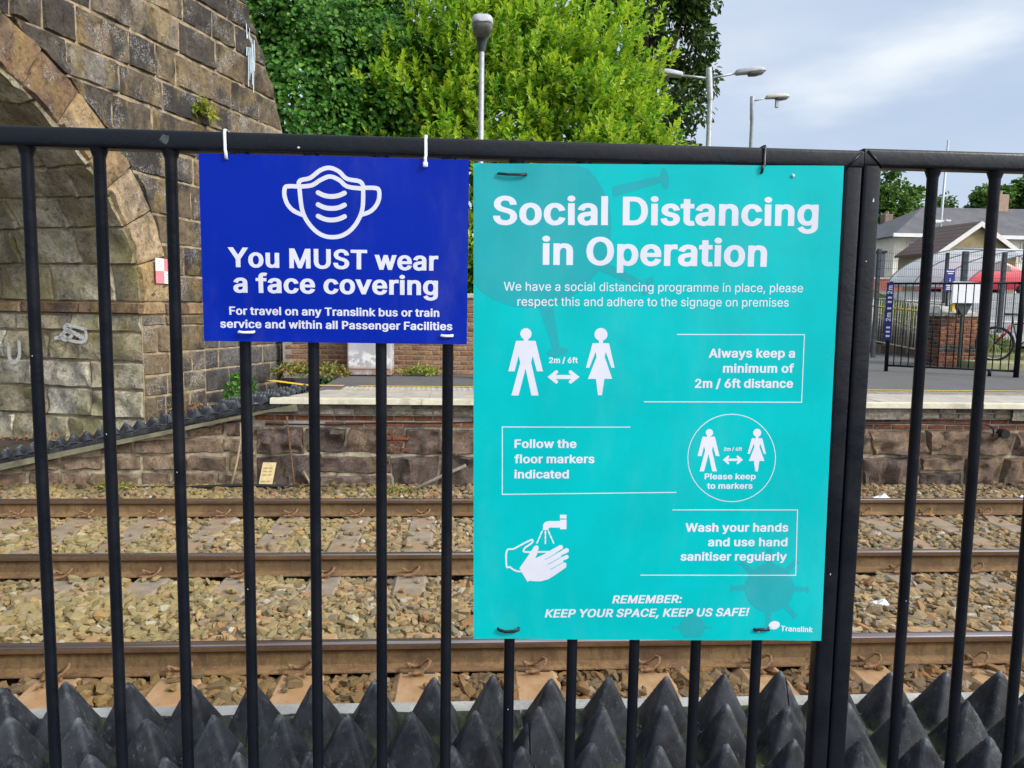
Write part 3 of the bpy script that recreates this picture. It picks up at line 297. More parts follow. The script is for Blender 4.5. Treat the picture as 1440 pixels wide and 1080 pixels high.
STR= [('b','i',0.00645,[(-0.2532,1.2127),(-0.2535,1.2181),(-0.2492,1.2218),(-0.2362,1.2253),(-0.2215,1.2367),(-0.2078,1.2409),(-0.1939,1.2361),(-0.1819,1.2255),(-0.163,1.2221),(-0.1574,1.2157),(-0.1568,1.2112)],0),('b','i',0.00645,[(-0.252,1.2101),(-0.251,1.2118),(-0.2341,1.2144),(-0.221,1.2225),(-0.207,1.228),(-0.1933,1.2232),(-0.181,1.2138),(-0.1581,1.2112)],0),('b','i',0.00645,[(-0.2529,1.212),(-0.2497,1.1804),(-0.2431,1.1627),(-0.2306,1.1473),(-0.2176,1.1394),(-0.2045,1.1374),(-0.1897,1.14),(-0.1755,1.1495),(-0.1646,1.1645),(-0.1582,1.1826),(-0.1571,1.2112)],0),('b','i',0.00645,[(-0.2536,1.212),(-0.2704,1.2119),(-0.2747,1.2083),(-0.2751,1.1976),(-0.2708,1.1851),(-0.2618,1.1756),(-0.2492,1.17)],0),('b','i',0.00645,[(-0.1555,1.2125),(-0.1384,1.2126),(-0.1332,1.2085),(-0.1335,1.1962),(-0.1385,1.1853),(-0.1474,1.1769),(-0.1599,1.1721)],0),('b','i',0.00713,[(-0.2251,1.2037),(-0.216,1.1997),(-0.2056,1.1983),(-0.1945,1.1999),(-0.1853,1.204)],0),('b','i',0.00713,[(-0.2253,1.1859),(-0.2162,1.1819),(-0.2057,1.1805),(-0.1946,1.182),(-0.1854,1.1861)],0),('b','i',0.00713,[(-0.2254,1.1686),(-0.2163,1.1646),(-0.2059,1.1632),(-0.1948,1.1648),(-0.1855,1.1689)],0),('g','f',0.00144,[(0.2659,0.8464),(0.0599,0.8457),(0.0614,0.7366),(0.3454,0.7394)],0),('g','f',0.00144,[(0.3367,0.996),(0.5456,0.9982),(0.547,0.8885),(0.2867,0.8875)],0),('g','f',0.00144,[(0.3397,0.7102),(0.5496,0.7096),(0.5521,0.5988),(0.2902,0.601)],0),('g','f',0.00122,[(0.5081,0.7966),(0.5079,0.7871),(0.5065,0.7778),(0.5039,0.7688),(0.5,0.7602),(0.4951,0.7523),(0.4891,0.7451),(0.4821,0.7388),(0.4744,0.7335),(0.4659,0.7293),(0.4569,0.7262),(0.4476,0.7243),(0.438,0.7237),(0.4284,0.7243),(0.4189,0.7262),(0.4097,0.7293),(0.4009,0.7335),(0.3928,0.7388),(0.3853,0.7451),(0.3787,0.7522),(0.3731,0.7601),(0.3686,0.7686),(0.3652,0.7775),(0.363,0.7868),(0.362,0.7962),(0.3623,0.8056),(0.3637,0.8148),(0.3664,0.8237),(0.3703,0.8321),(0.3752,0.8399),(0.3812,0.847),(0.3881,0.8532),(0.3957,0.8584),(0.404,0.8626),(0.4129,0.8656),(0.4221,0.8675),(0.4315,0.8682),(0.441,0.8676),(0.4504,0.8659),(0.4596,0.8629),(0.4684,0.8588),(0.4765,0.8537),(0.484,0.8475),(0.4907,0.8405),(0.4964,0.8327),(0.5011,0.8242),(0.5046,0.8153),(0.5069,0.806)],1),('g','i',0.00642,[(0.1365,0.9261),(0.1753,0.9265)],0),('g','i',0.00562,[(0.1443,0.9341),(0.1351,0.9261),(0.1446,0.9185)],0),('g','i',0.00562,[(0.1669,0.9343),(0.177,0.9265),(0.1673,0.9187)],0),('g','i',0.00403,[(0.4236,0.7933),(0.4499,0.7934)],0),('g','i',0.0036,[(0.4289,0.7985),(0.423,0.7933),(0.4293,0.7878)],0),('g','i',0.0036,[(0.4445,0.7985),(0.4509,0.7934),(0.445,0.7879)],0),('g','i',0.00237,[(0.1267,0.6753),(0.1246,0.6703)],0),('g','i',0.00237,[(0.1237,0.668),(0.1218,0.6634)],0),('g','i',0.00237,[(0.1208,0.661),(0.1187,0.656)],0),('g','i',0.00237,[(0.1321,0.6753),(0.1322,0.6701)],0),('g','i',0.00237,[(0.1323,0.6677),(0.1324,0.6629)],0),('g','i',0.00237,[(0.1324,0.6604),(0.1325,0.6552)],0),('g','i',0.00237,[(0.1371,0.6753),(0.1393,0.6703)],0),('g','i',0.00237,[(0.1404,0.6679),(0.1425,0.6633)],0),('g','i',0.00237,[(0.1436,0.6609),(0.1458,0.6559)],0),('g','i',0.00284,[(0.0929,0.6084),(0.0835,0.6105),(0.0751,0.6162),(0.0701,0.6175),(0.07,0.6434),(0.081,0.6466),(0.0927,0.6529),(0.1054,0.6596),(0.1112,0.6613),(0.1103,0.6561),(0.1006,0.6491),(0.0977,0.6448),(0.1012,0.6412),(0.1397,0.6413)],0),('g','i',0.00757,[(0.1349,0.6358),(0.1576,0.6488)],0),('g','i',0.00757,[(0.1375,0.6294),(0.1674,0.6434)],0),('g','i',0.0071,[(0.1401,0.6223),(0.1674,0.6325)],0),('g','i',0.0071,[(0.144,0.6137),(0.1644,0.6196)],0),('g','d',0.00095,[(0.1326,0.6282),(0.1599,0.644)],0),('g','d',0.00095,[(0.1367,0.6198),(0.167,0.6368)],0),('g','d',0.00095,[(0.1418,0.6116),(0.1663,0.6257)],0),('g','d',0.00173,[(0.5107,0.5107),(0.5155,0.5076),(0.5217,0.5081),(0.5247,0.5113)],0),('g','i',0.00395,[(0.5053,0.505),(0.511,0.5043)],0)]
POL= [('g','i',[(0.0914,0.9863),(0.0915,0.9828),(0.0796,0.9826),(0.0681,0.9344),(0.0781,0.9345),(0.084,0.9587),(0.0869,0.9484),(0.0736,0.8961),(0.085,0.8962),(0.0954,0.939),(0.1054,0.8963),(0.1169,0.8964),(0.104,0.9486),(0.1065,0.9589),(0.1134,0.9348),(0.123,0.9349),(0.1104,0.983),(0.099,0.9829),(0.099,0.9864)]),('g','i',[(0.104,0.994),(0.1037,0.9917),(0.1029,0.9895),(0.1015,0.9876),(0.0996,0.9862),(0.0975,0.9853),(0.0952,0.985),(0.0929,0.9852),(0.0907,0.9861),(0.0889,0.9875),(0.0874,0.9893),(0.0865,0.9914),(0.0861,0.9937),(0.0864,0.996),(0.0873,0.9982),(0.0886,1.0),(0.0905,1.0015),(0.0926,1.0024),(0.0949,1.0027),(0.0972,1.0024),(0.0994,1.0016),(0.1012,1.0002),(0.1027,0.9984),(0.1036,0.9963)]),('g','i',[(0.2111,0.9851),(0.2112,0.9805),(0.2011,0.9803),(0.1914,0.9414),(0.1969,0.9414),(0.2064,0.9666),(0.208,0.9584),(0.1951,0.9236),(0.2078,0.9238),(0.2118,0.8975),(0.2184,0.8975),(0.2215,0.9239),(0.2342,0.924),(0.2211,0.9586),(0.2226,0.9668),(0.2323,0.9418),(0.2376,0.9418),(0.2274,0.9807),(0.2178,0.9806),(0.2177,0.9852)]),('g','i',[(0.2245,0.9945),(0.2243,0.9918),(0.2233,0.9893),(0.2217,0.9871),(0.2196,0.9855),(0.2171,0.9844),(0.2144,0.984),(0.2117,0.9844),(0.2092,0.9853),(0.207,0.987),(0.2053,0.9891),(0.2042,0.9915),(0.2038,0.9942),(0.204,0.9969),(0.205,0.9993),(0.2066,1.0015),(0.2087,1.0032),(0.2112,1.0042),(0.2139,1.0046),(0.2166,1.0043),(0.2191,1.0033),(0.2213,1.0017),(0.223,0.9996),(0.2241,0.9971)]),('g','i',[(0.3925,0.8335),(0.3926,0.8312),(0.3847,0.8312),(0.3778,0.7993),(0.3845,0.7994),(0.388,0.8153),(0.3901,0.8085),(0.3821,0.774),(0.3897,0.774),(0.396,0.8023),(0.4033,0.7741),(0.411,0.7741),(0.4015,0.8086),(0.403,0.8154),(0.4081,0.7994),(0.4144,0.7994),(0.4053,0.8313),(0.3977,0.8313),(0.3976,0.8336)]),('g','i',[(0.4021,0.8378),(0.402,0.8363),(0.4014,0.8348),(0.4005,0.8335),(0.3993,0.8326),(0.3978,0.832),(0.3963,0.8318),(0.3947,0.832),(0.3932,0.8326),(0.3919,0.8335),(0.3909,0.8348),(0.3902,0.8362),(0.3899,0.8378),(0.3901,0.8393),(0.3906,0.8408),(0.3916,0.842),(0.3928,0.843),(0.3942,0.8436),(0.3958,0.8438),(0.3974,0.8436),(0.3989,0.843),(0.4002,0.8421),(0.4012,0.8408),(0.4018,0.8394)]),('g','i',[(0.4734,0.832),(0.4735,0.8289),(0.4668,0.8289),(0.4608,0.8032),(0.4645,0.8032),(0.4705,0.8197),(0.4717,0.8144),(0.4636,0.7915),(0.472,0.7915),(0.4751,0.7742),(0.4795,0.7742),(0.4812,0.7915),(0.4896,0.7915),(0.4804,0.8144),(0.4813,0.8198),(0.4881,0.8033),(0.4916,0.8033),(0.4843,0.829),(0.4779,0.8289),(0.4778,0.832)]),('g','i',[(0.4822,0.8379),(0.4821,0.8362),(0.4815,0.8346),(0.4805,0.8332),(0.4791,0.8321),(0.4775,0.8314),(0.4758,0.8312),(0.474,0.8314),(0.4724,0.8321),(0.4709,0.8331),(0.4698,0.8345),(0.469,0.8361),(0.4687,0.8378),(0.4689,0.8396),(0.4695,0.8412),(0.4705,0.8426),(0.4718,0.8436),(0.4734,0.8443),(0.4751,0.8445),(0.4769,0.8443),(0.4786,0.8437),(0.48,0.8426),(0.4811,0.8412),(0.4819,0.8396)]),('g','i',[(0.1552,0.7028),(0.1658,0.7028),(0.1659,0.6965),(0.1553,0.6966)]),('g','i',[(0.1554,0.6948),(0.166,0.6948),(0.1663,0.6787),(0.1557,0.6788),(0.1557,0.6815),(0.1389,0.6816),(0.137,0.6798),(0.1368,0.6773),(0.1277,0.6773),(0.128,0.6861),(0.1299,0.6896),(0.133,0.6916),(0.1375,0.6924),(0.1554,0.6923)]),('g','i',[(0.0909,0.614),(0.0945,0.6196),(0.101,0.6291),(0.1077,0.6397),(0.1137,0.6497),(0.1173,0.6527),(0.1213,0.6507),(0.1216,0.6462),(0.1191,0.6371),(0.1165,0.6308),(0.125,0.6345),(0.1397,0.642),(0.1571,0.6369),(0.1675,0.6153),(0.148,0.6014),(0.1382,0.5952),(0.1258,0.5919),(0.1159,0.592),(0.1075,0.5931),(0.1048,0.5908),(0.098,0.6018)]),('g','i',[(0.5297,0.5148),(0.5299,0.5125),(0.5291,0.5103),(0.5275,0.5082),(0.5252,0.5066),(0.5224,0.5055),(0.5195,0.5051),(0.5166,0.5055),(0.514,0.5065),(0.5121,0.5081),(0.511,0.5101),(0.5108,0.5124),(0.5116,0.5146),(0.5132,0.5167),(0.5155,0.5183),(0.5183,0.5194),(0.5212,0.5198),(0.5241,0.5194),(0.5267,0.5184),(0.5286,0.5168)]),('g','v',[(0.5121,0.6176),(0.5013,0.6176),(0.5021,0.6418),(0.5088,0.6418)]),('g','v',[(0.5053,0.6443),(0.5087,0.6439),(0.5111,0.643),(0.5121,0.6417),(0.5113,0.6405),(0.5089,0.6396),(0.5056,0.6393),(0.5022,0.6396),(0.4998,0.6406),(0.4988,0.6418),(0.4997,0.6431),(0.502,0.644)]),('g','v',[(0.5399,0.6017),(0.5318,0.6094),(0.5495,0.625),(0.5545,0.6202)]),('g','v',[(0.5537,0.6243),(0.556,0.6217),(0.5572,0.6193),(0.557,0.6178),(0.5555,0.6176),(0.5531,0.6187),(0.5503,0.6208),(0.5481,0.6234),(0.5469,0.6258),(0.547,0.6273),(0.5486,0.6276),(0.551,0.6265)]),('g','v',[(0.4808,0.6084),(0.474,0.6004),(0.4567,0.6183),(0.4609,0.6232)]),('g','v',[(0.4569,0.6224),(0.4592,0.6246),(0.4615,0.6258),(0.463,0.6256),(0.4634,0.6241),(0.4626,0.6217),(0.4607,0.619),(0.4584,0.6168),(0.4561,0.6156),(0.4546,0.6158),(0.4542,0.6173),(0.455,0.6197)]),('g','v',[(0.5494,0.5697),(0.5492,0.5807),(0.5735,0.5775),(0.5737,0.5708)]),('g','v',[(0.5761,0.574),(0.5759,0.5707),(0.575,0.5682),(0.5738,0.5674),(0.5725,0.5684),(0.5715,0.5709),(0.5711,0.5743),(0.5714,0.5776),(0.5722,0.58),(0.5735,0.5809),(0.5748,0.5799),(0.5757,0.5774)]),('g','v',[(0.4681,0.5828),(0.4686,0.5719),(0.4445,0.5742),(0.4442,0.5809)]),('g','v',[(0.4418,0.5776),(0.442,0.5809),(0.4428,0.5833),(0.444,0.5842),(0.4453,0.5833),(0.4463,0.5809),(0.4468,0.5775),(0.4466,0.5742),(0.4458,0.5717),(0.4446,0.5708),(0.4433,0.5717),(0.4423,0.5742)]),('g','v',[(0.5335,0.5427),(0.5412,0.55),(0.557,0.5301),(0.5523,0.5257)]),('g','v',[(0.5564,0.526),(0.5538,0.524),(0.5514,0.5231),(0.5499,0.5234),(0.5496,0.525),(0.5507,0.5273),(0.5529,0.5298),(0.5555,0.5318),(0.5579,0.5327),(0.5594,0.5324),(0.5597,0.5308),(0.5586,0.5285)]),('g','v',[(0.5039,0.5364),(0.5148,0.5359),(0.5131,0.5114),(0.5064,0.5117)]),('g','v',[(0.5097,0.509),(0.5064,0.5095),(0.5039,0.5106),(0.503,0.5119),(0.5039,0.5131),(0.5063,0.5139),(0.5097,0.5141),(0.513,0.5136),(0.5155,0.5126),(0.5164,0.5112),(0.5155,0.51),(0.5131,0.5092)]),('g','v',[(0.4008,0.5081),(0.4006,0.5137),(0.4129,0.5125),(0.413,0.509)]),('g','v',[(0.4142,0.5107),(0.4141,0.509),(0.4137,0.5077),(0.4131,0.5073),(0.4124,0.5078),(0.4119,0.509),(0.4117,0.5108),(0.4118,0.5125),(0.4122,0.5137),(0.4128,0.5142),(0.4134,0.5137),(0.414,0.5124)]),('g','v',[(0.3598,0.5142),(0.36,0.5086),(0.3478,0.5098),(0.3477,0.5132)]),('g','v',[(0.3465,0.5115),(0.3466,0.5132),(0.347,0.5145),(0.3476,0.5149),(0.3482,0.5145),(0.3487,0.5132),(0.349,0.5115),(0.3489,0.5098),(0.3485,0.5085),(0.3478,0.5081),(0.3472,0.5086),(0.3467,0.5098)]),('g','v',[(0.3822,0.5319),(0.3767,0.5319),(0.3773,0.5443),(0.3806,0.5443)]),('g','v',[(0.3789,0.5456),(0.3806,0.5454),(0.3818,0.5449),(0.3823,0.5443),(0.3819,0.5436),(0.3807,0.5432),(0.379,0.543),(0.3773,0.5432),(0.3761,0.5437),(0.3756,0.5443),(0.376,0.545),(0.3772,0.5454)]),('g','v',[(0.2259,1.2243),(0.3026,1.2425),(0.3052,1.2328),(0.2275,1.2081)]),('g','v',[(0.3145,1.2392),(0.3151,1.2328),(0.3146,1.2272),(0.3132,1.2233),(0.3111,1.2217),(0.3085,1.2226),(0.306,1.226),(0.3038,1.2312),(0.3023,1.2375),(0.3017,1.2439),(0.3022,1.2495),(0.3036,1.2534),(0.3057,1.255),(0.3083,1.254),(0.3108,1.2507),(0.313,1.2455)]),('g','v',[(0.2036,1.097),(0.2168,1.1083),(0.2799,1.0785),(0.2746,1.0672)]),('g','v',[(0.2932,1.0691),(0.2901,1.0635),(0.2865,1.0592),(0.283,1.0568),(0.2801,1.0567),(0.2782,1.0589),(0.2777,1.0631),(0.2786,1.0687),(0.2807,1.0747),(0.2839,1.0803),(0.2875,1.0846),(0.291,1.087),(0.2939,1.087),(0.2958,1.0848),(0.2963,1.0806),(0.2954,1.0751)]),('g','v',[(0.1151,1.0357),(0.1375,1.0361),(0.149,0.9725),(0.1378,0.9701)]),('g','v',[(0.1631,0.9686),(0.1622,0.9656),(0.1589,0.9626),(0.1536,0.9601),(0.147,0.9585),(0.1403,0.958),(0.1344,0.9587),(0.1303,0.9604),(0.1285,0.9629),(0.1294,0.9659),(0.1327,0.9689),(0.138,0.9713),(0.1445,0.973),(0.1512,0.9735),(0.1571,0.9728),(0.1613,0.9711)])]
VIR= [((0.0984,1.1606),[(0.2265,1.1634),(0.2255,1.1437),(0.2213,1.1243),(0.214,1.1058),(0.2039,1.0886),(0.1911,1.0732),(0.1759,1.06),(0.1589,1.0492),(0.1403,1.0413),(0.1207,1.0363),(0.1006,1.0344),(0.0804,1.0357),(0.0608,1.04),(0.0422,1.0474),(0.025,1.0575),(0.0097,1.0701),(-0.0034,1.0849),(-0.0139,1.1015),(-0.0216,1.1195),(-0.0264,1.1384),(-0.0281,1.1579),(-0.0267,1.1773),(-0.0222,1.1962),(-0.0148,1.2143),(-0.0047,1.2309),(0.0079,1.2459),(0.0227,1.2588),(0.0394,1.2693),(0.0575,1.2771),(0.0766,1.2821),(0.0962,1.2842),(0.116,1.2832),(0.1353,1.2793),(0.1538,1.2724),(0.1711,1.2628),(0.1866,1.2506),(0.2,1.2362),(0.2109,1.2199),(0.2191,1.202),(0.2244,1.183)]),((0.5087,0.577),[(0.5505,0.5766),(0.5503,0.57),(0.5491,0.5636),(0.5469,0.5575),(0.5438,0.5519),(0.5398,0.5469),(0.535,0.5426),(0.5296,0.5392),(0.5236,0.5367),(0.5173,0.5353),(0.5108,0.5348),(0.5042,0.5354),(0.4978,0.537),(0.4916,0.5396),(0.4859,0.5431),(0.4807,0.5475),(0.4762,0.5526),(0.4725,0.5582),(0.4697,0.5643),(0.4679,0.5708),(0.4671,0.5773),(0.4673,0.5839),(0.4685,0.5903),(0.4707,0.5963),(0.4739,0.6019),(0.4779,0.6068),(0.4826,0.6111),(0.488,0.6144),(0.4939,0.6169),(0.5001,0.6184),(0.5066,0.6189),(0.5131,0.6183),(0.5196,0.6167),(0.5257,0.6142),(0.5315,0.6107),(0.5367,0.6064),(0.5412,0.6014),(0.5449,0.5957),(0.5477,0.5896),(0.5496,0.5832)]),((0.3803,0.5111),[(0.4013,0.5109),(0.4012,0.5075),(0.4006,0.5042),(0.3994,0.5011),(0.3978,0.4983),(0.3958,0.4957),(0.3933,0.4936),(0.3906,0.4918),(0.3876,0.4906),(0.3844,0.4898),(0.3811,0.4896),(0.3778,0.4899),(0.3746,0.4908),(0.3715,0.4921),(0.3686,0.4939),(0.366,0.4961),(0.3637,0.4987),(0.3619,0.5016),(0.3605,0.5047),(0.3596,0.508),(0.3593,0.5114),(0.3594,0.5147),(0.36,0.518),(0.3612,0.5211),(0.3628,0.5239),(0.3648,0.5265),(0.3672,0.5286),(0.37,0.5303),(0.373,0.5316),(0.3761,0.5323),(0.3794,0.5326),(0.3827,0.5323),(0.386,0.5314),(0.3891,0.5301),(0.3919,0.5283),(0.3945,0.5261),(0.3968,0.5235),(0.3986,0.5207),(0.4,0.5175),(0.4009,0.5142)])]
# ---------------------------------------------------------------- near platform and railing
M_CONC = simple('weathered_concrete', (.42, .41, .38), .9, .22, 9, .5, dirt=((.16, .15, .13), .7))
M_ASPH = Mat('asphalt', .92, (.06, .06, .06)); 
_a = M_ASPH.noise(75, 8, .85); _b = M_ASPH.noise(1.6, 7, .7)
M_ASPH.col(M_ASPH.mix(M_ASPH.rng(_a, .38, .66), M_ASPH.mix(M_ASPH.rng(_b, .35, .65), (.045, .045, .048), (.075, .073, .072)), (.16, .155, .15))); M_ASPH.bump(_a, .7, .006); M_ASPH = M_ASPH.m
m = MB(); m.box(-40, 40, -7, .30, -1.35, -.02); m.build('near_platform', M_ASPH)['kind'] = 'structure'
m = MB()
for i in range(-14, 15): m.box(i*.9-.447+.2, i*.9+.447+.2, .305, .703, -.10, 0.0, .006, 0)
m.build('platform_edge', M_CONC)['kind'] = 'structure'
m = MB(); m.box(-40, 40, .305, .66, -1.35, -.104); m.build('platform_face', M_CONC)['kind'] = 'structure'

def rsq(h, b=.004):                                            # rounded square section
    o = []
    for cx, cz, a0 in ((h-b, h-b, 0), (-h+b, h-b, 90), (-h+b, -h+b, 180), (h-b, -h+b, 270)):
        for k in range(4): a = R(a0+k*30); o.append((cx+b*math.cos(a), cz+b*math.sin(a)))
    return o
S0, X0, XR = .105, -.6573, .7510
ZT = 1.276
def railing(label, xs, xa, xb, dz=0.0, group=None):
    t = thing('railing_panel', ((xa+xb)/2, 0, 0), label, 'railing', group)
    zt = ZT+dz; h = .0148
    m = MB(); sec = rsq(h, .0055)
    m.prism([(xa, y, zt+z) for y, z in sec], (xa, 0, 0), (xb, 0, 0)); m.build('top_rail', M_BLACK, t, 40)
    m = MB(); m.prism([(xa+.03, y, .09+z) for y, z in sec], (0, 0, 0), (xb-xa-.06, 0, 0)); m.build('bottom_rail', M_BLACK, t, 40)
    for xp in (xa+h, xb-h):
        m = MB(); m.prism([(xp+x, y, -.02) for x, y in sec], (0, 0, 0), (0, 0, zt-h+.022))
        m.build('post', M_BLACK, t, 40)
        sgn = 1 if xp < (xa+xb)/2 else -1                       # mitre weld bead at the corner
        m = MB(); m.tube([(xp-sgn*h*.7, -h-.0002, zt+h*.7), (xp+sgn*h*1.0, -h-.0002, zt-h*1.0)], .0022, 6); m.build('weld', M_BLACK, t, True)
    for x in xs:
        m = MB(); n = 14
        m.tube([(x, 0, .10), (x, 0, .6), (x, 0, zt-h-.012), (x, 0, zt-h-.006), (x, 0, zt-h+.002)], [.0088, .0088, .0088, .0108, .0135], 16, cap=False); m.build('bar', M_BLACK, t, 50)
    return t
ra = railing('black steel railing panel on the left that carries both signs', [X0+S0*i for i in range(-4, 12)], -1.13, .6272)
rb = railing('black steel railing panel right of the green sign, without signs', [XR+S0*i for i in range(0, 6)], .6284, 1.40, .0035)
def chip(parent, x, z, w, h, y, seed, mat=M_CHIP):
    rr = random.Random(seed); m = MB(); n = 9
    m.add([(x+w*math.cos(2*math.pi*k/n)*rr.uniform(.5, 1), y, z+h*math.sin(2*math.pi*k/n)*rr.uniform(.5, 1)) for k in range(n)], [list(range(n))]); m.build('paint_chip', mat, parent, fix=False)
M_SCUFF = simple('grey_scuffed_paint', (.075, .085, .095), .6, .4, 160)
for x, z, w, h, sd in ((-.2535, 1.270, .0025, .002, 2), (.6465, 1.213, .0018, .0045, 3), (.6405, 1.117, .0015, .0015, 7), (.6118, .60, .001, .003, 8)):
    chip(ra if x < .628 else rb, x, z, w, h, -.0152, sd)
chip(ra, -.449, 1.277, .011, .009, -.0151, 31, M_SCUFF)
for x, z, sd in ((X0, .95, 1), (X0+S0, .83, 2), (X0+3*S0, .58, 4), (X0+7*S0, .37, 5), (X0+2*S0, .77, 9), (XR, .55, 3)):
    chip(ra if x < .6 else rb, x-.001, z, .0011, .0014, -.0091, sd)

# ---------------------------------------------------------------- signs
YF = -.0155
TIES = [(-.361, 1.247), (-.063, 1.247), (.070, 1.239), (.463, 1.249), (.075, .512), (.504, .505), (-.336, .991), (-.028, .990)]
def warp(x, z):                                                # the boards pull in a little at each tie
    d = 0.0015*math.sin(x*7+1.0)*math.sin(z*5.3)
    for tx, tz in TIES: d += .0022*math.exp(-((x-tx)**2+(z-tz)**2)/(2*.035**2))
    return d
def board(name, A, B, C, D, mat, label):
    """A top-left, B top-right, C bottom-left, D bottom-right as (x, z)"""
    t = thing(name, ((C[0]+D[0])/2, YF, C[1]), label, 'sign')
    m = MB(); nu, nv = 44, 54
    def P(u, v, y): 
        x = (A[0]*(1-u)+B[0]*u)*(1-v)+(C[0]*(1-u)+D[0]*u)*v; z = (A[1]*(1-u)+B[1]*u)*(1-v)+(C[1]*(1-u)+D[1]*u)*v
        return (x, y+warp(x, z), z)
    m.grid(lambda u, v: P(u, v, YF), nu, nv, 0); m.grid(lambda u, v: P(1-u, v, YF+.003), nu, nv, 1)
    for e in (lambda s: (s, 0), lambda s: (1, s), lambda s: (1-s, 1), lambda s: (0, 1-s)):
        m.grid(lambda u, v, e=e: P(*e(u), YF+.003*v), 44, 1, 1)
    m.build('sign_board', [mat, M_EDGE], t, 40); return t
BLUE = board('blue_sign', (-.4012, 1.2575), (.0035, 1.2590), (-.4003, .9762), (.0025, .9758), M_BLUE, 'dark blue plastic sign saying You MUST wear a face covering, with a mask symbol')
GREEN = board('teal_sign', (.0102, 1.2540), (.5945, 1.2652), (.0180, .4951), (.6020, .4850), M_TEAL, 'large teal plastic sign headed Social Distancing in Operation, tied to the railing')
SG = {'b': (BLUE, M_BLUE), 'g': (GREEN, M_TEAL)}
_k = [0]
def lay():
    _k[0] += 1; return YF-.00006-_k[0]*3e-6
def flat(name, sign, polys, mat, y=None):
    m = MB(); y = (YF-.00022 if name == 'lettering' else lay()) if y is None else y
    for e in polys: m.add([(x, y+warp(x, z)-(e[2] if len(e) > 2 else 0)*2e-6, z) for x, z in e[0]], e[1])
    o = m.build(name, mat, SG[sign][0], fix=False)
    me = o.data; me.calc_loop_triangles()
    fl = [p.index for p in me.polygons if p.normal.y > 0]
    if fl:
        bm = bmesh.new(); bm.from_mesh(me); bm.faces.ensure_lookup_table(); bmesh.ops.reverse_faces(bm, faces=[bm.faces[i] for i in fl]); bm.to_mesh(me); bm.free()
    return o
def clipb(p):                                                  # keep the printed motifs on the board
    return (min(max(p[0], .0190-.0078*max(0, min(1, (p[1]-.495)/.76))), .594), min(max(p[1], .4935), 1.2545))
for sg, kind, q in POL:
    if kind == 'v': flat('printed_motif', sg, [([clipb(p) for p in q], [list(range(len(q)))])], M_TEAL_D)
for c, q in VIR:
    rings = 8; vs = [clipb(c)]; fs = []; n = len(q)
    for r_ in range(1, rings+1):
        vs += [clipb((c[0]+(p[0]-c[0])*r_/rings, c[1]+(p[1]-c[1])*r_/rings)) for p in q]
    for k in range(n): fs.append([0, 1+k, 1+(k+1) % n])
    for r_ in range(1, rings):
        for k in range(n): fs.append([1+(r_-1)*n+k, 1+(r_-1)*n+(k+1) % n, 1+r_*n+(k+1) % n, 1+r_*n+k])
    flat('printed_motif', 'g', [(vs, fs)], M_TEAL_D)
_k[0] += 10
def smooth_line(q, closed, sub=5):
    n = len(q); out = []
    for i in range(n if closed else n-1):
        g = lambda j: q[j % n] if closed else q[min(max(j, 0), n-1)]
        p0, p1, p2, p3 = g(i-1), g(i), g(i+1), g(i+2)
        for s in range(sub):
            t = s/sub
            out.append(tuple(.5*((2*p1[a])+(-p0[a]+p2[a])*t+(2*p0[a]-5*p1[a]+4*p2[a]-p3[a])*t*t+(-p0[a]+3*p1[a]-3*p2[a]+p3[a])*t**3) for a in (0, 1)))
    if not closed: out.append(q[-1])
    return out
def stroke(q, w, closed, cap=True):
    n = len(q); vs = []; fs = []
    for i in range(n):
        a = q[(i-1) % n] if (closed or i > 0) else q[i]; b = q[(i+1) % n] if (closed or i < n-1) else q[i]
        d1 = Vector((q[i][0]-a[0], q[i][1]-a[1])); d2 = Vector((b[0]-q[i][0], b[1]-q[i][1]))
        if d1.length < 1e-9: d1 = d2
        if d2.length < 1e-9: d2 = d1
        d1.normalize(); d2.normalize(); t = (d1+d2).normalized(); nn = Vector((-t.y, t.x)); k = 1/max(.45, nn.dot(Vector((-d1.y, d1.x))))
        vs += [(q[i][0]+nn.x*w/2*k, q[i][1]+nn.y*w/2*k), (q[i][0]-nn.x*w/2*k, q[i][1]-nn.y*w/2*k)]
    for i in range(n if closed else n-1):
        j = (i+1) % n; fs.append([2*i, 2*i+1, 2*j+1, 2*j])
    if not closed and cap:
        for i, j in ((0, 1), (n-1, n-2)):
            d = Vector((q[i][0]-q[j][0], q[i][1]-q[j][1])).normalized(); a0 = math.atan2(d.y, d.x); b = len(vs)
            vs += [(q[i][0]+w/2*math.cos(a0+R(a)), q[i][1]+w/2*math.sin(a0+R(a))) for a in range(-90, 91, 30)]; fs.append(list(range(b, b+7)))
    return vs, fs
for sg, kind, w, q, cl in STR:
    if kind == 'd': continue
    qq = smooth_line(q, cl) if (len(q) >= 4 and kind == 'i') else q
    if kind == 'f' and not cl: qq = [(q[i][0]+(q[i+1][0]-q[i][0])*k/24, q[i][1]+(q[i+1][1]-q[i][1])*k/24) for i in range(len(q)-1) for k in range(24)]+[q[-1]]
    flat('border_line' if kind == 'f' else 'pictogram', sg, [stroke(qq, w, cl, kind != 'f')], M_WHITE)
for sg, kind, q in POL:
    if kind == 'i': flat('pictogram', sg, [(q, [list(range(len(q)))])], M_WHITE)
for sg, kind, w, q, cl in STR:
    if kind == 'd': flat('pictogram', sg, [stroke(q, w, cl)], SG[sg][1])
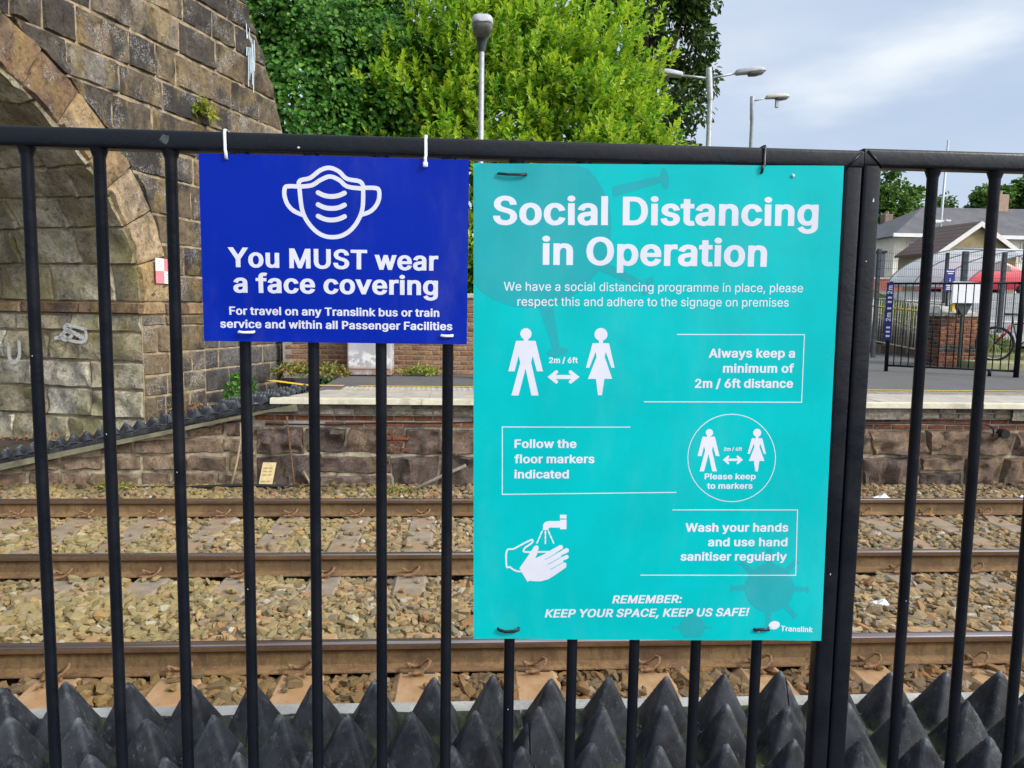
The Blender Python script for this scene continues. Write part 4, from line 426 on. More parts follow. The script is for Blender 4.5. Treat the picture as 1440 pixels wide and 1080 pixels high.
def tri(loops):                                                # fill outlines; returns one triangle list per outer contour
    ar = lambda l: sum(l[i-1].x*l[i].y-l[i].x*l[i-1].y for i in range(len(l)))
    A_ = [ar(l) for l in loops]; sg = 1 if max(A_, key=abs) > 0 else -1; off = [0]
    for l in loops: off.append(off[-1]+len(l))
    outs = [i for i in range(len(loops)) if A_[i]*sg > 0]; holes = [i for i in range(len(loops)) if A_[i]*sg <= 0]; res = []
    cs_, sn_ = math.cos(.37), math.sin(.37); bx = lambda l: (min(v.x for v in l), max(v.x for v in l), min(v.y for v in l), max(v.y for v in l))
    for o in outs:
        b = bx(loops[o]); g = [o]+[h for h in holes if b[0] <= bx(loops[h])[0] and b[1] >= bx(loops[h])[1] and b[2] <= bx(loops[h])[2] and b[3] >= bx(loops[h])[3]]
        ix = [off[k]+n for k in g for n in range(len(loops[k]))]
        res.append([[ix[a] for a in t] for t in tessellate_polygon([[Vector((v.x*cs_-v.y*sn_, v.x*sn_+v.y*cs_, 0)) for v in loops[k]] for k in g])])
    return res
def text(sg, s, a, b, cap, wt, sh):
    G = GB if wt == 'B' else GR; adv = 0; pen = []
    capu = max(GB['E'][1][0][1::2]) if wt == 'B' else 517.
    base0 = min(GB['E'][1][0][1::2]) if wt == 'B' else 0
    for ch in s: pen.append(adv); adv += G[ch][0]
    f, l = G[s[0]][1], G[s[-1]][1]; xmin = min(min(c[0::2]) for c in f); xmax = pen[-1]+max(max(c[0::2]) for c in l)
    L = math.hypot(b[0]-a[0], b[1]-a[1]); kx = L/(xmax-xmin); kz = cap/(capu-base0); ux, uz = (b[0]-a[0])/L, (b[1]-a[1])/L
    polys = []
    for ch, p in zip(s, pen):
        cs = G[ch][1]
        if not cs: continue
        loops = [[Vector((c[i], c[i+1], 0)) for i in range(0, len(c), 2)] for c in cs]
        tr = tri(loops); vs = []
        for lp in loops:
            for v in lp:
                z = (v.y-base0)*kz; x = (p+v.x-xmin)*kx+sh*z; vs.append((a[0]+ux*x-uz*z, a[1]+uz*x+ux*z))
        for n_, q in enumerate(tr): polys.append((vs, q, n_))
    return flat('lettering', sg, polys, M_WHITE)
for r_ in TXT: text(*r_)
# punched holes as solid pale discs; light showing through is put into their colour
M_HOLE = simple('hole_light_tone', (.55, .55, .58), .7, .3, 400)
for x, z in ((.5125, 1.2478), (.4925, .5035)):
    m = MB(); m.tube([(x, YF-.0012, z), (x, YF+.0005, z)], .0028, 10); m.build('hole_disc', M_HOLE, GREEN, True)

# ---------------------------------------------------------------- cable ties
def tie(name, label, pts, w, mat, head=None):
    m = MB(); m.tube(pts, w/2, 8, flat=.42); 
    o = m.build(name, mat, None, True); tag(o, label, 'cable tie', 'cable ties holding the signs')
    if head:
        h = MB(); x, y, z = head; h.box(x-w*.75, x+w*.75, y-.003, y+.001, z-w*.8, z+w*.8, .0008); h.build('tie_head', mat, o, True)
    return o
ht = ZT+.0148
def loop(x, z0, lean=0.0):
    return [(x+lean, .010, z0+.004), (x+lean*.6, .0185, ht-.004), (x, .0165, ht+.0022), (x, -.0155, ht+.0022), (x-.0002, -.0175, ht-.004), (x+.0002, -.0176, ZT-.0148), (x+lean, -.0185, z0+.012), (x+lean*1.2, -.0172, z0+.002), (x+lean*1.2, -.012, z0)]
tie('cable_tie', 'white cable tie looped over the top rail at the blue sign upper left corner', loop(-.3615, 1.249, .0012), .0048, M_TIEW)
tie('cable_tie', 'white cable tie looped over the top rail at the blue sign upper right corner', loop(-.0625, 1.249, -.0005), .0048, M_TIEW, (-.0630, -.0178, 1.249))
tie('cable_tie', 'black cable tie looped over the top rail above the word Distancing', loop(.4655, 1.250, -.003), .0046, M_TIEB)
def hloop(x, z, hw, sag): return [(x-hw, -.0125, z+.001), (x-hw*.96, -.0178, z), (x-hw*.3, -.0186, z-sag), (x+hw*.4, -.0186, z-sag*.9), (x+hw*.96, -.0178, z), (x+hw, -.0125, z+.001)]
tie('cable_tie', 'black cable tie through the teal sign above the letter S of Social', hloop(.0700, 1.239, .0225, .0012), .0042, M_TIEB)
tie('cable_tie', 'black cable tie through the lower left corner of the teal sign', hloop(.0750, .5115, .0175, .003), .0050, M_TIEB)
tie('cable_tie', 'black cable tie through the teal sign beside the small white logo', hloop(.4985, .506, .0125, -.001), .0048, M_TIEB)
tie('cable_tie', 'short white cable tie at the lower left corner of the blue sign', hloop(-.336, .991, .0120, .0006), .0042, M_TIEW)
tie('cable_tie', 'short white cable tie at the lower right corner of the blue sign', hloop(-.0285, .9895, .0095, .0006), .0044, M_TIEW)

# ---------------------------------------------------------------- anti-trespass mats
PT = .1437
def pyr(x, y):
    j = max(0, round((.55-y)/PT)); off = (0.0, .10, .05, .0, .07)[j % 5]; cx = round((x-.074-off)/PT)*PT+.074+off; cy = .55-j*PT
    rr = random.Random(int(round(cx*1000))*131+j); w = .0655; ex, ey = rr.uniform(-.006, .006), rr.uniform(-.004, .004)
    dx, dy = (x-cx)/w, (y-cy)/w
    t = (abs(dx)**10+abs(dy)**10)**.1; t2 = math.sqrt(t*t+.010)-.10*(1-min(1, t))
    if t >= 1.03: return .010+.003*noise.noise((x*25, y*25, 3))
    k = max(0.0, 1-max(t2, 0))
    return .010+(.130+rr.uniform(-.007, .007))*(k**1.04)+.0022*noise.noise((x*45, y*45, 0))+.0035*noise.noise((x*9, y*9, 5))*(k > .02)
def mat_panel(xa, xb, label):
    m = MB(); ya, yb = -.10, .632; nx = max(4, int((xb-xa)/.0058)); ny = 125
    xs = [xa+(xb-xa)*i/nx for i in range(nx+1)]; ys = [ya+(yb-ya)*j/ny for j in range(ny+1)]
    vs = [(x, y, pyr(x, y)) for y in ys for x in xs]; b = len(vs); W_ = nx+1
    fs = [[j*W_+i, j*W_+i+1, (j+1)*W_+i+1, (j+1)*W_+i] for j in range(ny) for i in range(nx)]
    per = [i for i in range(W_)] + [j*W_+nx for j in range(1, ny+1)] + [ny*W_+i for i in range(nx-1, -1, -1)] + [j*W_ for j in range(ny-1, 0, -1)]
    n = len(per); vs += [(vs[i][0], vs[i][1], .001) for i in per]
    fs += [[per[k], b+k, b+(k+1) % n, per[(k+1) % n]] for k in range(n)]
    m.add(vs, fs); o = m.build('rubber_mat', M_RUBBER, None, 50); tag(o, label, 'anti-trespass mat', 'black rubber pyramid mats behind the railing')
SEAM = .151
mat_panel(SEAM-1.30, SEAM-.652, 'black rubber pyramid mat at the far left end behind the railing')
mat_panel(SEAM-.650, SEAM-.0015, 'black rubber pyramid mat below the blue sign, ending at a split under the teal sign')
mat_panel(SEAM+.0015, SEAM+.650, 'black rubber pyramid mat below the right half of the teal sign and the double post')
mat_panel(SEAM+.653, SEAM+1.40, 'black rubber pyramid mat at the right end, behind the panel without signs')
# grit and weeds between the mats
M_GRIT = Mat('grit', .95); M_GRIT.col(M_GRIT.ramp(M_GRIT.island(), [(0, (.05, .05, .05)), (.5, (.16, .15, .13)), (.85, (.40, .38, .35)), (1, (.30, .17, .10))])); M_GRIT = M_GRIT.m
# ---------------------------------------------------------------- ground, tracks, ballast
M_EARTH = simple('dark_earth', (.07, .06, .045), .95, .3, 5, .6)
m = MB(); m.grid(lambda u, v: (-900+1800*u, -300+1800*v, -1.40), 8, 8); m.build('ground', M_EARTH)['kind'] = 'structure'
m = MB(); m.grid(lambda u, v: (-30+60*u, .70+6.9*v, -1.085+.012*noise.noise((u*60, v*20, 0))), 120, 24); m.build('trackbed', M_EARTH, smooth=True)['kind'] = 'structure'
ZR = -.860; RY = (1.285, 2.955, 4.506, 6.176)
def rail_mat():
    m = Mat('rusty_rail_steel', .75, (.2, .1, .06), 0, .3)
    z = m.oz()[2]; c = m.mix(m.rng(m.noise(5, 8, .7, m.co(scale=(.35, 1, 1))), .35, .65), (.125, .078, .038), (.225, .148, .070))
    c = m.mix(m.rng(m.noise(60, 6, .7), .5, .68, 0, .6), c, (.27, .18, .09)); c = m.mix(m.rng(m.noise(3, 6, .6, m.co(scale=(.5, 1, 1), loc=(3, 1, 1))), .5, .65, 0, .45), c, (.075, .045, .03))
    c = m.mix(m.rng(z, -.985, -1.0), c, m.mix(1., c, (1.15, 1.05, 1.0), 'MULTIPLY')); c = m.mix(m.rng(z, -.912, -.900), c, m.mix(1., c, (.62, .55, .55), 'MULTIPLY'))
    c = m.mix(m.rng(m.noise(22, 7, .75, m.co(scale=(1, 1, .25))), .46, .64, 0, .65), c, (.085, .048, .028)); m.col(c); m.bump(m.noise(90, 6, .7), .6, .004); return m.m
M_RAIL = rail_mat()
M_HEAD = Mat('worn_rail_head', .24, (.30, .24, .22), .9); M_HEAD.col(M_HEAD.mix(M_HEAD.rng(M_HEAD.noise(14, 6, .6, M_HEAD.co(scale=(.05, 1, 1))), .35, .65), (.30, .22, .20), (.50, .44, .44))); M_HEAD = M_HEAD.m
def railsec():
    half = [(.0, 0), (.027, -.001), (.033, -.005), (.0355, -.012), (.0345, -.037), (.021, -.046), (.012, -.054), (.0095, -.070), (.0095, -.110), (.014, -.130), (.030, -.139), (.068, -.147), (.070, -.150), (.070, -.158), (.0, -.158)]
    return half + [(-a, b) for a, b in half[::-1][1:-1]]
def rail(y, label, wear):
    s = railsec(); n = len(s); m = MB(); A, B = -16, 22; seg = 19
    for k in range(seg+1):
        x = A+(B-A)*k/seg; m.v += [(x, y+a, ZR+b) for a, b in s]
    for k in range(seg):
        for i in range(n):
            j = (i+1) % n; zz = (s[i][1]+s[j][1])/2
            m.f.append([k*n+i, k*n+j, (k+1)*n+j, (k+1)*n+i]); m.m.append(1 if zz > wear else 0); m.t.append(.5)
    m.f += [list(range(n)), [seg*n+i for i in range(n)][::-1]]; m.m += [0, 0]; m.t += [.5, .5]
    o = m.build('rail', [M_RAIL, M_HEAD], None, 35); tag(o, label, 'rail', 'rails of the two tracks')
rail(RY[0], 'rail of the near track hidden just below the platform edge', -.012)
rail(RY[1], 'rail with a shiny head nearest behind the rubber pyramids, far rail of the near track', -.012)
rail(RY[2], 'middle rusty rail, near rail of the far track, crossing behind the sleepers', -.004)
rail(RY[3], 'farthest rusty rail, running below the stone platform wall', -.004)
def sleeper_mat(name, a, b, st):
    m = Mat(name, .92, a, 0, .25); f = m.noise(6, 7, .65)
    c = m.mix(m.rng(f, .35, .65), a, b); c = m.mix(m.rng(m.noise(2.6, 5, .6), .42, .62, 0, st), c, (.33, .185, .085))
    c = m.mix(m.rng(m.noise(40, 7, .7), .55, .7, 0, .5), c, (.10, .085, .07)); m.col(c); m.bump(m.noise(70, 7, .7), .6, .006); return m.m
M_SL1 = sleeper_mat('rust_stained_concrete', (.36, .22, .11), (.45, .31, .18), .85); M_SL2 = sleeper_mat('dusty_grey_concrete', (.22, .18, .135), (.31, .265, .205), .5)
M_CLIP = simple('rusty_clip_steel', (.24, .135, .07), .8, .35, 60, .5); M_PAD = simple('dusty_pad', (.05, .04, .035), .9, .3, 50)
def make_sleeper(x, ys, y0, y1, mat, label, group):
    t = thing('sleeper', (x, (y0+y1)/2, -1.05), label, 'sleeper', group)
    m = MB(); w0, w1 = .14, .105; zt = -1.022; zb = -1.16
    sec = [(-w0, zb), (w0, zb), (w0, zt-.03), (w1+.008, zt-.006), (w1, zt), (-w1, zt), (-w1-.008, zt-.006), (-w0, zt-.03)]
    m.prism([(x+a, y0, b) for a, b in sec], (0, y0, 0), (0, y1, 0)); m.build('sleeper_beam', mat, t)
    for y in ys:
        m = MB(); m.box(x-.09, x+.09, y-.082, y+.082, zt-.002, zt+.0045); m.build('rail_pad', M_PAD, t)
        for sg in (-1, 1):
            m = MB(); Y = y+sg*.085                              # spring clip: a bent round bar and its shoulder
            m.box(x-.030, x+.030, Y-.012+sg*.018, Y+.014+sg*.018, zt-.003, zt+.034, .006)
            P = [(-.055, .050, .028), (-.020, .048, .030), (.020, .046, .034), (.054, .036, .060), (.064, .008, .080), (.050, -.022, .076), (.014, -.034, .044), (-.028, -.030, .034), (-.054, -.010, .056), (-.062, .016, .072), (-.045, .036, .058)]
            m.tube([(x+a, Y+sg*b, zt+c) for a, b, c in P], .0095, 8); m.build('rail_clip', M_CLIP, t, 40)
    return t
def copy_tree(o, dx, parent=None):
    c = o.copy(); COL.objects.link(c)
    if parent: c.parent = parent
    else: c.location.x += dx
    for ch in list(o.children): copy_tree(ch, 0, c)
    return c
s1 = make_sleeper(-2.21, RY[:2], .80, 3.42, M_SL1, 'rust stained concrete sleeper of the near track, its end showing before the shiny rail', 'sleepers of the near track')
for i in range(1, 10): copy_tree(s1, .655*i)
s2 = make_sleeper(-.40-.645*7, RY[2:], 4.04, 6.64, M_SL2, 'dusty grey concrete sleeper lying between the two rails of the far track', 'sleepers of the far track')
for i in range(1, 18): copy_tree(s2, .645*i)

# ballast: loose crushed stone, uncountable
ico = np.array([(x, y, z) for x in (-1, 1) for y in (-1, 1) for z in (-1, 1)])*.72
ico = np.concatenate([ico, np.array([(1.12, .1, 0), (-1.12, -.1, 0), (0, 0, 1.1), (0, 0, -1.1)])])
icf = np.array([(4, 6, 8), (6, 7, 8), (7, 5, 8), (5, 4, 8), (0, 1, 9), (1, 3, 9), (3, 2, 9), (2, 0, 9), (1, 5, 10), (5, 7, 10), (7, 3, 10), (3, 1, 10), (0, 2, 11), (2, 6, 11), (6, 4, 11), (4, 0, 11), (0, 4, 5), (0, 5, 1), (2, 3, 7), (2, 7, 6)])
def rotmats(n, rng=RNG):
    q = rng.normal(size=(n, 4)); q /= np.linalg.norm(q, axis=1)[:, None]; w, x, y, z = q.T
    return np.stack([np.stack([1-2*(y*y+z*z), 2*(x*y-z*w), 2*(x*z+y*w)], 1), np.stack([2*(x*y+z*w), 1-2*(x*x+z*z), 2*(y*z-x*w)], 1), np.stack([2*(x*z-y*w), 2*(y*z+x*w), 1-2*(x*x+y*y)], 1)], 1)
def lying(n):                                                  # stones come to rest on their flat sides, tipped at random
    a = RNG.uniform(0, 2*np.pi, n); t = RNG.normal(0, .42, n); b = RNG.uniform(0, 2*np.pi, n); O, I = np.zeros(n), np.ones(n)
    Z = lambda q: np.stack([np.stack([np.cos(q), -np.sin(q), O], 1), np.stack([np.sin(q), np.cos(q), O], 1), np.stack([O, O, I], 1)], 1)
    X = np.stack([np.stack([I, O, O], 1), np.stack([O, np.cos(t), -np.sin(t)], 1), np.stack([O, np.sin(t), np.cos(t)], 1)], 1)
    return np.einsum('nij,njk,nkl->nil', Z(b), X, Z(a))
def stones(name, P, size, mat, jit=.20, tone=None, flat=(1.15, .86, .52)):
    n = len(P); V = np.repeat(ico[None], n, 0)*(1+RNG.uniform(-jit, jit, (n, 12, 1)))+RNG.uniform(-.12, .12, (n, 12, 3))
    sc = np.array(flat)[None]*RNG.uniform(.75, 1.25, (n, 3)); V = V*sc[:, None, :]*size[:, None, None]
    Rm = lying(n); V = np.einsum('nij,nkj->nki', Rm, V)+P[:, None, :]
    F = icf[None]+(np.arange(n)*12)[:, None, None]
    return mesh_np(name, V.reshape(-1, 3), F.reshape(-1, 3), mat, tone=None if tone is None else np.repeat(tone, 20))
def ballast_mat():
    m = Mat('ballast_stone', .9, (.2, .2, .2), 0, .25); i = m.island()
    c = m.ramp(i, [(0, (.12, .095, .065)), (.18, (.235, .18, .105)), (.36, (.34, .25, .135)), (.52, (.26, .215, .145)), (.66, (.19, .17, .14)), (.80, (.40, .30, .175)), (.90, (.31, .17, .08)), (.97, (.38, .35, .30)), (1, (.52, .50, .46))])
    x = m.oz()
    green = m.math('MULTIPLY', m.rng(x[0], .8, -2.2), m.rng(m.noise(1.1, 5, .6), .36, .56))
    c = m.mix(m.math('MULTIPLY', green, .62), c, m.mix(.5, c, (.36, .33, .13)))
    c = m.mix(m.rng(m.noise(60, 7, .7), .48, .66, 0, .45), c, m.mix(1., c, (.55, .52, .48), 'MULTIPLY'))
    wall_side_dark = m.math('MULTIPLY', m.rng(x[1], 6.75, 7.25), m.rng(m.noise(.9, 4, .6), .40, .58)); c = m.mix(m.math('MULTIPLY', wall_side_dark, .7), c, m.mix(1., c, (.42, .40, .38), 'MULTIPLY'))  # patchy darkening of the stones towards the platform wall
    rust = m.math('MULTIPLY', m.rng(x[1], 3.02, 2.90), .8); c = m.mix(rust, c, m.mix(1., c, (.62, .50, .40), 'MULTIPLY')); c = m.mix(1., c, (.92, .87, .78), 'MULTIPLY'); m.col(c); m.bump(m.noise(140, 6, .7), .5, .004); return m.m
M_BAL = ballast_mat()
def bz(x, y):                                                  # height of the ballast surface
    z = np.full_like(x, -1.045)
    z += np.where((y > 3.35) & (y < 4.1), .045*np.sin(np.clip((y-3.35)/.75, 0, 1)*math.pi), 0)
    z += np.where(y > 6.7, .03, 0)
    return z
P = []
for layer, (dens, zo) in enumerate(((.044, -.034), (.048, -.014), (.056, .004))):
    for y in np.arange(2.30, 7.42, dens*.86):
        d = y+1.19; x0, x1 = -.66*d-.5, .80*d+.6
        xs = np.arange(x0, x1, dens)+RNG.uniform(0, dens); P.append(np.stack([xs, np.full_like(xs, y), np.full_like(xs, zo)], 1))
P = np.concatenate(P); P[:, :2] += RNG.normal(0, .016, (len(P), 2)); P[:, 2] += bz(P[:, 0], P[:, 1])+RNG.normal(0, .008, len(P))
inn = (P[:, 1] > 2.9) & (P[:, 1] < 3.02) | (np.abs(P[:, 1]-RY[2]) < .085) | (np.abs(P[:, 1]-RY[3]) < .085)
def on_sleeper(P, x0, dx, y0, y1):
    k = np.abs((P[:, 0]-x0+dx/2) % dx-dx/2); return (k < .130) & (P[:, 1] > y0) & (P[:, 1] < y1)
os_ = on_sleeper(P, -2.21, .655, .8, 3.42) | on_sleeper(P, -.40, .645, 4.04, 6.64)
keep = ~inn & (~os_ | (RNG.random(len(P)) < .035))
P = P[keep]; os_ = os_[keep]; P[os_, 2] = -1.005
size = np.clip(RNG.lognormal(math.log(.031), .27, len(P)), .016, .056); size[os_] *= .7
size[P[:, 1] > 6.75] *= RNG.uniform(.6, 1.15, (P[:, 1] > 6.75).sum())
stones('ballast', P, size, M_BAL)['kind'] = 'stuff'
n = 700; Pg = np.stack([RNG.uniform(-.95, 1.5, n), RNG.uniform(.0, .62, n), np.zeros(n)], 1); Pg[:, 2] = [pyr(a, b)+.001 for a, b, c in Pg]
kk = Pg[:, 2] < .020; Pg = Pg[kk]
stones('grit', Pg, RNG.uniform(.002, .0065, len(Pg)), M_GRIT)['kind'] = 'stuff'
# ---------------------------------------------------------------- masonry
def block(m, fmap, nrm, q, joint, depth, relief, seed, mi=0, tone=.5, cell=.11, rough=.5):
    """one dressed stone: q = four (u, v) corners; raised face with rounded arrises, sunk joints"""
    q = [Vector((a, b)) for a, b in q]; c = sum(q, Vector((0, 0)))/4
    w = max((q[1]-q[0]).length, (q[2]-q[3]).length); h = max((q[3]-q[0]).length, (q[2]-q[1]).length)
    if min(w, h) < joint*2.2: return
    nu = max(3, min(14, int(w/cell)+2)); nv = max(3, min(9, int(h/cell)+2))
    ex = joint/2/max(w, 1e-6); ey = joint/2/max(h, 1e-6); eg = min(.020, .10*h); bx = min(.3, eg/w); by = min(.3, eg/h)
    us = [ex, ex+bx*.5]+[ex+bx+(1-2*ex-2*bx)*i/(nu-2) for i in range(nu-1)]+[1-ex-bx*.5, 1-ex]
    vs_ = [ey, ey+by*.5]+[ey+by+(1-2*ey-2*by)*i/(nv-2) for i in range(nv-1)]+[1-ey-by*.5, 1-ey]
    o = (seed*1.37 % 50, seed*2.91 % 50, seed*.71 % 50); tx, ty = random.Random(seed).uniform(-.5, .5), random.Random(seed+9).uniform(-.5, .5)
    V = []; nu_, nv_ = len(us), len(vs_)
    for j, v in enumerate(vs_):
        for i, u in enumerate(us):
            wob = .65*joint*noise.noise((u*4+o[0], v*4, o[1])); wob2 = .65*joint*noise.noise((u*4, v*4+o[2], o[0]))
            p = (q[0]*(1-u)+q[1]*u)*(1-v)+(q[3]*(1-u)+q[2]*u)*v
            e = min(i, j, nu_-1-i, nv_-1-j)
            n_ = noise.fractal((p.x*5+o[0], p.y*5+o[1], o[2]), 1.0, 2.0, 4)
            hgt = -depth if e == 0 else (-depth*.25 if e == 1 else max(-.003, relief*(.3+rough*n_+.5*(tx*(u-.5)+ty*(v-.5)))))
            P3 = fmap(p.x+wob, p.y+wob2); N3 = nrm(p.x, p.y); V.append(P3+N3*hgt)
    F = [[j*nu_+i, j*nu_+i+1, (j+1)*nu_+i+1, (j+1)*nu_+i] for j in range(nv_-1) for i in range(nu_-1)]
    m.add(V, F, mi, tone)
def courses(m, fmap, nrm, v0, v1, hs, lim, wr, joint, depth, relief, seed, mi=0, tones=(0, 1), cell=.11, rough=.5, wob=0):
    rr = random.Random(seed); v = v0; k = 0
    while v < v1-.02:
        h = min(rr.uniform(*hs), v1-v)
        if v1-v-h < hs[0]*.5: h = v1-v
        a0, b0 = lim(v); a1, b1 = lim(v+h); A_, B_ = max(a0, a1), min(b0, b1)
        if B_-A_ > .05:
            cuts = [A_+.04] if max(A_-a0, A_-a1) > .35 else []; u = A_+rr.uniform(.3, 1)*wr[1]
            while u < B_-wr[0]*.6: cuts.append(u); u += rr.uniform(*wr)
            xs0 = [a0]+cuts+[b0]; xs1 = [a1]+cuts+[b1]
            for i in range(len(xs0)-1):
                k += 1
                block(m, fmap, nrm, [(xs0[i], v), (xs0[i+1], v), (xs1[i+1], v+h), (xs1[i], v+h)], joint*rr.uniform(.7, 1.3), depth, relief, seed*1000+k, mi, rr.uniform(*tones), cell, rough)
        v += h

# ---------------------------------------------------------------- stone bridge over the tracks
TH = R(18); E1 = Vector((math.sin(TH), math.cos(TH), 0)); NF = Vector((math.cos(TH), -math.sin(TH), 0)); E2 = -NF; UZ = Vector((0, 0, 1))
BO = Vector((-3.932, 8.2, 0)); ZSP, EA, EB = 1.06, 4.9, 2.9
bridge = thing('stone_bridge', (BO.x, BO.y, -.7), 'tall weathered stone arch bridge crossing the tracks at the left', 'bridge')
def ell(z):                                                    # intrados: s at height z (far half)
    k = min(1, max(0, (z-ZSP)/EB)); return -EA*(1-math.sqrt(max(0, 1-k*k)))
ANG = []                                                       # arc-length table of the ellipse
L_ = 0; pv = (0, ZSP)
for i in range(0, 401):
    a = math.pi*i/400; p_ = (-EA+EA*math.cos(a), ZSP+EB*math.sin(a)); L_ += math.hypot(p_[0]-pv[0], p_[1]-pv[1]); ANG.append((L_, a)); pv = p_
def arc(u):
    u = min(max(u, 0), ANG[-1][0]); lo, hi = 0, 400
    while hi-lo > 1:
        md = (lo+hi)//2
        if ANG[md][0] <= u: lo = md
        else: hi = md
    f = (u-ANG[lo][0])/max(1e-9, ANG[hi][0]-ANG[lo][0]); a = ANG[lo][1]+(ANG[hi][1]-ANG[lo][1])*f
    n = Vector((math.cos(a)/EA, math.sin(a)/EB)).normalized()
    return -EA+EA*math.cos(a), ZSP+EB*math.sin(a), n
RING = .50
def ring(u, v, w=0.0):
    s, z, n = arc(u); return BO+E1*(s+n.x*v)+UZ*(z+n.y*v)+NF*w
EXT = sorted([(arc(i*.05)[1]+arc(i*.05)[2].y*RING, arc(i*.05)[0]+arc(i*.05)[2].x*RING) for i in range(0, 150)])
def ext_s(z):
    if z <= ZSP: return 0.0
    if z >= EXT[-1][0]: return EXT[-1][1]-.0
    for (z0, s0), (z1, s1) in zip(EXT, EXT[1:]):
        if z0 <= z <= z1: return s0+(s1-s0)*(z-z0)/max(1e-9, z1-z0)
    return EXT[0][1]
SR = [(-1.2, 3.56), (.4, 3.51), (2.2, 3.42), (3.79, 3.23), (4.35, 2.98), (5.05, 2.53), (5.45, 2.27), (6.4, 1.75), (9, .6)]
def s_right(z):
    for (a, b), (c, d) in zip(SR, SR[1:]):
        if a <= z <= c: return b+(d-b)*(z-a)/(c-a)
    return SR[-1][1]
fm = lambda s, z: BO+E1*s+UZ*z
fn_ = lambda s, z: NF
m = MB()
courses(m, fm, fn_, -.75, .90, (.26, .36), lambda z: (0.0, 1.18), (.30, .50), .018, .016, .028, 41, 0, (.55, 1), rough=.9)
courses(m, fm, fn_, -.75, .90, (.26, .36), lambda z: (1.18, s_right(z)), (.35, .6), .018, .016, .020, 42, 1, (0, 1))
courses(m, fm, fn_, 1.06, 7.6, (.34, .48), lambda z: (ext_s(z) if z < EXT[-1][0]-.02 else -6.2, s_right(z)), (.36, .88), .022, .016, .042, 43, 0, (0, 1), cell=.075, rough=1.3)
m.add([fm(a, z)-NF*.010 for a, z in ((0, -.8), (3.5, -.8), (3.5, 1.05), (0, 1.05))], [(0, 1, 2, 3)], 2)
zs = [1.05+i*.12 for i in range(56)]
for za, zb in zip(zs, zs[1:]):
    l0, l1 = ext_s(za)+.02, ext_s(zb)+.02
    if zb > EXT[-1][0]-.05: l0 = l1 = -6.2
    m.add([fm(l0, za)-NF*.010, fm(s_right(za), za)-NF*.010, fm(s_right(zb), zb)-NF*.010, fm(l1, zb)-NF*.010], [(0, 1, 2, 3)], 2)
m.build('spandrel_wall', [M_FACE, M_WING, M_MORT], bridge, 40, fix=False)
m = MB(); k = 0; u = 0.0; rr = random.Random(5)                 # voussoirs
while u < ANG[-1][0]*.62:
    du = rr.uniform(.36, .50); k += 1
    block(m, lambda a, b: ring(a, b, .012), lambda a, b: NF, [(u, 0), (u+du, 0), (u+du, RING), (u, RING)], .009, .03, .030, 7000+k, 0, rr.random(), .06, 1.3)
    u += du
m.build('arch_ring', M_VOUS, bridge, 40, fix=True)
def bar_map(u, t):                                             # abutment then barrel
    if u < 1.81: return BO+UZ*(-.75+u)+E2*t
    s, z, n = arc(u-1.81); return BO+E1*s+UZ*z+E2*t
def bar_n(u, t):
    if u < 1.81: return -E1
    n = arc(u-1.81)[2]; return (-(E1*n.x+UZ*n.y)).normalized()
m = MB(); f2 = lambda t, u: bar_map(u, t); n2 = lambda t, u: bar_n(u, t)
courses(m, f2, n2, 0.0, 1.66, (.34, .44), lambda z: (0.0, 6.4), (.45, .95), .018, .020, .046, 51, 0, (0, 1), cell=.085, rough=1.5)
courses(m, f2, n2, 1.81, 1.81+ANG[-1][0]*.62, (.36, .46), lambda z: (0.0, 6.4), (.5, 1.1), .014, .018, .040, 52, 0, (0, .9), cell=.11, rough=1.4)
for i in range(60):
    a, b = 1.81*i/10 if i < 10 else 1.81+(i-10)*ANG[-1][0]*.62/50, 1.81*(i+1)/10 if i < 10 else 1.81+(i-9)*ANG[-1][0]*.62/50
    m.add([bar_map(a, .0)-bar_n(a, 0)*.02, bar_map(a, 6.5)-bar_n(a, 0)*.02, bar_map(b, 6.5)-bar_n(b-.001, 0)*.02, bar_map(b, 0)-bar_n(b-.001, 0)*.02], [(0, 1, 2, 3)], 1)
m.build('arch_barrel', [M_ABUT, M_MORT], bridge, 40, fix=False)
m = MB()                                                       # string course at the springing
for i in range(7):
    block(m, lambda t, u: bar_map(u, t)-E1*.035, n2, [(i*.9+.004, 1.66), (i*.9+.9, 1.66), (i*.9+.9, 1.81), (i*.9+.004, 1.81)], .01, .05, .02, 800+i, 0, random.random(), rough=.6)
for i in range(3):
    block(m, lambda s, z: fm(s, z)+NF*.025, fn_, [(i*.42-.02, .905), (i*.42+.40, .905), (i*.42+.40, 1.055), (i*.42-.02, 1.055)], .01, .05, .02, 820+i, 0, random.random(), rough=.6)
m.build('string_course', M_VOUS, bridge, 40, fix=True)
m = MB()                                                       # body of the bridge behind the facing stones
pf = [(s_right(z), z) for z in [-.8+i*.4 for i in range(22)]]
for (a, za), (b, zb) in zip(pf, pf[1:]): m.add([fm(a, za)-NF*.02, fm(a+.5, za)+E2*6.4, fm(b+.5, zb)+E2*6.4, fm(b, zb)-NF*.02], [(0, 1, 2, 3)])
m.build('end_wall', M_FACE, bridge, fix=False)
M_SPRAY = simple('white_spray_paint', (.62, .62, .60), .8, .2, 60)
def scrawl(pts, w):
    m = MB(); q = smooth_line(pts, False, 6); vs, fs = stroke(q, w, False); m.add([BO+E2*t+UZ*z-E1*.045 for t, z in vs], fs); m.build('graffiti', M_SPRAY, bridge, fix=False)
scrawl([(1.997, 0.457), (1.999, 0.356), (1.958, 0.275), (1.882, 0.288), (1.831, 0.381), (1.829, 0.533)], 0.054)
scrawl([(2.123, 0.474), (1.994, 0.508)], 0.030)
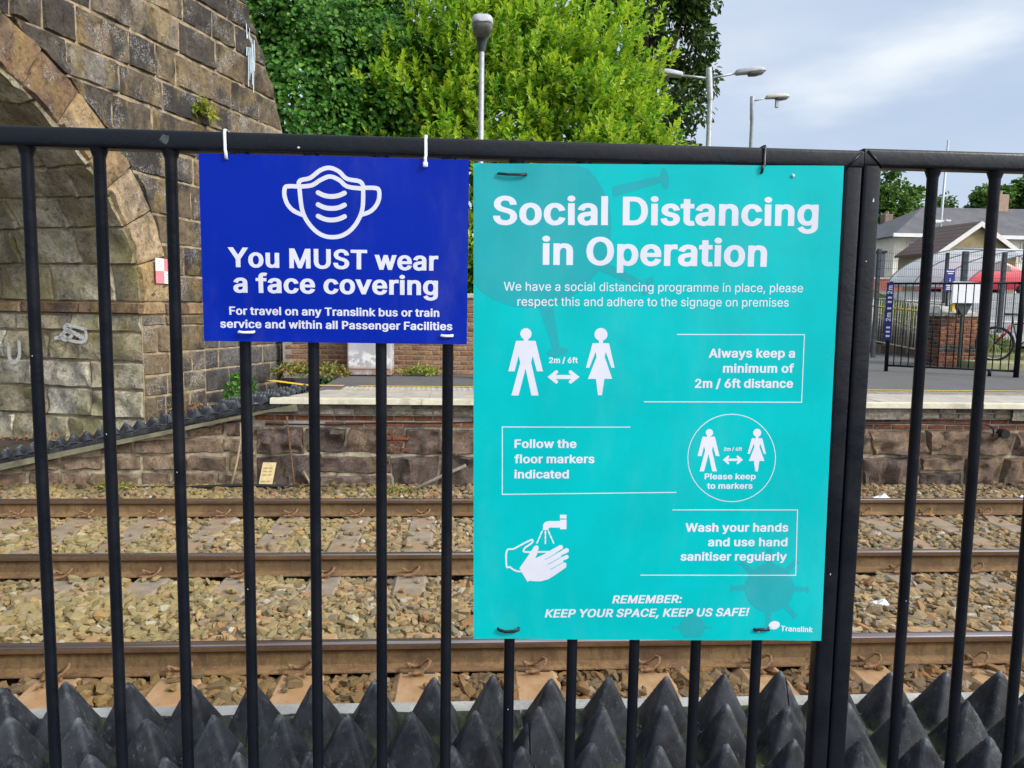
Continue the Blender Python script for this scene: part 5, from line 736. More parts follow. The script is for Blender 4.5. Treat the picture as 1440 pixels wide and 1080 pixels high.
scrawl([(1.257, 0.597), (1.183, 0.608), (1.1, 0.581), (1.001, 0.642), (1.07, 0.69), (1.157, 0.648), (1.196, 0.598)], 0.045)
scrawl([(1.078, 0.769), (0.947, 0.751), (0.794, 0.715)], 0.045)
scrawl([(1.078, 0.769), (1.105, 0.719), (0.975, 0.672), (0.835, 0.607)], 0.051)
scrawl([(0.795, 0.706), (0.788, 0.608), (0.862, 0.557), (1.052, 0.582), (1.144, 0.659)], 0.039)
m = MB(); M_DRIP = simple('pale_blue_paint', (.50, .60, .68), .7, .15, 40)
for i in range(9):
    s0 = 2.25+i*.018+random.uniform(-.02, .02); zt = 5.12-random.uniform(0, .22)-.02*i; L = random.uniform(.2, .75); w = random.uniform(.008, .022)
    vs, fs = stroke([(s0, zt), (s0+.01, zt-L*.5), (s0+random.uniform(-.01, .01), zt-L)], w, False); m.add([fm(a, b)+NF*(.038+i*.0006) for a, b in vs], fs)
m.build('paint_drip', M_DRIP, bridge, fix=False)
# red and white marker plate on the corner of the bridge
mk = thing('marker_plate', tuple(fm(.32, 1.44)), 'small red and white chequered plate fixed to the bridge corner', 'plate')
M_PW = simple('white_plate_enamel', (.72, .72, .72), .4, .08, 30); M_PR = simple('faded_red_enamel', (.72, .22, .25), .4, .12, 20); M_GREYT = simple('grey_print', (.45, .42, .44), .6)
def onf(s, z, w=.0): return fm(s, z)+NF*(.05+w)
m = MB()
for i in range(2):
    for j in range(2):
        a, z = .20+.15*i, 1.30+.155*j
        m.prism([onf(a, z), onf(a+.149, z), onf(a+.149, z+.154), onf(a, z+.154)], (0, 0, 0), NF*.004, (i+j) % 2)
m.build('plate', [M_PR, M_PW], mk)
m = MB()
for i, j in ((0, 1), (1, 0)):
    for k in range(4): z = 1.32+.155*j+k*.03; a = .22+.15*i; m.prism([onf(a, z, .0045), onf(a+.06+.012*((k*7) % 4), z, .0045), onf(a+.06+.012*((k*7) % 4), z+.010, .0045), onf(a, z+.010, .0045)], (0, 0, 0), NF*.0004)
m.build('lettering', M_GREYT, mk)

# ---------------------------------------------------------------- far platform
XE = -2.19
m = MB()
pl_ = [(XE, 7.30), (30, 7.30), (30, 8.02), (XE+.42, 8.02)]
M_COPE = Mat('platform_coping', .9); _f = M_COPE.noise(5, 7, .65); _y = M_COPE.oz()[1]
M_COPE.col(M_COPE.mix(M_COPE.rng(M_COPE.noise(60, 6, .7), .5, .7, 0, .4), M_COPE.mix(M_COPE.rng(_f, .35, .65), (.34, .305, .26), (.46, .42, .36)), (.18, .16, .14))); M_COPE.bump(M_COPE.noise(80, 6, .7), .5, .004); M_COPE = M_COPE.m
M_CREAM = simple('cream_edge_paint', (.68, .64, .50), .8, .10, 9, .3, dirt=((.30, .26, .18), .6))
M_YELL = simple('worn_yellow_paint', (.68, .43, .05), .85, .15, 30, .2, dirt=((.20, .16, .08), .5))
rr = random.Random(3); x = XE
while x < 24:
    w = rr.uniform(.86, .94); dz = rr.uniform(-.003, .003)
    yb = 8.30; xl = x+.004; a = max(0, .45-(x-XE)) if x < XE+.5 else 0
    m.prism([(xl, 7.318, -.055+dz), (x+w, 7.318, -.055+dz), (x+w, yb, -.055+dz), (xl+a, yb, -.055+dz)], (0, 0, 0), (0, 0, .055)); x += w
m.build('platform_coping', M_COPE)['kind'] = 'structure'
m = MB(); rr = random.Random(4); x = XE
while x < 24:
    w = rr.uniform(1.6, 2.0); m.box(x+.002, x+w-.002, 7.298, 7.316, -.058, .002, .003); m.box(x+.002, x+w-.002, 7.3165, 7.40, .0035, .0065); x += w
m.build('platform_edge_line', M_CREAM)['kind'] = 'structure'
m = MB(); x = XE+.62                                            # tactile paving strip
M_TACT = simple('tactile_paving', (.42, .385, .32), .9, .12, 7, .3, dirt=((.2, .18, .15), .5))
while x < 24:
    m.box(x, x+.396, 8.31, 8.70, -.05, .000); 
    for k in range(6): m.box(x+.02+k*.063, x+.05+k*.063, 8.33, 8.68, -.001, .007, .003)
    x += .4
m.build('tactile_strip', M_TACT)['kind'] = 'structure'
m = MB(); m.box(XE+.3, 60, 8.30, 60, -1.3, -.012); m.build('far_platform', M_ASPH)['kind'] = 'structure'
m = MB(); vs, fs = stroke([(-2.75, 9.55), (-2.12, 8.93), (-1.62, 8.90)], .13, False, False); m.add([(a, b, -.006) for a, b in vs], fs); vs, fs = stroke([(-1.42, 8.88), (2, 8.90), (30, 9.12)], .085, False, False); m.add([(a, b, -.006) for a, b in vs], fs)
m.build('yellow_line', M_YELL, fix=False)['kind'] = 'structure'
m = MB(); m.box(-40, XE+.29, 8.0, 60, -1.3, -.75); m.build('lineside_earth', M_EARTH)['kind'] = 'structure'

def top_z(x):                                                  # top of the masonry: level platform, then the ramp going down to the left
    return -.055 if x > XE else -.055+(x-XE)*.2265
wall = thing('platform_wall', (0, 7.4, -1.08), 'rough stone platform wall with brick courses beyond the far track', 'wall')
YW = 7.42
wf = lambda x, z: Vector((x, YW, z)); wn_ = lambda x, z: Vector((0, -1, 0))
m = MB(); rr = random.Random(12)
m.add([(-7, YW+.014, -1.2), (16, YW+.014, -1.2), (16, YW+.014, -.10), (XE, YW+.014, -.10), (-7, YW+.014, top_z(-7)-.05)], [(0, 1, 2, 3, 4)], 1)
def rubble(xa, xb, z0, z1, seed, tones=(0, 1)):
    rr = random.Random(seed); x = xa; k = 0; tilt = 0
    while x < xb:
        w = rr.uniform(.34, .78); w = min(w, xb-x+.05); t2 = rr.uniform(-.07, .07); k += 1
        if rr.random() < .18:
            zm = z0+(z1-z0)*rr.uniform(.4, .6)
            for a, b in ((z0, zm), (zm, z1)): block(m, wf, wn_, [(x+tilt, a), (x+w+t2, a), (x+w+t2*.6, b), (x+tilt*.6, b)], rr.uniform(.014, .036), .022, .070, seed*100+k, 0, rr.uniform(*tones), .045, 1.5); k += 1
        else: block(m, wf, wn_, [(x+tilt, z0+rr.uniform(-.015, .015)), (x+w+t2, z0+rr.uniform(-.015, .015)), (x+w-t2*.4, z1+rr.uniform(-.02, .02)), (x-tilt*.4, z1+rr.uniform(-.02, .02))], rr.uniform(.014, .040), .022, .075, seed*100+k, 0, rr.uniform(*tones), .045, 1.5)
        x += w; tilt = t2
rubble(XE-.2, 16, -.655, -.335, 61, (0, .75)); rubble(XE-.2, 16, -1.06, -.66, 62, (0, .7))
x = -7.0                                                        # under the ramp the courses are cut by its slope
for z0, z1, sd in ((-1.25, -1.06, 70), (-1.06, -.86, 71), (-.86, -.66, 72), (-.66, -.46, 73), (-.46, -.22, 74)):
    rr = random.Random(sd); x = -7.0+rr.random()*.3; k = 0
    while x < XE-.2:
        w = rr.uniform(.3, .62); w = min(w, XE-.2-x); k += 1
        ta, tb = top_z(x)-.10, top_z(x+w)-.10
        if min(ta, tb) > z0+.04 and w > .06: block(m, wf, wn_, [(x, z0), (x+w, z0), (x+w, min(z1, tb)), (x, min(z1, ta))], rr.uniform(.02, .036), .022, .045, sd*100+k, 0, rr.uniform(.5, 1), .05, 1.3)
        x += w
m.build('rubble', [M_RUBBLE, M_RMORT], wall, 45, fix=False)
def bricks(xa, xb, z0, h, L, seed, skip=0.0, tones=(0, 1), y=YW, off=0):
    rr = random.Random(seed); x = xa+off; k = 0
    while x < xb:
        k += 1; w = min(L, xb-x)
        if rr.random() > skip and w > .05: block(m, lambda a, b: Vector((a, y, b)), wn_, [(x, z0), (x+w, z0), (x+w, z0+h), (x, z0+h)], .010, .012, .008, seed*50+k, 0, rr.uniform(*tones), .10, .6)
        x += L
m = MB(); bricks(XE-.2, 16, -.190, -.0+.068, .225, 81, .0, y=YW-.045); bricks(XE-.1, 16, -.122, .064, .225, 82, 0, y=YW-.045, off=.1); m.add([(XE-.25, YW-.03, -.195), (16, YW-.03, -.195), (16, YW-.03, -.056), (XE-.25, YW-.03, -.056)], [(0, 1, 2, 3)], 1); m.add([(XE-.25, YW-.045, -.194), (16, YW-.045, -.194), (16, YW+.03, -.194), (XE-.25, YW+.03, -.194)], [(0, 1, 2, 3)], 1)
m.build('brick_corbel', [M_BRICKT, M_BMORT], wall, 45, fix=False)
m = MB(); bricks(XE-.2, 16, -.265, .066, .225, 83, .04, (.1, .9)); bricks(XE-.2, 16, -.333, .066, .225, 84, .06, (0, .8), off=.11); m.add([(XE-.25, YW+.006, -.336), (16, YW+.006, -.336), (16, YW+.006, -.19), (XE-.25, YW+.006, -.19)], [(0, 1, 2, 3)], 1); 
for z, a, b in ((-.42, -1.02, -.78), (-.49, -1.05, -.62), (-.56, -.98, -.70), (-.63, -.95, -.64)): bricks(a, b, z, .066, .215, int(-z*1000), y=YW-.022)
m.build('orange_brick_course', [M_BRICKO, M_BMORT], wall, 45, fix=False)
M_CAST = simple('exposed_aggregate_concrete', (.24, .215, .175), .95, .35, 30, 1.0, dirt=((.08, .07, .06), .8))
m = MB(); rr = random.Random(9); x = .15
for xa, xb in ((.15, 1.9), (1.95, 3.6), (3.65, 5.3), (6.6, 9)): m.grid(lambda u, v, xa=xa, xb=xb: (xa+(xb-xa)*u, YW-.075-.02*noise.noise((u*9+xa, v*3, 1)), -.200+.142*v+.008*noise.noise((u*14, xa, v))), 30, 6)
m.build('concrete_patch', M_CAST, wall, True, fix=False)
M_HOSE = simple('black_cable', (.02, .02, .022), .6); M_RUST = simple('rusty_iron', (.16, .075, .045), .85, .35, 40, .5); M_STRAW = simple('dry_stem', (.33, .27, .17), .9)
m = MB(); P_ = [(-2.25, -.30), (-1.2, -.285), (0, -.262), (1.5, -.25), (3, -.245), (4.6, -.240), (6.0, -.243), (6.25, -.25), (6.36, -.30), (6.37, -.40)]
m.tube([(a, YW-.075-.004*math.sin(a*9), b+.006*math.sin(a*5)) for a, b in smooth_line(P_, False, 5)], .011, 6); o = m.build('cable', M_HOSE, None, True); tag(o, 'thin black cable clipped along the orange bricks of the far platform wall', 'cable')
m = MB(); P_ = [(-7, -1.06), (-5.15, -1.045), (-4.0, -1.015), (-3.2, -1.0), (-2.51, -.965), (-2.0, -.985), (-1.4, -1.01)]
m.tube([(a, 7.22+.03*math.sin(a*3), b) for a, b in smooth_line(P_, False, 5)], .020, 8); o = m.build('hose', M_HOSE, None, True); tag(o, 'thick black cable lying along the foot of the ramp wall', 'cable')
m = MB(); m.tube([(-2.01, 7.34, -.20), (-1.995, 7.345, -.45), (-1.95, 7.34, -.86), (-1.93, 7.30, -1.02)], .012, 6); tag(m.build('rusty_rod', M_RUST, None, True), 'thin rusty rod leaning upright on the platform wall below its corner', 'rod')
m = MB(); m.tube([(-2.53, 7.36, -.28), (-2.52, 7.33, -.45), (-2.57, 7.30, -.75), (-2.64, 7.25, -1.06)], .014, 6); tag(m.build('dry_stem', M_STRAW, None, True), 'pale bent pipe standing against the stone wall under the ramp', 'pipe')
m = MB(); m.tube([(-1.83, 7.33, -.84), (-1.72, 7.2, -.96), (-1.60, 7.1, -1.03)], .016, 6); tag(m.build('wooden_stick', M_STRAW, None, True), 'short pale stick leaning low on the wall near the rusty rod', 'stick')
m = MB(); m.tube([(-.62, 7.02, -1.0), (-.25, 7.22, -.86), (.02, 7.32, -.76)], .022, 6); tag(m.build('timber_batten', simple('grey_timber', (.19, .165, .14), .9, .3, 20), None, True), 'grey timber batten propped against the foot of the platform wall', 'timber')
m = MB(); m.tube([(-.955, YW-.03, -.50), (-.955, YW-.10, -.505)], .030, 12); tag(m.build('drain_pipe', M_HOSE, None, 40), 'black drain pipe stub poking out of the brick patch in the platform wall', 'pipe')
m = MB(); m.tube([(6.50, YW-.02, -.36), (6.50, YW-.12, -.365)], .055, 14); tag(m.build('drain_pipe', M_HOSE, None, 40), 'wide black pipe end in the platform wall at the right, below the cable', 'pipe')
bd = thing('yellowed_board', (-2.22, 7.3, -1.0), 'small yellowed board with faded writing standing on the ballast against the wall', 'board')
M_OLD = simple('yellowed_card', (.62, .50, .27), .8, .15, 20, .2, dirt=((.36, .25, .12), .6)); M_FADE = simple('faded_brown_print', (.40, .27, .13), .9)
m = MB(); m.prism([(-2.315, 7.24, -.99), (-2.165, 7.24, -.985), (-2.135, 7.335, -.735), (-2.285, 7.335, -.735)], (0, 0, 0), (0, .012, 0)); m.build('board', M_OLD, bd)
m = MB()
for k in range(5):
    t = .18+k*.14
    for a, b in ((.12, .45), (.55, .82)):
        if (k*3+int(a*10)) % 4 == 0: continue
        X = lambda u, t: -2.315+.15*u+.03*t; m.add([(X(a, t), 7.2385+.095*t-.001, -.99+.255*t), (X(b, t), 7.2385+.095*t-.001, -.99+.255*t), (X(b, t), 7.2385+.095*(t+.06)-.001, -.99+.255*(t+.06)), (X(a, t), 7.2385+.095*(t+.06)-.001, -.99+.255*(t+.06))], [(0, 1, 2, 3)])
m.build('lettering', M_FADE, bd, fix=False)
# litter on the ballast
M_LIT = simple('white_plastic', (.70, .71, .72), .5, .06, 30)
for (x, y, z, s_), lb in zip(((4.65, 6.70, -.985, .085), (2.95, 3.72, -.985, .07), (6.35, 6.75, -.99, .05)), ('crumpled white plastic bag on the ballast before the far rail, right of the double post', 'flat white scrap on the ballast between the tracks beside the double post', 'tiny white scrap on the ballast near the right edge')):
    m = MB(); m.grid(lambda u, v: (x+s_*2.2*(u-.5), y+s_*(v-.5), z+s_*.55*max(0, noise.noise((u*3+x, v*3, 2))+.45)*math.sin(math.pi*u)*math.sin(math.pi*v)*1.3), 8, 6); tag(m.build('litter', M_LIT, None, fix=False), lb, 'litter')

# ---------------------------------------------------------------- ramp with its own rubber pyramids
M_RAMPC = simple('mossy_concrete', (.20, .19, .13), .95, .3, 5, .6, dirt=((.07, .07, .05), .9))
m = MB(); m.prism([(-7.2, 7.30, top_z(-7.2)), (XE+.30, 7.30, -.055), (XE+.30, 7.30, -.14), (XE, 7.30, -.15), (-7.2, 7.30, top_z(-7.2)-.10)], (0, 0, 0), (0, .25, 0)); m.build('ramp_edge', M_RAMPC)['kind'] = 'structure'
m = MB(); m.prism([(-7.2, 7.54, top_z(-7.2)-.005), (XE+.5, 7.54, -.06), (XE+.5, 7.54, -1.3), (-7.2, 7.54, -1.3)], (0, 0, 0), (0, 2.4, 0)); m.build('ramp', M_EARTH)['kind'] = 'structure'
def ramp_h(x, y):
    P2 = .152; j = round((y-7.42)/P2); cx = round((x-(.076 if j % 2 else 0))/P2)*P2+(.076 if j % 2 else 0); cy = 7.42+j*P2
    dx, dy = (x-cx)/.070, (y-cy)/.072; t = (abs(dx)**5+abs(dy)**5)**.2
    return .012+(.115*(max(0, 1-math.sqrt(t*t+.006))**1.1) if t < 1 else 0)
def ramp_mat(xa, xb, y0, y1, label):
    m = MB(); nx = max(6, int((xb-xa)/.0152)); ny = int((y1-y0)/.0152)
    g = lambda u, v: (xa+(xb-xa)*u, y0+(y1-y0)*v, top_z(min(xa+(xb-xa)*u, XE))+ramp_h(xa+(xb-xa)*u, y0+(y1-y0)*v)*(1 if 0 < v else .45))
    m.grid(g, nx, ny); m.grid(lambda u, v: (xa+(xb-xa)*u, y0-.001, top_z(min(xa+(xb-xa)*u, XE))-.035+.047*v), 4, 1)
    tag(m.build('rubber_mat', M_RUBBER2, None, 40, fix=False), label, 'anti-trespass mat', 'black rubber pyramid mats on the ramp')
ramp_mat(-6.4, -4.62, 7.31, 7.95, 'black rubber pyramid mat on the ramp, lowest one at the left edge')
ramp_mat(-4.615, -3.35, 7.31, 7.92, 'black rubber pyramid mat on the ramp below the bridge corner')
ramp_mat(-3.345, -2.02, 7.31, 8.60, 'black rubber pyramid mat at the top of the ramp beside the platform end')
# ---------------------------------------------------------------- brick wall, cabinet, plants on the far platform
gw = thing('brick_wall', (1.0, 10.9, 0), 'orange brown brick garden wall at the back of the far platform', 'wall')
m = MB(); gf = lambda x, z: Vector((x, 10.9, z)); 
for r_ in range(16):
    rr = random.Random(900+r_); x = -2.75-(.11 if r_ % 2 else 0); z = -.02+r_*.0768
    while x < 4.6:
        block(m, gf, wn_, [(x, z), (x+.222, z), (x+.222, z+.076), (x, z+.076)], .011, .010, .006, r_*997+int(x*50)+300, 0, rr.random(), .12, .5); x += .2225
m.add([(-2.9, 10.908, -.1), (4.6, 10.908, -.1), (4.6, 10.908, 1.22), (-2.9, 10.908, 1.22)], [(0, 1, 2, 3)], 1)
m.build('brickwork', [M_BRICKW, M_BMORT], gw, 45, fix=False)
m = MB(); m.box(-2.9, 4.62, 10.93, 11.12, -.1, 1.21); m.build('wall_core', M_BMORT, gw)
m = MB()
for i in range(17): m.box(-2.9+i*.45, -2.9+i*.45+.444, 10.86, 11.17, 1.212, 1.29, .012)
m.build('coping', M_CONC, gw)
cb = thing('equipment_cabinet', (-1.45, 10.55, 0), 'pale grey metal cabinet with peeling paint against the brick wall', 'cabinet')
M_CAB = Mat('peeling_grey_paint', .6, (.45, .44, .47)); _z = M_CAB.oz()[2]; _n = M_CAB.noise(7, 8, .7)
_pe = M_CAB.math('MULTIPLY', M_CAB.rng(_n, .48, .54), M_CAB.rng(_z, .42, .30)); _c = M_CAB.mix(M_CAB.rng(M_CAB.noise(3, 5), .3, .7), (.38, .37, .41), (.48, .47, .50))
_c = M_CAB.mix(_pe, _c, (.72, .72, .70)); _c = M_CAB.mix(M_CAB.math('MULTIPLY', M_CAB.rng(_z, .20, .06), M_CAB.rng(_n, .36, .56)), _c, (.30, .17, .11)); M_CAB.col(_c); M_CAB = M_CAB.m
m = MB(); m.box(-1.81, -1.13, 10.40, 10.80, .0, 1.02, .012); m.build('cabinet_body', M_CAB, cb)
m = MB(); m.box(-1.84, -1.10, 10.37, 10.83, 1.022, 1.06, .01); m.build('cabinet_lid', M_CAB, cb)
m = MB(); m.box(-1.79, -1.15, 10.385, 10.398, .10, 1.0, .004); m.build('door', M_CAB, cb)

def leaf_mat(name, cols, trans=.35, rough=.42, tone=False, yell=None):
    m = Mat(name, rough, (.1, .2, .05), 0, .22); i = m.island(); c = m.ramp(i, cols)
    if tone: c = m.mix(m.attr(), c, yell)
    m.col(c)
    tr = m.n('ShaderNodeBsdfTranslucent'); m.L(m.mix(1., c, (1.25, 1.3, .6), 'MULTIPLY'), tr.inputs[0])
    ms = m.n('ShaderNodeMixShader'); ms.inputs[0].default_value = trans; out = m.nt.nodes['Material Output']
    m.L(m.b.outputs[0], ms.inputs[1]); m.L(tr.outputs[0], ms.inputs[2]); m.L(ms.outputs[0], out.inputs[0]); return m.m
M_LAUREL = leaf_mat('laurel_leaf', [(0, (.035, .12, .012)), (.4, (.10, .26, .024)), (.75, (.27, .50, .042)), (1, (.44, .60, .06))], .40, .34, True, (.52, .62, .06))
M_IVY = leaf_mat('ivy_leaf', [(0, (.026, .090, .014)), (.5, (.055, .175, .024)), (.85, (.105, .27, .034)), (1, (.20, .37, .05))], .30, .40)
M_DTREE = leaf_mat('dark_tree_leaf', [(0, (.020, .045, .012)), (.5, (.045, .090, .020)), (1, (.10, .17, .035))], .25, .5)
M_FTREE = leaf_mat('far_tree_leaf', [(0, (.030, .075, .014)), (.5, (.070, .15, .025)), (1, (.13, .23, .04))], .3, .5)
M_WEED = leaf_mat('weed_leaf', [(0, (.10, .16, .03)), (.45, (.24, .27, .06)), (.7, (.38, .34, .10)), (.85, (.36, .17, .07)), (1, (.20, .10, .06))], .3, .5)
M_BARK = simple('bark', (.10, .075, .05), .9, .35, 14, .8); M_TWIG = simple('brown_twig', (.10, .07, .035), .9, .3, 30)
def frames(d):
    """orthonormal side vectors for unit directions d (n,3)"""
    a = np.where(np.abs(d[:, 2:3]) < .9, np.array([[0, 0, 1.]]), np.array([[1., 0, 0]])); s = np.cross(d, a); s /= np.linalg.norm(s, axis=1)[:, None]; return s, np.cross(s, d)
def leaves(B, D, N, L, Wd, fold=.25, droop=.15):
    """leaf blades: base B, direction D, approx. normal N, length L, width Wd -> six-point folded blades"""
    D = D/np.linalg.norm(D, axis=1)[:, None]; S = np.cross(D, N); S /= np.linalg.norm(S, axis=1)[:, None]+1e-9; U = np.cross(S, D)
    L = L[:, None]; Wd = Wd[:, None]
    base = B; tip = B+D*L-U*L*droop
    l1 = B+D*L*.30+S*Wd*.46+U*Wd*fold; l2 = B+D*L*.68+S*Wd*.42+U*Wd*fold-U*L*droop*.4
    r1 = B+D*L*.30-S*Wd*.46+U*Wd*fold; r2 = B+D*L*.68-S*Wd*.42+U*Wd*fold-U*L*droop*.4
    V = np.stack([base, l1, l2, tip, r2, r1], 1).reshape(-1, 3); n = len(B); k = (np.arange(n)*6)[:, None]
    return V, np.concatenate([k+np.array([[0, 3, 2, 1]]), k+np.array([[0, 5, 4, 3]])], 1).reshape(-1, 4)
def lump(p, sc, amp, seed):
    return np.array([noise.fractal((a*sc+seed, b*sc, c*sc), 1.0, 2.0, 3) for a, b, c in p])*amp
def shell(c, r, n, amp, sc, seed, depth=(.72, 1.0), cut=None):
    d = RNG.normal(size=(n, 3)); d /= np.linalg.norm(d, axis=1)[:, None]
    if cut is not None: d = d[cut(d)]
    k = 1+lump(d, sc, amp, seed); rr = RNG.uniform(*depth, len(d))**.6
    P = np.array(c)+d*np.array(r)*(k*rr)[:, None]; nrm = d/np.array(r); nrm /= np.linalg.norm(nrm, axis=1)[:, None]
    return P, nrm, rr
def inner(t, c, r, n, seed, mat, L0, k, cut):                  # the older leaves further in, which close the crown
    P, nr, rr = shell(c, [a*k for a in r], n, .25, 1.7, seed, (.55, 1.0), cut)
    D = RNG.normal(0, .6, P.shape)+np.array([0, 0, -.3]); N = nr+RNG.normal(0, .5, P.shape); q = len(P)
    V, F = leaves(P, D, N, L0*RNG.uniform(.7, 1.3, q), L0*.55*RNG.uniform(.7, 1.2, q), .12, .1); mesh_np('inner_foliage', V, F, mat, t, tone=np.zeros(len(F)))
# --- big laurel: upright shoots each carrying a whorl of long glossy leaves
def laurel(name, c, r, nsh, seed, label, L0=.145):
    t = thing(name, (c[0], c[1], 0), label, 'bush')
    P, nr, rr = shell(c, r, nsh, .30, 1.5, seed, (.45, 1.0), lambda d: (d[:, 1] < .45) & (d[:, 2] > -.75))
    fine = lump(P, 1.25, .95, seed+5)+lump(P, 3.4, .35, seed+8); P = P+nr*fine[:, None]
    dr = nr*.75+np.array([0, 0, .62])+RNG.normal(0, .28, P.shape); dr /= np.linalg.norm(dr, axis=1)[:, None]
    nl = 11; n = len(P); sl_ = RNG.uniform(.22, .42, n)
    s, u = frames(dr); k = np.arange(nl); ph = k*2.4+RNG.uniform(0, 6.3, n)[:, None]; f = (k+.5)/nl
    B = P[:, None]+dr[:, None]*(sl_[:, None]*f[None])[:, :, None]
    side = s[:, None]*np.cos(ph)[:, :, None]+u[:, None]*np.sin(ph)[:, :, None]
    open_ = (1.0-.62*f)[None, :, None]; D = side*open_+dr[:, None]*(.35+.75*f)[None, :, None]+RNG.normal(0, .12, side.shape)
    N = dr[:, None]-side*.4+np.zeros_like(side)
    B, D, N = (a.reshape(-1, 3) for a in (B, D, N)); m_ = len(B)
    V, F = leaves(B, D, N, L0*RNG.uniform(.65, 1.15, m_), L0*.52*RNG.uniform(.8, 1.15, m_), .18, .12)
    young = np.clip(RNG.normal(.30, .34, n), 0, .95); tone = np.repeat(np.clip(young[:, None]*(.3+1.1*f[None]), 0, .8).ravel(), 2)
    mesh_np('foliage', V, F, M_LAUREL, t, tone=tone)
    inner(t, c, r, 12000, seed, M_LAUREL, .21, .76, (lambda d: (d[:, 1] < .75) & (d[:, 2] > -.8)))
    m = MB()
    for i in range(26):
        a = random.uniform(0, 2*math.pi); e = random.uniform(.2, 1.2); q = Vector((c[0]+r[0]*.75*math.cos(a)*math.cos(e), c[1]+r[1]*.75*math.sin(a)*math.cos(e), c[2]+r[2]*.7*math.sin(e)))
        b = Vector((c[0]+random.uniform(-.5, .5), c[1]+random.uniform(-.4, .4), 0)); md = (b+q)/2+Vector((random.uniform(-.4, .4), random.uniform(-.4, .4), random.uniform(-.2, .5)))
        m.tube([b, md, q], [.06, .04, .015], 6)
    m.build('stems', M_BARK, t, True)
    return t
laurel('laurel_bush', (1.02, 15.9, 3.6), (3.80, 2.3, 4.5), 11500, 3.3, 'huge bright yellow-green laurel bush behind the lamp post with the front-facing lamp')
# --- ivy-clad mass on the left: shingled small leaves
def ivy(name, c, r, n, seed, label, L0=.085, mat=M_IVY, cut=None, amp=.3):
    t = thing(name, (c[0], c[1], 0), label, 'tree')
    P, nr, rr = shell(c, r, n, amp, 1.9, seed, (.62, 1.0), cut or (lambda d: (d[:, 1] < .4) & (d[:, 2] > -.8)))
    P = P+nr*lump(P, 1.1, .5, seed+2)[:, None]+nr*lump(P, 3.6, .22, seed+6)[:, None]
    D = np.array([0, 0, -.8])+nr*.45+RNG.normal(0, .45, P.shape); N = nr*1.0+np.array([0, 0, .45])+RNG.normal(0, .25, P.shape)
    k = len(P); V, F = leaves(P, D, N, L0*RNG.uniform(.6, 1.3, k), L0*.95*RNG.uniform(.7, 1.2, k), .10, .1); mesh_np('foliage', V, F, mat, t)
    inner(t, c, r, int(n*.35), seed, mat, L0*2.0, .85, (lambda d: (d[:, 1] < .75) & (d[:, 2] > -.8)))
    m = MB()
    for i in range(12):
        b = Vector((c[0]+random.uniform(-r[0]*.3, r[0]*.3), c[1]+random.uniform(-.3, .3), 0)); q = Vector((c[0]+random.uniform(-r[0]*.6, r[0]*.6), c[1], c[2]+r[2]*random.uniform(.2, .7)))
        m.tube([b, (b+q)/2+Vector((random.uniform(-.3, .3), 0, 0)), q], [.10, .07, .03], 6)
    m.build('trunk', M_BARK, t, True); return t
ivy('ivy_covered_tree', (-3.45, 14.6, 3.4), (1.65, 1.1, 5.4), 34000, 1.1, 'dark green ivy growing thickly beside the inclined end of the stone bridge', .095)
ivy('leafy_tree', (-1.95, 15.6, 3.6), (1.6, 1.2, 5.2), 26000, 8.4, 'dark green leafy tree between the ivy and the bright laurel bush', .11)
# --- open deciduous trees
def tree(name, base, H, cr, cc, nclump, nleaf, seed, label, mat, L0, sp=.55, group=None, flatz=.7):
    t = thing(name, base, label, 'tree', group); base = Vector(base); rr = random.Random(seed); m = MB()
    top = Vector((cc[0], cc[1], cc[2]+cr[2]*.55)); pts = [base, base*.6+top*.4+Vector((rr.uniform(-.2, .2), 0, 0)), top]; w = H*.022
    m.tube(pts, [w, w*.7, w*.15], 8); cl = []
    for i in range(nclump):
        a = rr.uniform(0, 2*math.pi); e = math.asin(rr.uniform(-.75, 1)); k = rr.uniform(.45, 1.0)**.5*(1+.25*noise.noise((math.cos(a)*1.7+seed, math.sin(a)*1.7, e*1.5)))
        p = Vector((cc[0]+cr[0]*k*math.cos(a)*math.cos(e), cc[1]+cr[1]*k*math.sin(a)*math.cos(e), cc[2]+cr[2]*k*math.sin(e))); cl.append(p)
        if i % 3 == 0:
            f = rr.uniform(.25, .8); b = base.lerp(top, f); m.tube([b, (b+p)/2+Vector((0, 0, .3)), p], [w*.4, w*.22, w*.06], 5)
    m.build('trunk', M_BARK, t, True)
    cl = np.array([tuple(p) for p in cl]); idx = RNG.integers(0, nclump, nleaf); d = RNG.normal(size=(nleaf, 3)); d /= np.linalg.norm(d, axis=1)[:, None]
    csz = RNG.uniform(.55, 1.35, nclump)[idx]; P = cl[idx]+d*(RNG.uniform(.3, 1, nleaf)**.5*csz*sp)[:, None]*np.array([1, 1, flatz])
    D = d*.6+np.array([0, 0, -.35])+RNG.normal(0, .5, P.shape); N = d+np.array([0, 0, .8])+RNG.normal(0, .3, P.shape)
    V, F = leaves(P, D, N, L0*RNG.uniform(.6, 1.3, nleaf), L0*.7*RNG.uniform(.7, 1.2, nleaf), .15, .12); mesh_np('crown', V, F, mat, t); return t
tree('tall_tree', (5.6, 24.5, 0), 13, (2.25, 1.8, 4.2), (5.75, 24.5, 9.4), 95, 15000, 21, 'tall dark green tree behind the right side of the laurel bush, by the double lamp', M_DTREE, .20, .62)
tree('young_tree', (5.9, 26, 0), 7, (1.9, 1.2, 2.2), (6.6, 26, 5.3), 40, 6500, 22, 'lower dark green tree at the foot of the double-headed lamp post', M_DTREE, .17, .48)
tree('far_tree', (34.0, 60, 1), 12, (4.0, 3, 3.9), (34.6, 60, 8.6), 80, 9000, 24, 'rounded green tree rising behind the small cream house', M_FTREE, .42, .95)
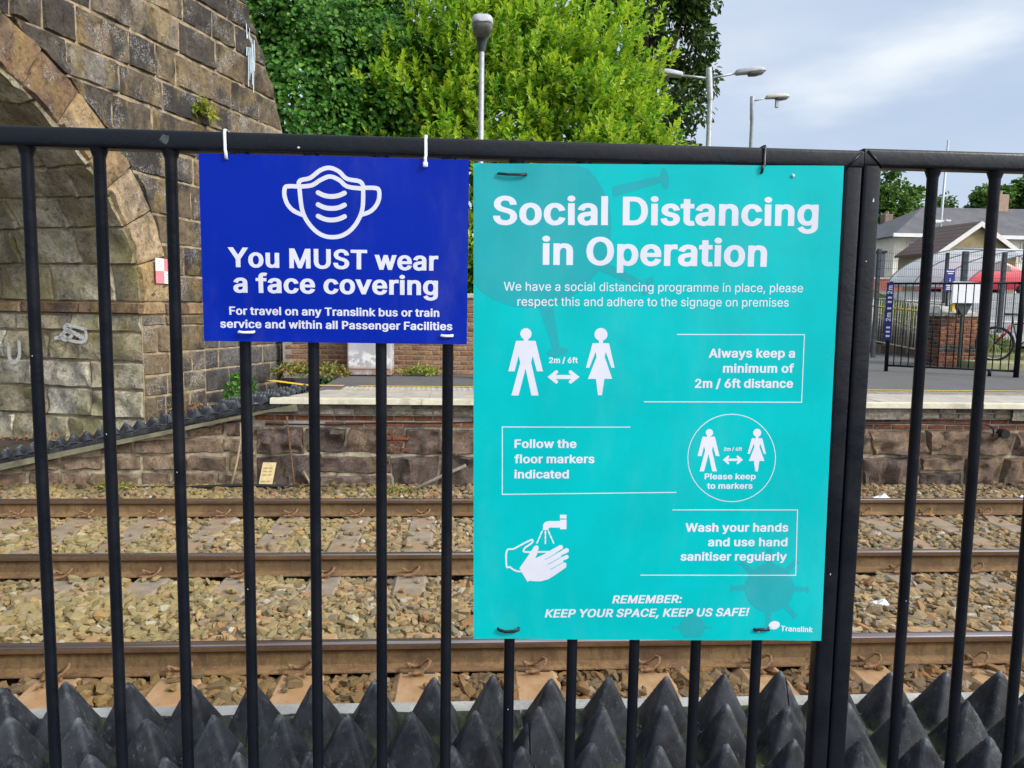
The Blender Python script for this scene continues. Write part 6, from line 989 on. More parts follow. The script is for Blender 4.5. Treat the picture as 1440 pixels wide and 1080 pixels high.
tree('far_tree', (37.5, 62, 1), 9, (1.9, 2, 2.3), (38.0, 62, 7.7), 30, 3200, 25, 'low green tree tucked between the round tree and the slate roof', M_FTREE, .40, .8)
tree('far_tree', (43.6, 60, 1), 10, (2.3, 2, 2.0), (43.8, 60, 10.0), 26, 2600, 26, 'green tree showing above the slate roof to the left of its chimney', M_FTREE, .40, .75)
tree('far_tree', (48.2, 60, 1), 12, (3.2, 2, 2.8), (48.4, 60, 10.6), 44, 4800, 27, 'green tree above the slate roof to the right of its chimney', M_FTREE, .42, .9)
tree('far_tree', (40.4, 61, 1), 9, (1.0, 1, 1.3), (40.3, 61, 10.0), 12, 700, 28, 'wispy green treetop just above the middle of the slate roof', M_FTREE, .34, .55)
# --- weeds along the wall and the ramp
def weeds(name, c, r, n, label, L0=.10, mat=M_WEED):
    P = np.array(c)+RNG.uniform(-1, 1, (n, 3))*np.array(r); e = (((P-np.array(c))[:, :2]/np.array(r)[:2])**2).sum(1); P = P[e < 1]; e = e[e < 1]
    P[:, 2] = c[2]+r[2]*np.sqrt(1-e)*RNG.uniform(.2, 1, len(P))
    D = RNG.normal(0, .8, P.shape)+np.array([0, -.3, .5]); N = np.tile(np.array([[0, -.5, 1.]]), (len(P), 1))+RNG.normal(0, .3, P.shape)
    V, F = leaves(P, D, N, L0*RNG.uniform(.5, 1.3, len(P)), L0*.45*RNG.uniform(.7, 1.3, len(P)), .15, .3); tag(mesh_np(name, V, F, mat), label, 'weeds')
weeds('weeds', (-2.35, 10.35, .0), (.62, .30, .20), 900, 'patch of yellowing weeds at the foot of the brick wall left of the grey cabinet', .075)
weeds('weeds', (-.72, 10.55, .0), (.30, .14, .14), 200, 'small clump of bright green leaves by the wall right of the grey cabinet', .09, leaf_mat('pale_weed_leaf', [(0, (.16, .26, .04)), (.6, (.36, .42, .08)), (1, (.40, .22, .10))]))
weeds('weeds', (-3.05, 9.2, -.25), (.22, .2, .42), 260, 'green weed at the foot of the dark wing wall beside the ramp', .09, M_IVY)
weeds('leaf_litter', (-3.0, 7.98, -.22), (.75, .07, .07), 260, 'orange dead leaves heaped behind the ramp mats under the bridge corner', .055, leaf_mat('dead_leaf', [(0, (.16, .06, .03)), (.5, (.28, .15, .07)), (1, (.36, .27, .14))]))
weeds('leaf_litter', (-4.7, 7.99, -.60), (.9, .06, .06), 240, 'dead leaves along the bottom of the ramp mats at the left', .05, bpy.data.materials['dead_leaf'])
weeds('fern', tuple(Vector((BO.x, BO.y, 0))+E1*1.13+NF*.05+UZ*3.50), (.20, .16, .24), 150, 'small fern growing from a joint high in the bridge face', .11, bpy.data.materials['pale_weed_leaf'])
weeds('moss', (-.75, 7.02, -1.0), (.30, .10, .05), 160, 'tuft of moss on the ballast below the brick patch', .05, M_WEED)
weeds('moss', (-3.85, 7.18, -1.0), (.22, .10, .06), 160, 'tuft of moss on the ballast under the ramp wall', .05, M_WEED)
# ---------------------------------------------------------------- lamp posts
M_GALV = simple('galvanised_steel', (.42, .44, .46), .5, .14, 16, .1, .35); M_LHEAD = simple('grey_lamp_plastic', (.40, .42, .46), .45, .08, 10); M_LGLASS = simple('clear_lamp_bowl', (.16, .17, .16), .12, .15, 8); M_LDARK = simple('dark_lamp_base', (.045, .055, .05), .5)
def lamp_head(t, base, d, L, wd, h, bowl=M_LGLASS, shell=M_LHEAD):
    d = Vector(d).normalized(); s = d.cross(UZ).normalized(); u = s.cross(d); base = Vector(base)
    def body(prof, z0, z1, fl):
        m = MB(); rows = []
        for f, wk, up_, dn in prof:
            rows.append([base+d*(f*L)+s*(wd/2*wk*math.copysign(abs(math.cos(a))**.6, math.cos(a)))+u*((up_ if math.sin(a) > 0 else dn)*h*math.copysign(abs(math.sin(a))**.7, math.sin(a))*fl) for a in [2*math.pi*k/14 for k in range(14)]])
        V = [p for r_ in rows for p in r_]; n = 14; N = len(rows)
        m.add(V, [[i*n+k, i*n+(k+1) % n, (i+1)*n+(k+1) % n, (i+1)*n+k] for i in range(N-1) for k in range(n)]+[list(range(n))[::-1], [(N-1)*n+k for k in range(n)]]); return m
    body([(0, .45, .5, .35), (.04, .62, .7, .4), (.45, .9, 1, .28), (.8, 1, .95, .22), (.95, .85, .6, .2), (1, .5, .25, .15)], 0, 1, .55).build('lamp_cover', shell, t, 50)
    m = body([(.42, .5, .1, .5), (.46, .82, .1, .75), (.7, .93, .1, .8), (.9, .8, .1, .6), (.96, .45, .1, .3)], 0, 1, .55); m.v = [tuple(Vector(p)-u*.004) for p in m.v]; m.build('lamp_bowl', bowl, t, 50)
la = thing('street_lamp', (.205, 10.2, 0), 'galvanised lamp post with one lamp facing the viewer, in front of the laurel bush', 'street lamp')
m = MB(); m.tube([(.205, 10.2, -.01), (.205, 10.2, 1.2), (.205, 10.2, 1.25), (.205, 10.2, 4.86)], [.07, .07, .048, .038], 16); m.build('pole', M_GALV, la, 40)
m = MB(); m.tube([(.205, 10.2, 4.80), (.205, 10.2, 4.99), (.205, 10.13, 5.09)], [.050, .085, .070], 14); m.build('lamp_bracket', M_LDARK, la, 40)
lamp_head(la, (.205, 10.42, 5.06), (0, -1, .10), .60, .31, .27)
lb = thing('street_lamp', (5.50, 16, 0), 'galvanised lamp post carrying two opposite lamp heads, beside the tall dark tree', 'street lamp')
m = MB(); m.tube([(5.50, 16, -.01), (5.50, 16, 5.85), (5.50, 16, 5.86), (5.44, 16, 6.55)], [.085, .055, .068, .068], 16); m.build('pole', M_GALV, lb, 40)
for sg, tip in ((-1, (4.85, 16.05, 6.38)), (1, (6.05, 15.95, 6.44))):
    m = MB(); m.tube([(5.46, 16, 6.32), tip], .026, 10); m.build('lamp_arm', M_GALV, lb, True)
    lamp_head(lb, tip, (sg, -.05*sg, .09 if sg > 0 else .06), .66, .30, .20)
lc = thing('street_lamp', (7.62, 19, 0), 'thin lamp post with a single pale lamp head pointing right, farthest of the lamps', 'street lamp')
m = MB(); m.tube([(7.62, 19, -.01), (7.62, 19, 6.2), (7.62, 19, 6.22), (7.60, 19, 6.82)], [.075, .045, .058, .058], 14); m.build('pole', M_GALV, lc, 40)
m = MB(); m.tube([(7.62, 19, 6.70), (8.02, 19, 6.80)], .020, 8); m.build('lamp_arm', M_GALV, lc, True)
lamp_head(lc, (7.98, 19, 6.80), (1, 0, .05), .62, .26, .17, shell=simple('cream_lamp_plastic', (.50, .48, .42), .5, .08, 10))
m = MB(); m.box(8.24, 8.33, 18.96, 19.04, 6.55, 6.74, .01); m.build('lamp_sensor', M_LHEAD, lc)

# ---------------------------------------------------------------- station yard on the right
M_YARD = simple('pale_worn_asphalt', (.26, .26, .265), .92, .15, 3, .4, dirt=((.17, .17, .17), .5)); M_LINE = simple('white_road_paint', (.62, .63, .63), .8, .12, 12, dirt=((.3, .3, .3), .6))
def yard_z(y): return -.008 if y < 14 else (-.008+(y-14)*.218 if y < 22.5 else 1.845)
m = MB(); m.prism([(13.2, 13.6, -.3), (13.2, 14, -.008), (13.2, 22.5, 1.845), (13.2, 60, 1.845), (13.2, 60, -.3)], (0, 0, 0), (60, 0, 0)); m.build('car_park', M_YARD)['kind'] = 'structure'
M_GRASS = leaf_mat('grass_blade', [(0, (.08, .13, .03)), (.6, (.18, .22, .07)), (1, (.34, .32, .15))])
m = MB(); m.prism([(11.75, 15.2, -.3), (11.75, 15.2, .18), (11.75, 22.5, 1.75), (11.75, 40, 1.75), (11.75, 40, -.3)], (0, 0, 0), (1.44, 0, 0)); m.build('grass_bank', simple('soil_and_grass', (.16, .17, .07), .95, .4, 8, .6))['kind'] = 'structure'
n = 5200; P = np.stack([RNG.uniform(11.8, 13.2, n), RNG.uniform(15.3, 26, n), np.zeros(n)], 1); P[:, 2] = np.where(P[:, 1] < 22.5, .18+(P[:, 1]-15.2)*.215, 1.75)-.01
D = RNG.normal(0, .35, P.shape)+np.array([0, 0, 1.]); V, F = leaves(P, D, RNG.normal(0, 1, P.shape)+np.array([0, -.8, 0]), RNG.uniform(.10, .26, n), RNG.uniform(.012, .03, n), .1, .3); mesh_np('grass', V, F, M_GRASS)['kind'] = 'stuff'
for i, (xa, ya, xb, yb) in enumerate(((13.4, 15.5, 30, 15.6), (13.4, 18.3, 30, 18.5), (13.4, 21.0, 30, 21.2), (15.2, 22.6, 15.6, 27), (19.0, 22.6, 19.5, 27))):
    m = MB(); vs, fs = stroke([(xa+(xb-xa)*k/12, ya+(yb-ya)*k/12) for k in range(13)], .10, False, False); m.add([(a, b, yard_z(b)+.006) for a, b in vs], fs); m.build('parking_line', M_LINE, fix=False)['kind'] = 'structure'
rw = thing('retaining_wall', (11.7, 18, 0), 'dark brown stone retaining wall behind the ramp handrail at the right', 'wall')
m = MB(); rf = lambda y, z: Vector((11.72, y, z)); rn = lambda y, z: Vector((-1, 0, 0))
courses(m, rf, rn, -.05, 1.62, (.2, .3), lambda z: (max(15.2, 15.2+(z-.05)/.2155), 26), (.3, .6), .02, .02, .03, 95, 0, (0, .8), cell=.2); m.add([(11.738, 15.2, -.1), (11.738, 26, -.1), (11.738, 26, 1.7), (11.738, 22.4, 1.7), (11.738, 15.2, .14)], [(0, 1, 2, 3, 4)], 1)
m.build('rubble', [M_RUBBLE, M_RMORT], rw, 45, fix=False)
# handrail of the path
hr = thing('handrail', (11.45, 18, 0), 'pale metal ramp railing with a yellow handrail, receding along the path at the right', 'railing')
M_PALE = simple('cream_painted_steel', (.50, .48, .42), .5, .12, 10); M_YEL = simple('yellow_handrail_paint', (.66, .48, .06), .45, .1, 10)
A, B = Vector((11.40, 15.6, .02)), Vector((11.62, 25, .60)); m = MB()
for k in range(78): p = A.lerp(B, k/77); m.tube([p+UZ*.10, p+UZ*1.28], .009, 6)
m.build('bars', M_PALE, hr, True)
for z, mt, r_, nm in ((.09, M_PALE, .018, 'bottom_rail'), (1.28, M_PALE, .020, 'top_rail'), (1.06, M_YEL, .028, 'handrail_tube')):
    m = MB(); o_ = Vector((-.07, 0, 0)) if mt is M_YEL else Vector((0, 0, 0)); m.tube([A+UZ*z+o_, B+UZ*z+o_], r_, 8); m.build(nm, mt, hr, True)
for k in range(6): p = A.lerp(B, k/5); m = MB(); m.tube([p-UZ*.05, p+UZ*1.30], .024, 8); m.build('post', M_PALE, hr, True)
# black railing on the platform
br_ = thing('platform_railing', (8.9, 11.9, 0), 'thin black bar railing on the far platform with a blue banner on its end post', 'railing')
A, B = Vector((7.99, 12.50, 0)), Vector((9.68, 11.33, 0)); dr = (B-A).normalized(); m = MB(); nb_ = 17
for k in range(1, nb_): p = A.lerp(B, k/nb_); m.tube([p+UZ*.10, p+UZ*1.64], .010, 6)
m.build('bars', M_BLACK, br_, True)
for z, r_, nm in ((.10, .020, 'bottom_rail'), (1.64, .020, 'top_rail')): m = MB(); m.tube([A+UZ*z, B+UZ*z], r_, 8); m.build(nm, M_BLACK, br_, True)
m = MB(); m.tube([A-UZ*.02, A+UZ*1.68], .036, 8); m.build('post', M_BLACK, br_, True)
m = MB(); m.tube([A+dr*1.66-UZ*.02, A+dr*1.66+UZ*.10], .030, 8); m.build('post', M_BLACK, br_, True)
m = MB(); m.tube([B-UZ*.02, B+UZ*2.5], .045, 8); m.build('post', M_BLACK, br_, True)
C2 = Vector((12.3, 10.2, 0)); m = MB()
for k in range(1, 14): p = B.lerp(C2, k/14); m.tube([p+UZ*.55, p+UZ*1.64], .010, 6)
m.build('bars', M_BLACK, br_, True)
for z in (.52, 1.64): m = MB(); m.tube([B+UZ*z, C2+UZ*z], .022, 8); m.build('top_rail' if z > 1 else 'bottom_rail', M_BLACK, br_, True)
m = MB(); m.tube([C2-UZ*.02, C2+UZ*1.68], .036, 8); m.build('post', M_BLACK, br_, True)
M_NAVY = simple('navy_banner', (.018, .028, .16), .5, .1, 10)
M_BANW = simple('banner_white', (.66, .66, .74), .5, .05, 10)
nn = Vector((dr.y, -dr.x, 0)); 
if nn.y > 0: nn = -nn
bn = thing('distance_banner', tuple(A+nn*.06+UZ*.6), 'narrow dark blue vertical banner with 2m markings on the end post of the platform railing', 'banner')
o_ = A+nn*.045-dr*.075
m = MB(); m.prism([o_+UZ*.58, o_+dr*.125+UZ*.58, o_+dr*.125+UZ*1.66, o_+UZ*1.66], (0, 0, 0), nn*.004); m.build('banner_sheet', M_NAVY, bn)
def glyph_on(parent, s, org, ax, ay, size, mat, nm='lettering'):
    m = MB(); pen = 0
    for ch in s:
        adv, cs = GB[ch]
        if cs:
            lp = [[Vector((c[i], c[i+1], 0)) for i in range(0, len(c), 2)] for c in cs]; m.add([org+ax*((v.x+pen)*size/560)+ay*(v.y*size/560) for l in lp for v in l], [t_ for q in tri(lp) for t_ in q])
        pen += adv+20
    m.build(nm, mat, parent, fix=False)
for z in (.95, 1.46): glyph_on(bn, '2m', o_+dr*.100+nn*.0055+UZ*(z-.02), UZ, -dr, .085, M_BANW)
for z in (.64, .72, .80, 1.16, 1.28, 1.36): m = MB(); q = o_+nn*.0050+UZ*z; m.prism([q+dr*.035, q+dr*.100, q+dr*.100+UZ*.035, q+dr*.035+UZ*.035], (0, 0, 0), nn*.0004); m.build('pictogram', M_BANW, bn)
# brick pier with cap
bp = thing('brick_pier', (10.55, 14.4, 0), 'stub of orange brick pillar with a concrete cap behind the black platform railing', 'pillar')
m = MB(); fA = lambda x, z: Vector((x, 14.0, z)); fB = lambda y, z: Vector((10.0, y, z)); nB = lambda y, z: Vector((-1, 0, 0))
for r_ in range(14):
    rr = random.Random(500+r_); z = -.02+r_*.0768; off = 0 if r_ % 2 else .11
    x = 10.0
    for k in range(6):
        xa, xb = max(10.0, 10.0+k*.225-off), min(10.86, 10.0+(k+1)*.225-off)
        if xb-xa > .04: block(m, fA, wn_, [(xa, z), (xb, z), (xb, z+.076), (xa, z+.076)], .011, .012, .006, r_*71+k+3, 2 if r_ in (4, 5) and rr.random() < .8 else 0, rr.random(), .12, .5)
        ya, yb = max(14.0, 14.0+k*.225-off), min(14.86, 14.0+(k+1)*.225-off)
        if yb-ya > .04: block(m, fB, nB, [(yb, z), (ya, z), (ya, z+.076), (yb, z+.076)], .011, .012, .006, r_*77+k+9, 2 if rr.random() < .35 else 0, rr.random()*.6, .12, .5)
m.box(10.012, 10.85, 14.012, 14.85, -.05, 1.04, 0, 1)
m.build('brickwork', [M_BRICKO, M_BMORT, stone_mat('dark_brick', [(0, (.05, .05, .055)), (1, (.12, .11, .10))], .2, .2, 0, sc=3)], bp, 45, fix=False)
m = MB(); m.prism([(9.96, 13.96, 1.06), (10.90, 13.96, 1.06), (10.90, 14.9, 1.06), (9.96, 14.9, 1.06)], (0, 0, 0), (0, 0, .06)); m.prism([(10.05, 14.05, 1.12), (10.80, 14.05, 1.12), (10.72, 14.4, 1.26), (10.2, 14.4, 1.26)], (0, 0, 0), (0, .5, 0)); m.build('cap', M_CONC, bp)
# white panel on a black stand
wp = thing('white_panel', (10.3, 13.75, 0), 'plain white board on a black stand above the brick pillar', 'board')
m = MB(); m.box(10.03, 10.62, 13.74, 13.78, 1.32, 1.76, .006); m.build('panel', simple('white_board_paint', (.74, .75, .78), .5, .05, 6), wp)
m = MB(); m.prism([(10.16, 13.80, 1.33), (10.52, 13.80, 1.33), (10.40, 13.80, 1.08), (10.30, 13.80, 1.08)], (0, 0, 0), (0, .12, 0)); m.tube([(10.35, 13.86, -.02), (10.35, 13.86, 1.2)], .03, 10); m.build('stand', M_LDARK, wp)
m = MB(); m.box(10.085, 10.145, 13.80, 13.9, 1.14, 1.31, .005); m.build('bracket', M_YEL, wp)
# blue notice on a post
nb2 = thing('blue_notice', (10.43, 14.5, 0), 'small dark blue notice board with white lines on a post, left of the white panel', 'sign')
m = MB(); m.box(10.32, 10.545, 14.46, 14.48, 1.58, 2.06, .004); m.build('sign_board', M_NAVY, nb2)
m = MB(); m.tube([(10.43, 14.51, -.02), (10.43, 14.51, 2.05)], .026, 10); m.build('post', M_BLACK, nb2, True)
m = MB()
for z, w in ((2.0, .17), (1.955, .12), (1.84, .02), (1.80, .03), (1.70, .15), (1.66, .13), (1.62, .15)): m.box(10.433-w/2, 10.433+w/2, 14.457, 14.4595, z, z+.022)
m.build('lettering', M_BANW, nb2)
# bicycle
m = MB(); m.box(10.25, 12.6, 12.95, 13.70, -.1, .155, .02); m.build('kerb', simple('mossy_kerb', (.25, .25, .14), .95, .25, 5, .4))['kind'] = 'structure'
bk = thing('bicycle', (11.0, 13.35, 0), 'black bicycle with red parts parked behind the platform railing at the right', 'bicycle')
M_TYRE = simple('tyre_rubber', (.015, .015, .016), .7); M_RED = simple('red_bike_enamel', (.42, .02, .03), .35, .08, 10); M_CHROME = simple('bike_alloy', (.5, .5, .52), .3, .05, 10, 0, .8)
bd_ = Vector((.93, -.36, 0)); Bx = Vector((10.86, 13.52, .16)); cg = lambda x, z: Bx+bd_*x+UZ*z
def ringpts(c, r, n=28): return [c+bd_*(r*math.cos(2*math.pi*k/n))+UZ*(r*math.sin(2*math.pi*k/n)) for k in range(n+1)]
for xw in (0, 1.03):
    m = MB(); m.tube(ringpts(cg(xw, .34), .335), .028, 8, cap=False); w_ = m.build('wheel', M_TYRE, bk, True)
    m = MB(); m.tube(ringpts(cg(xw, .34), .31), .010, 6, cap=False); m.build('rim', M_CHROME, w_, True)
    m = MB()
    for k in range(14): a = 2*math.pi*k/14; m.tube([cg(xw, .34), cg(xw+.31*math.cos(a), .34+.31*math.sin(a))], .0022, 4)
    m.build('spokes', M_CHROME, w_)
m = MB()
for a, b in (((0, .34), (.42, .30)), ((.42, .30), (.30, .78)), ((0, .34), (.32, .74)), ((.42, .30), (.88, .70)), ((.32, .74), (.86, .82))): m.tube([cg(*a), cg(*b)], .014, 8)
m.tube([cg(.85, .90), cg(.92, .55), cg(1.03, .34)], .016, 8); m.build('frame', M_LDARK, bk, True)
m = MB(); m.tube([cg(.04, .42), cg(.16, .52), cg(.26, .72)], .022, 8); m.build('mudguard', M_RED, bk, True)
m = MB(); m.tube([cg(.30, .76), cg(.28, .92)], .014, 8); m.box(-.13, .13, -.06, .06, -.02, .03, .02, M=Matrix.Translation(cg(.27, .94)) @ Matrix.Rotation(math.atan2(bd_.y, bd_.x), 4, 'Z')); m.build('saddle', M_LDARK, bk, 40)
m = MB(); sd_ = Vector((-bd_.y, bd_.x, 0)); h_ = cg(.84, .98); m.tube([cg(.85, .88), h_], .014, 8); m.tube([h_-sd_*.28+bd_*-.08, h_-sd_*.2, h_, h_+sd_*.2, h_+sd_*.28-bd_*.08], .013, 8); m.build('handlebar', M_LDARK, bk, True)
# welded mesh fence
mf = thing('mesh_fence', (12.5, 17, 0), 'tall fine green-grey welded mesh fence with dark posts before the cycle shelter', 'fence')
m = MB(); xa, xb = 10.2, 16.2; M_WIRE = simple('dark_wire', (.05, .06, .065), .5)
def fz(x): return .45
x = xa
while x < xb: m.tube([(x, 17, fz(x)), (x, 17, 2.66)], .0032, 3, cap=False); x += .052
z = .5
while z < 2.68: m.tube([(xa, 16.995, z), (xb, 16.995, z)], .0042, 3, cap=False); z += .19
m.build('wire_panel', M_WIRE, mf)
for x, w in ((10.28, .045), (12.52, .07), (13.55, .05), (16.1, .05)): m = MB(); m.box(x-w, x+w, 17.01, 17.09, -.02 if x < 11 else .0, 2.70 if x < 12 else 2.68, .006); m.build('post', simple('slate_grey_post', (.055, .065, .078), .5), mf)
# cycle shelter
sh = thing('cycle_shelter', (16.2, 22, 1.7), 'curved translucent white shelter roof on dark ribs in front of the red car', 'shelter')
M_POLY = Mat('polycarbonate', .25, (.80, .82, .84)); _t = M_POLY.n('ShaderNodeBsdfTransparent'); _ms = M_POLY.n('ShaderNodeMixShader'); _ms.inputs[0].default_value = .16
_tr = M_POLY.n('ShaderNodeBsdfTranslucent'); _tr.inputs[0].default_value = (.80, .83, .86, 1); _m2 = M_POLY.n('ShaderNodeMixShader'); _m2.inputs[0].default_value = .45; M_POLY.L(M_POLY.b.outputs[0], _m2.inputs[1]); M_POLY.L(_tr.outputs[0], _m2.inputs[2])
M_POLY.b.inputs['Base Color'].default_value = (.74, .76, .79, 1); M_POLY.L(_m2.outputs[0], _ms.inputs[1]); M_POLY.L(_t.outputs[0], _ms.inputs[2]); M_POLY.L(_ms.outputs[0], M_POLY.nt.nodes['Material Output'].inputs[0]); M_POLY = M_POLY.m
def vault(x, f): a = R(8+78*f); return Vector((x, 19.9+3.9*math.cos(a)**.9, 1.92+1.12*math.sin(a)))
m = MB(); m.grid(lambda u, v: vault(14.4+2.8*u, v), 12, 18); m.build('roof', M_POLY, sh, True, fix=False)
for x in (14.4, 15.33, 16.27, 17.2):
    m = MB(); m.tube([vault(x, k/12)-UZ*.02 for k in range(13)], .018, 8); m.build('rib', M_GALV, sh, True)
for f in (0, 1): m = MB(); m.tube([vault(14.4, f), vault(17.2, f)], .03, 8); m.build('edge_beam', M_GALV, sh, True)
for x in (14.43, 17.17): m = MB(); m.box(x-.035, x+.035, 20.6, 20.7, yard_z(20.6)-.05, 2.95); m.build('post', M_LDARK, sh)
# red car
car = thing('parked_car', (20.1, 27.0, 1.845), 'red hatchback car parked behind the translucent shelter', 'car')
M_CARR = Mat('red_car_paint', .25, (.55, .015, .04), 0, .5, .6).m; M_GLS = Mat('car_glass', .06, (.03, .035, .04), 0, .8).m; M_TRIM = simple('black_trim', (.02, .02, .022), .5)
CX, CY, CZ = 17.6, 26.6, 1.845
top = [(0, .62), (.06, .84), (.30, .95), (.62, 1.22), (1.05, 1.42), (1.75, 1.47), (2.35, 1.40), (2.85, 1.16), (3.15, .98), (3.75, .90), (4.08, .74), (4.16, .52)]
def tz(x):
    for (a, b), (c, d) in zip(top, top[1:]):
        if a <= x <= c: return b+(d-b)*(x-a)/(c-a)
    return top[-1][1]
m = MB(); xs = [4.16*i/40 for i in range(41)]
def sec_(x):
    zt = tz(x); zb = .24; hw = .86*(1-.10*abs(x-2.1)**3/9.2); o = []
    belt = min(zt, .88); tw = hw-max(0, zt-belt)*.42
    for y, z in ((-hw*.92, zb), (-hw, zb+.15), (-hw*1.0, .60), (-hw*.97, belt), (-tw, zt-.03), (-tw*.75, zt), (tw*.75, zt), (tw, zt-.03), (hw*.97, belt), (hw, .60), (hw, zb+.15), (hw*.92, zb)): o.append((CX+x, CY+y, CZ+z))
    return o
rows = [sec_(x) for x in xs]; n = 12; m.v = [p for r_ in rows for p in r_]
m.f = [[i*n+k, i*n+(k+1) % n, (i+1)*n+(k+1) % n, (i+1)*n+k] for i in range(40) for k in range(n)]+[list(range(n))[::-1], [40*n+k for k in range(n)]]; m.m = [0]*len(m.f); m.t = [.5]*len(m.f)
m.build('car_body', M_CARR, car, 50)
for wx in ([.55, .70, 1.12, 1.42, 1.42, .55][:0] or []): pass
def glass(pts, nm='side_window'):
    for sg in (-1, 1):
        m = MB(); V = []
        for x, z in pts:
            hw = .86*(1-.10*abs(x-2.1)**3/9.2); y = hw*.97-max(0, z-.88)*.36+.014; V.append((CX+x, CY+sg*y, CZ+z))
        m.add(V, [list(range(len(V)))]); m.build(nm, M_GLS, car, fix=False)
glass([(.70, .93), (1.55, .93), (1.55, 1.36), (1.10, 1.34), (.86, 1.22)]); glass([(1.62, .93), (2.75, .93), (2.72, 1.10), (2.30, 1.33), (1.62, 1.37)])
for x in (.78, 3.35):
    for sg in (-1, 1):
        m = MB(); m.lathe([(.0, .0), (.30, .0), (.32, .03), (.32, .17), (.30, .2), (0, .2)], (CX+x, CY+sg*.78-.1, CZ+.32), 22, axis='y'); w_ = m.build('wheel', M_TYRE, car, 40)
        m = MB(); m.lathe([(0, 0), (.20, 0), (.21, .02), (0, .02)], (CX+x, CY+sg*.89-.01, CZ+.32), 18, axis='y'); m.build('rim', M_CHROME, w_, 40)
m = MB(); m.box(CX+3.98, CX+4.13, CY-.80, CY-.50, CZ+.62, CZ+.76, .02); m.build('headlight', M_GLS, car); m = MB(); m.box(CX+3.98, CX+4.13, CY+.50, CY+.80, CZ+.62, CZ+.76, .02); m.build('headlight', M_GLS, car)
m = MB(); m.box(CX+.02, CX+.16, CY-.80, CY-.55, CZ+.66, CZ+.84, .02); m.build('tail_light', M_RED, car)

# ---------------------------------------------------------------- houses beyond the car park
M_REND = simple('cream_render', (.74, .70, .58), .9, .08, 4, .2, dirt=((.36, .33, .27), .35)); M_SLATE = Mat('roof_slate', .8, (.12, .12, .13)); 
_v = M_SLATE.co(scale=(2.2, 2.2, 4.5)); _s = M_SLATE.noise(3, 5, .8, _v); M_SLATE.col(M_SLATE.mix(M_SLATE.rng(M_SLATE.noise(1.1, 5), .35, .65), M_SLATE.mix(_s, (.050, .054, .066), (.115, .115, .130)), M_SLATE.mix(_s, (.075, .072, .078), (.155, .148, .155)))); M_SLATE.bump(_s, .6, .05); M_SLATE = M_SLATE.m
M_BTILE = Mat('brown_roof_tile', .85, (.1, .07, .06)); _o = M_BTILE.oz(); _w = M_BTILE.math('FRACT', M_BTILE.math('MULTIPLY', _o[2], 5.2)); M_BTILE.col(M_BTILE.mix(M_BTILE.rng(_w, 0, .28), (.035, .025, .024), M_BTILE.mix(M_BTILE.noise(4, 4), (.075, .05, .044), (.13, .09, .08)))); M_BTILE = M_BTILE.m
M_WIN = Mat('house_window_glass', .08, (.05, .06, .07), 0, .8).m; M_PVC = simple('white_window_frame', (.7, .7, .69), .5, .05, 5); M_TANR = simple('tan_render', (.27, .22, .12), .95, .12, 3, .3); M_CHB = simple('chimney_brick', (.22, .17, .14), .9, .25, 9, .4)
def window(par, x0, x1, y, z0, z1):
    m = MB(); m.box(x0, x1, y-.04, y+.05, z0, z1); w = m.build('window', M_WIN, par)
    m = MB(); b = .07
    for a in ((x0-b, x0, z0-b, z1+b), (x1, x1+b, z0-b, z1+b), (x0, x1, z0-b, z0), (x0, x1, z1, z1+b), ((x0+x1)/2-.03, (x0+x1)/2+.03, z0, z1)): m.box(a[0], a[1], y-.07, y+.05, a[2], a[3])
    m.build('frame', M_PVC, w)
hs = thing('house', (36, 48, 1.5), 'long cream house with a wide grey slate hipped roof beyond the car park', 'house')
m = MB(); m.box(27.2, 29.3, 45.4, 53, 1.3, 6.05); m.box(29.3, 46, 44.9, 53, 1.3, 6.10); m.build('wall', M_REND, hs)
m = MB(); e = [(26.5, 44.4, 6.02), (46.6, 44.4, 6.20), (46.6, 53.5, 6.2), (26.5, 53.5, 6.02)]; r1, r2 = (30.9, 48.6, 8.42), (46.6, 48.6, 8.50)
m.add(e+[r1, r2], [(0, 1, 5, 4), (2, 3, 4, 5), (3, 0, 4), (1, 2, 5), (0, 3, 2, 1)]); rf_ = m.build('roof', M_SLATE, hs)
m = MB(); m.box(26.5, 46.6, 44.30, 44.42, 5.96, 6.18); m.build('gutter', M_PVC, rf_)
m = MB(); m.box(35.9, 36.7, 48.2, 49.0, 8.1, 9.35, .03); m.tube([(36.3, 48.6, 9.3), (36.3, 48.6, 9.65)], .14, 8); m.build('chimney', simple('tan_chimney_brick', (.36, .26, .19), .9, .2, 9, .3), rf_)
for x0, x1, z0, z1 in ((28.1, 28.75, 4.4, 5.7), (30.3, 31.2, 4.5, 5.7), (35.3, 36.7, 4.7, 5.8), (39.5, 41, 4.7, 5.8)): window(hs, x0, x1, 45.4 if x0 < 29 else 44.9, z0, z1)
h2 = thing('house', (31.6, 56, 1.5), 'small cream house with a slate roof and a brick chimney, left of the long house', 'house')
m = MB(); m.box(28, 33.4, 55, 61, 1.3, 7.0); m.build('wall', M_REND, h2)
m = MB(); m.add([(27.7, 54.6, 6.9), (33.8, 54.6, 6.9), (33.8, 61.4, 6.9), (27.7, 61.4, 6.9), (29.0, 58, 9.0), (31.9, 58, 9.0)], [(0, 1, 5, 4), (1, 2, 5), (2, 3, 4, 5), (3, 0, 4), (0, 3, 2, 1)]); rf2 = m.build('roof', M_SLATE, h2)
m = MB(); m.box(32.75, 33.4, 56.4, 57.1, 7.2, 9.0, .03); m.tube([(33.07, 56.75, 8.95), (33.07, 56.75, 9.25)], .15, 8); m.build('chimney', M_CHB, rf2); window(h2, 29.6, 30.6, 55, 4.6, 5.9)
gr = thing('garage', (22.9, 34, 1.5), 'low building with a brown tiled roof and a tan gable edged in white', 'outbuilding')
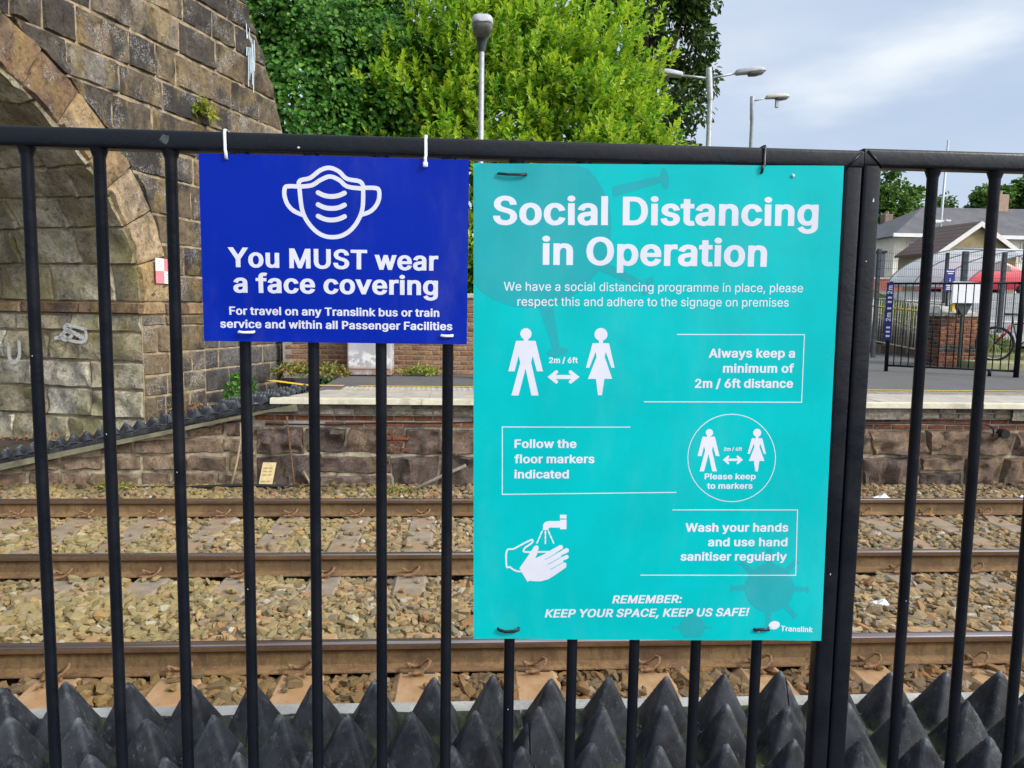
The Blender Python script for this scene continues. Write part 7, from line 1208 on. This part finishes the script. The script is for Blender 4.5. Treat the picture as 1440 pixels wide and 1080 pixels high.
gx, gy, gz = 23.98, 33.0, 5.40; gl, gr2, ze = 22.05, 26.1, 4.02; dv = Vector((-.55, 2.4, 0))
m = MB(); m.prism([(gl+.12, gy, 1.4), (gr2-.12, gy, 1.4), (gr2-.12, gy, ze), (gx, gy, gz-.08), (gl+.12, gy, ze)], (0, 0, 0), dv); m.build('wall', M_TANR, gr)
a_, b_, c_ = Vector((gl-.12, gy-.22, ze-.10)), Vector((gx, gy-.22, gz)), Vector((gr2+.12, gy-.22, ze-.10)); th = Vector((0, 0, .10)); dv2 = dv*1.05
m = MB(); m.prism([a_, b_, b_+th, a_+th], (0, 0, 0), dv2); m.prism([b_+Vector((.001, 0, 0)), c_, c_+th, b_+Vector((.001, 0, 0))+th], (0, 0, 0), dv2); grf = m.build('roof', M_BTILE, gr)
m = MB(); s2_ = Vector((0, -.06, 0)); dn = Vector((0, 0, -.14)); m.prism([a_+th, b_+th, b_+dn, a_+dn], (0, 0, 0), s2_); m.prism([b_+th, c_+th, c_+dn, b_+dn], (0, 0, 0), s2_); m.build('bargeboard', simple('white_bargeboard', (.68, .66, .62), .6, .06, 6), grf)
ms_ = thing('lamp_mast', (24.05, 36, 1.8), 'slender grey mast with a small crossarm in front of the slate roof', 'mast')
m = MB(); m.tube([(24.0, 36, 1.7), (24.18, 36, 9.9)], [.09, .05], 8); m.build('pole', M_GALV, ms_, True)
m = MB(); m.box(23.75, 24.4, 35.92, 35.99, 5.83, 5.93); m.box(23.7, 23.95, 35.8, 36.0, 5.78, 5.86); m.box(24.25, 24.5, 35.8, 36.0, 5.86, 5.94); m.build('crossarm', M_PVC, ms_)
lw = thing('low_brick_wall', (18, 30.5, 1.8), 'low red brick wall left of the cycle shelter, below the cream house', 'wall')
m = MB(); m.box(17.0, 19.0, 30.5, 30.8, 1.7, 2.62); m.build('brickwork', simple('dull_red_brick', (.30, .11, .08), .9, .25, 9, .4), lw); m = MB(); m.box(16.96, 19.04, 30.46, 30.84, 2.623, 2.70); m.build('coping', M_CONC, lw)
bn2 = thing('grey_bin', (18.9, 32.6, 1.8), 'dark grey box standing behind the low red brick wall', 'bin')
m = MB(); m.box(18.55, 19.2, 32.3, 32.9, 1.8, 3.9, .04); m.build('bin_body', simple('slate_plastic', (.075, .085, .10), .6), bn2); m = MB(); m.box(18.5, 19.25, 32.25, 32.95, 3.91, 4.02, .03); m.build('lid', M_TRIM, bn2)
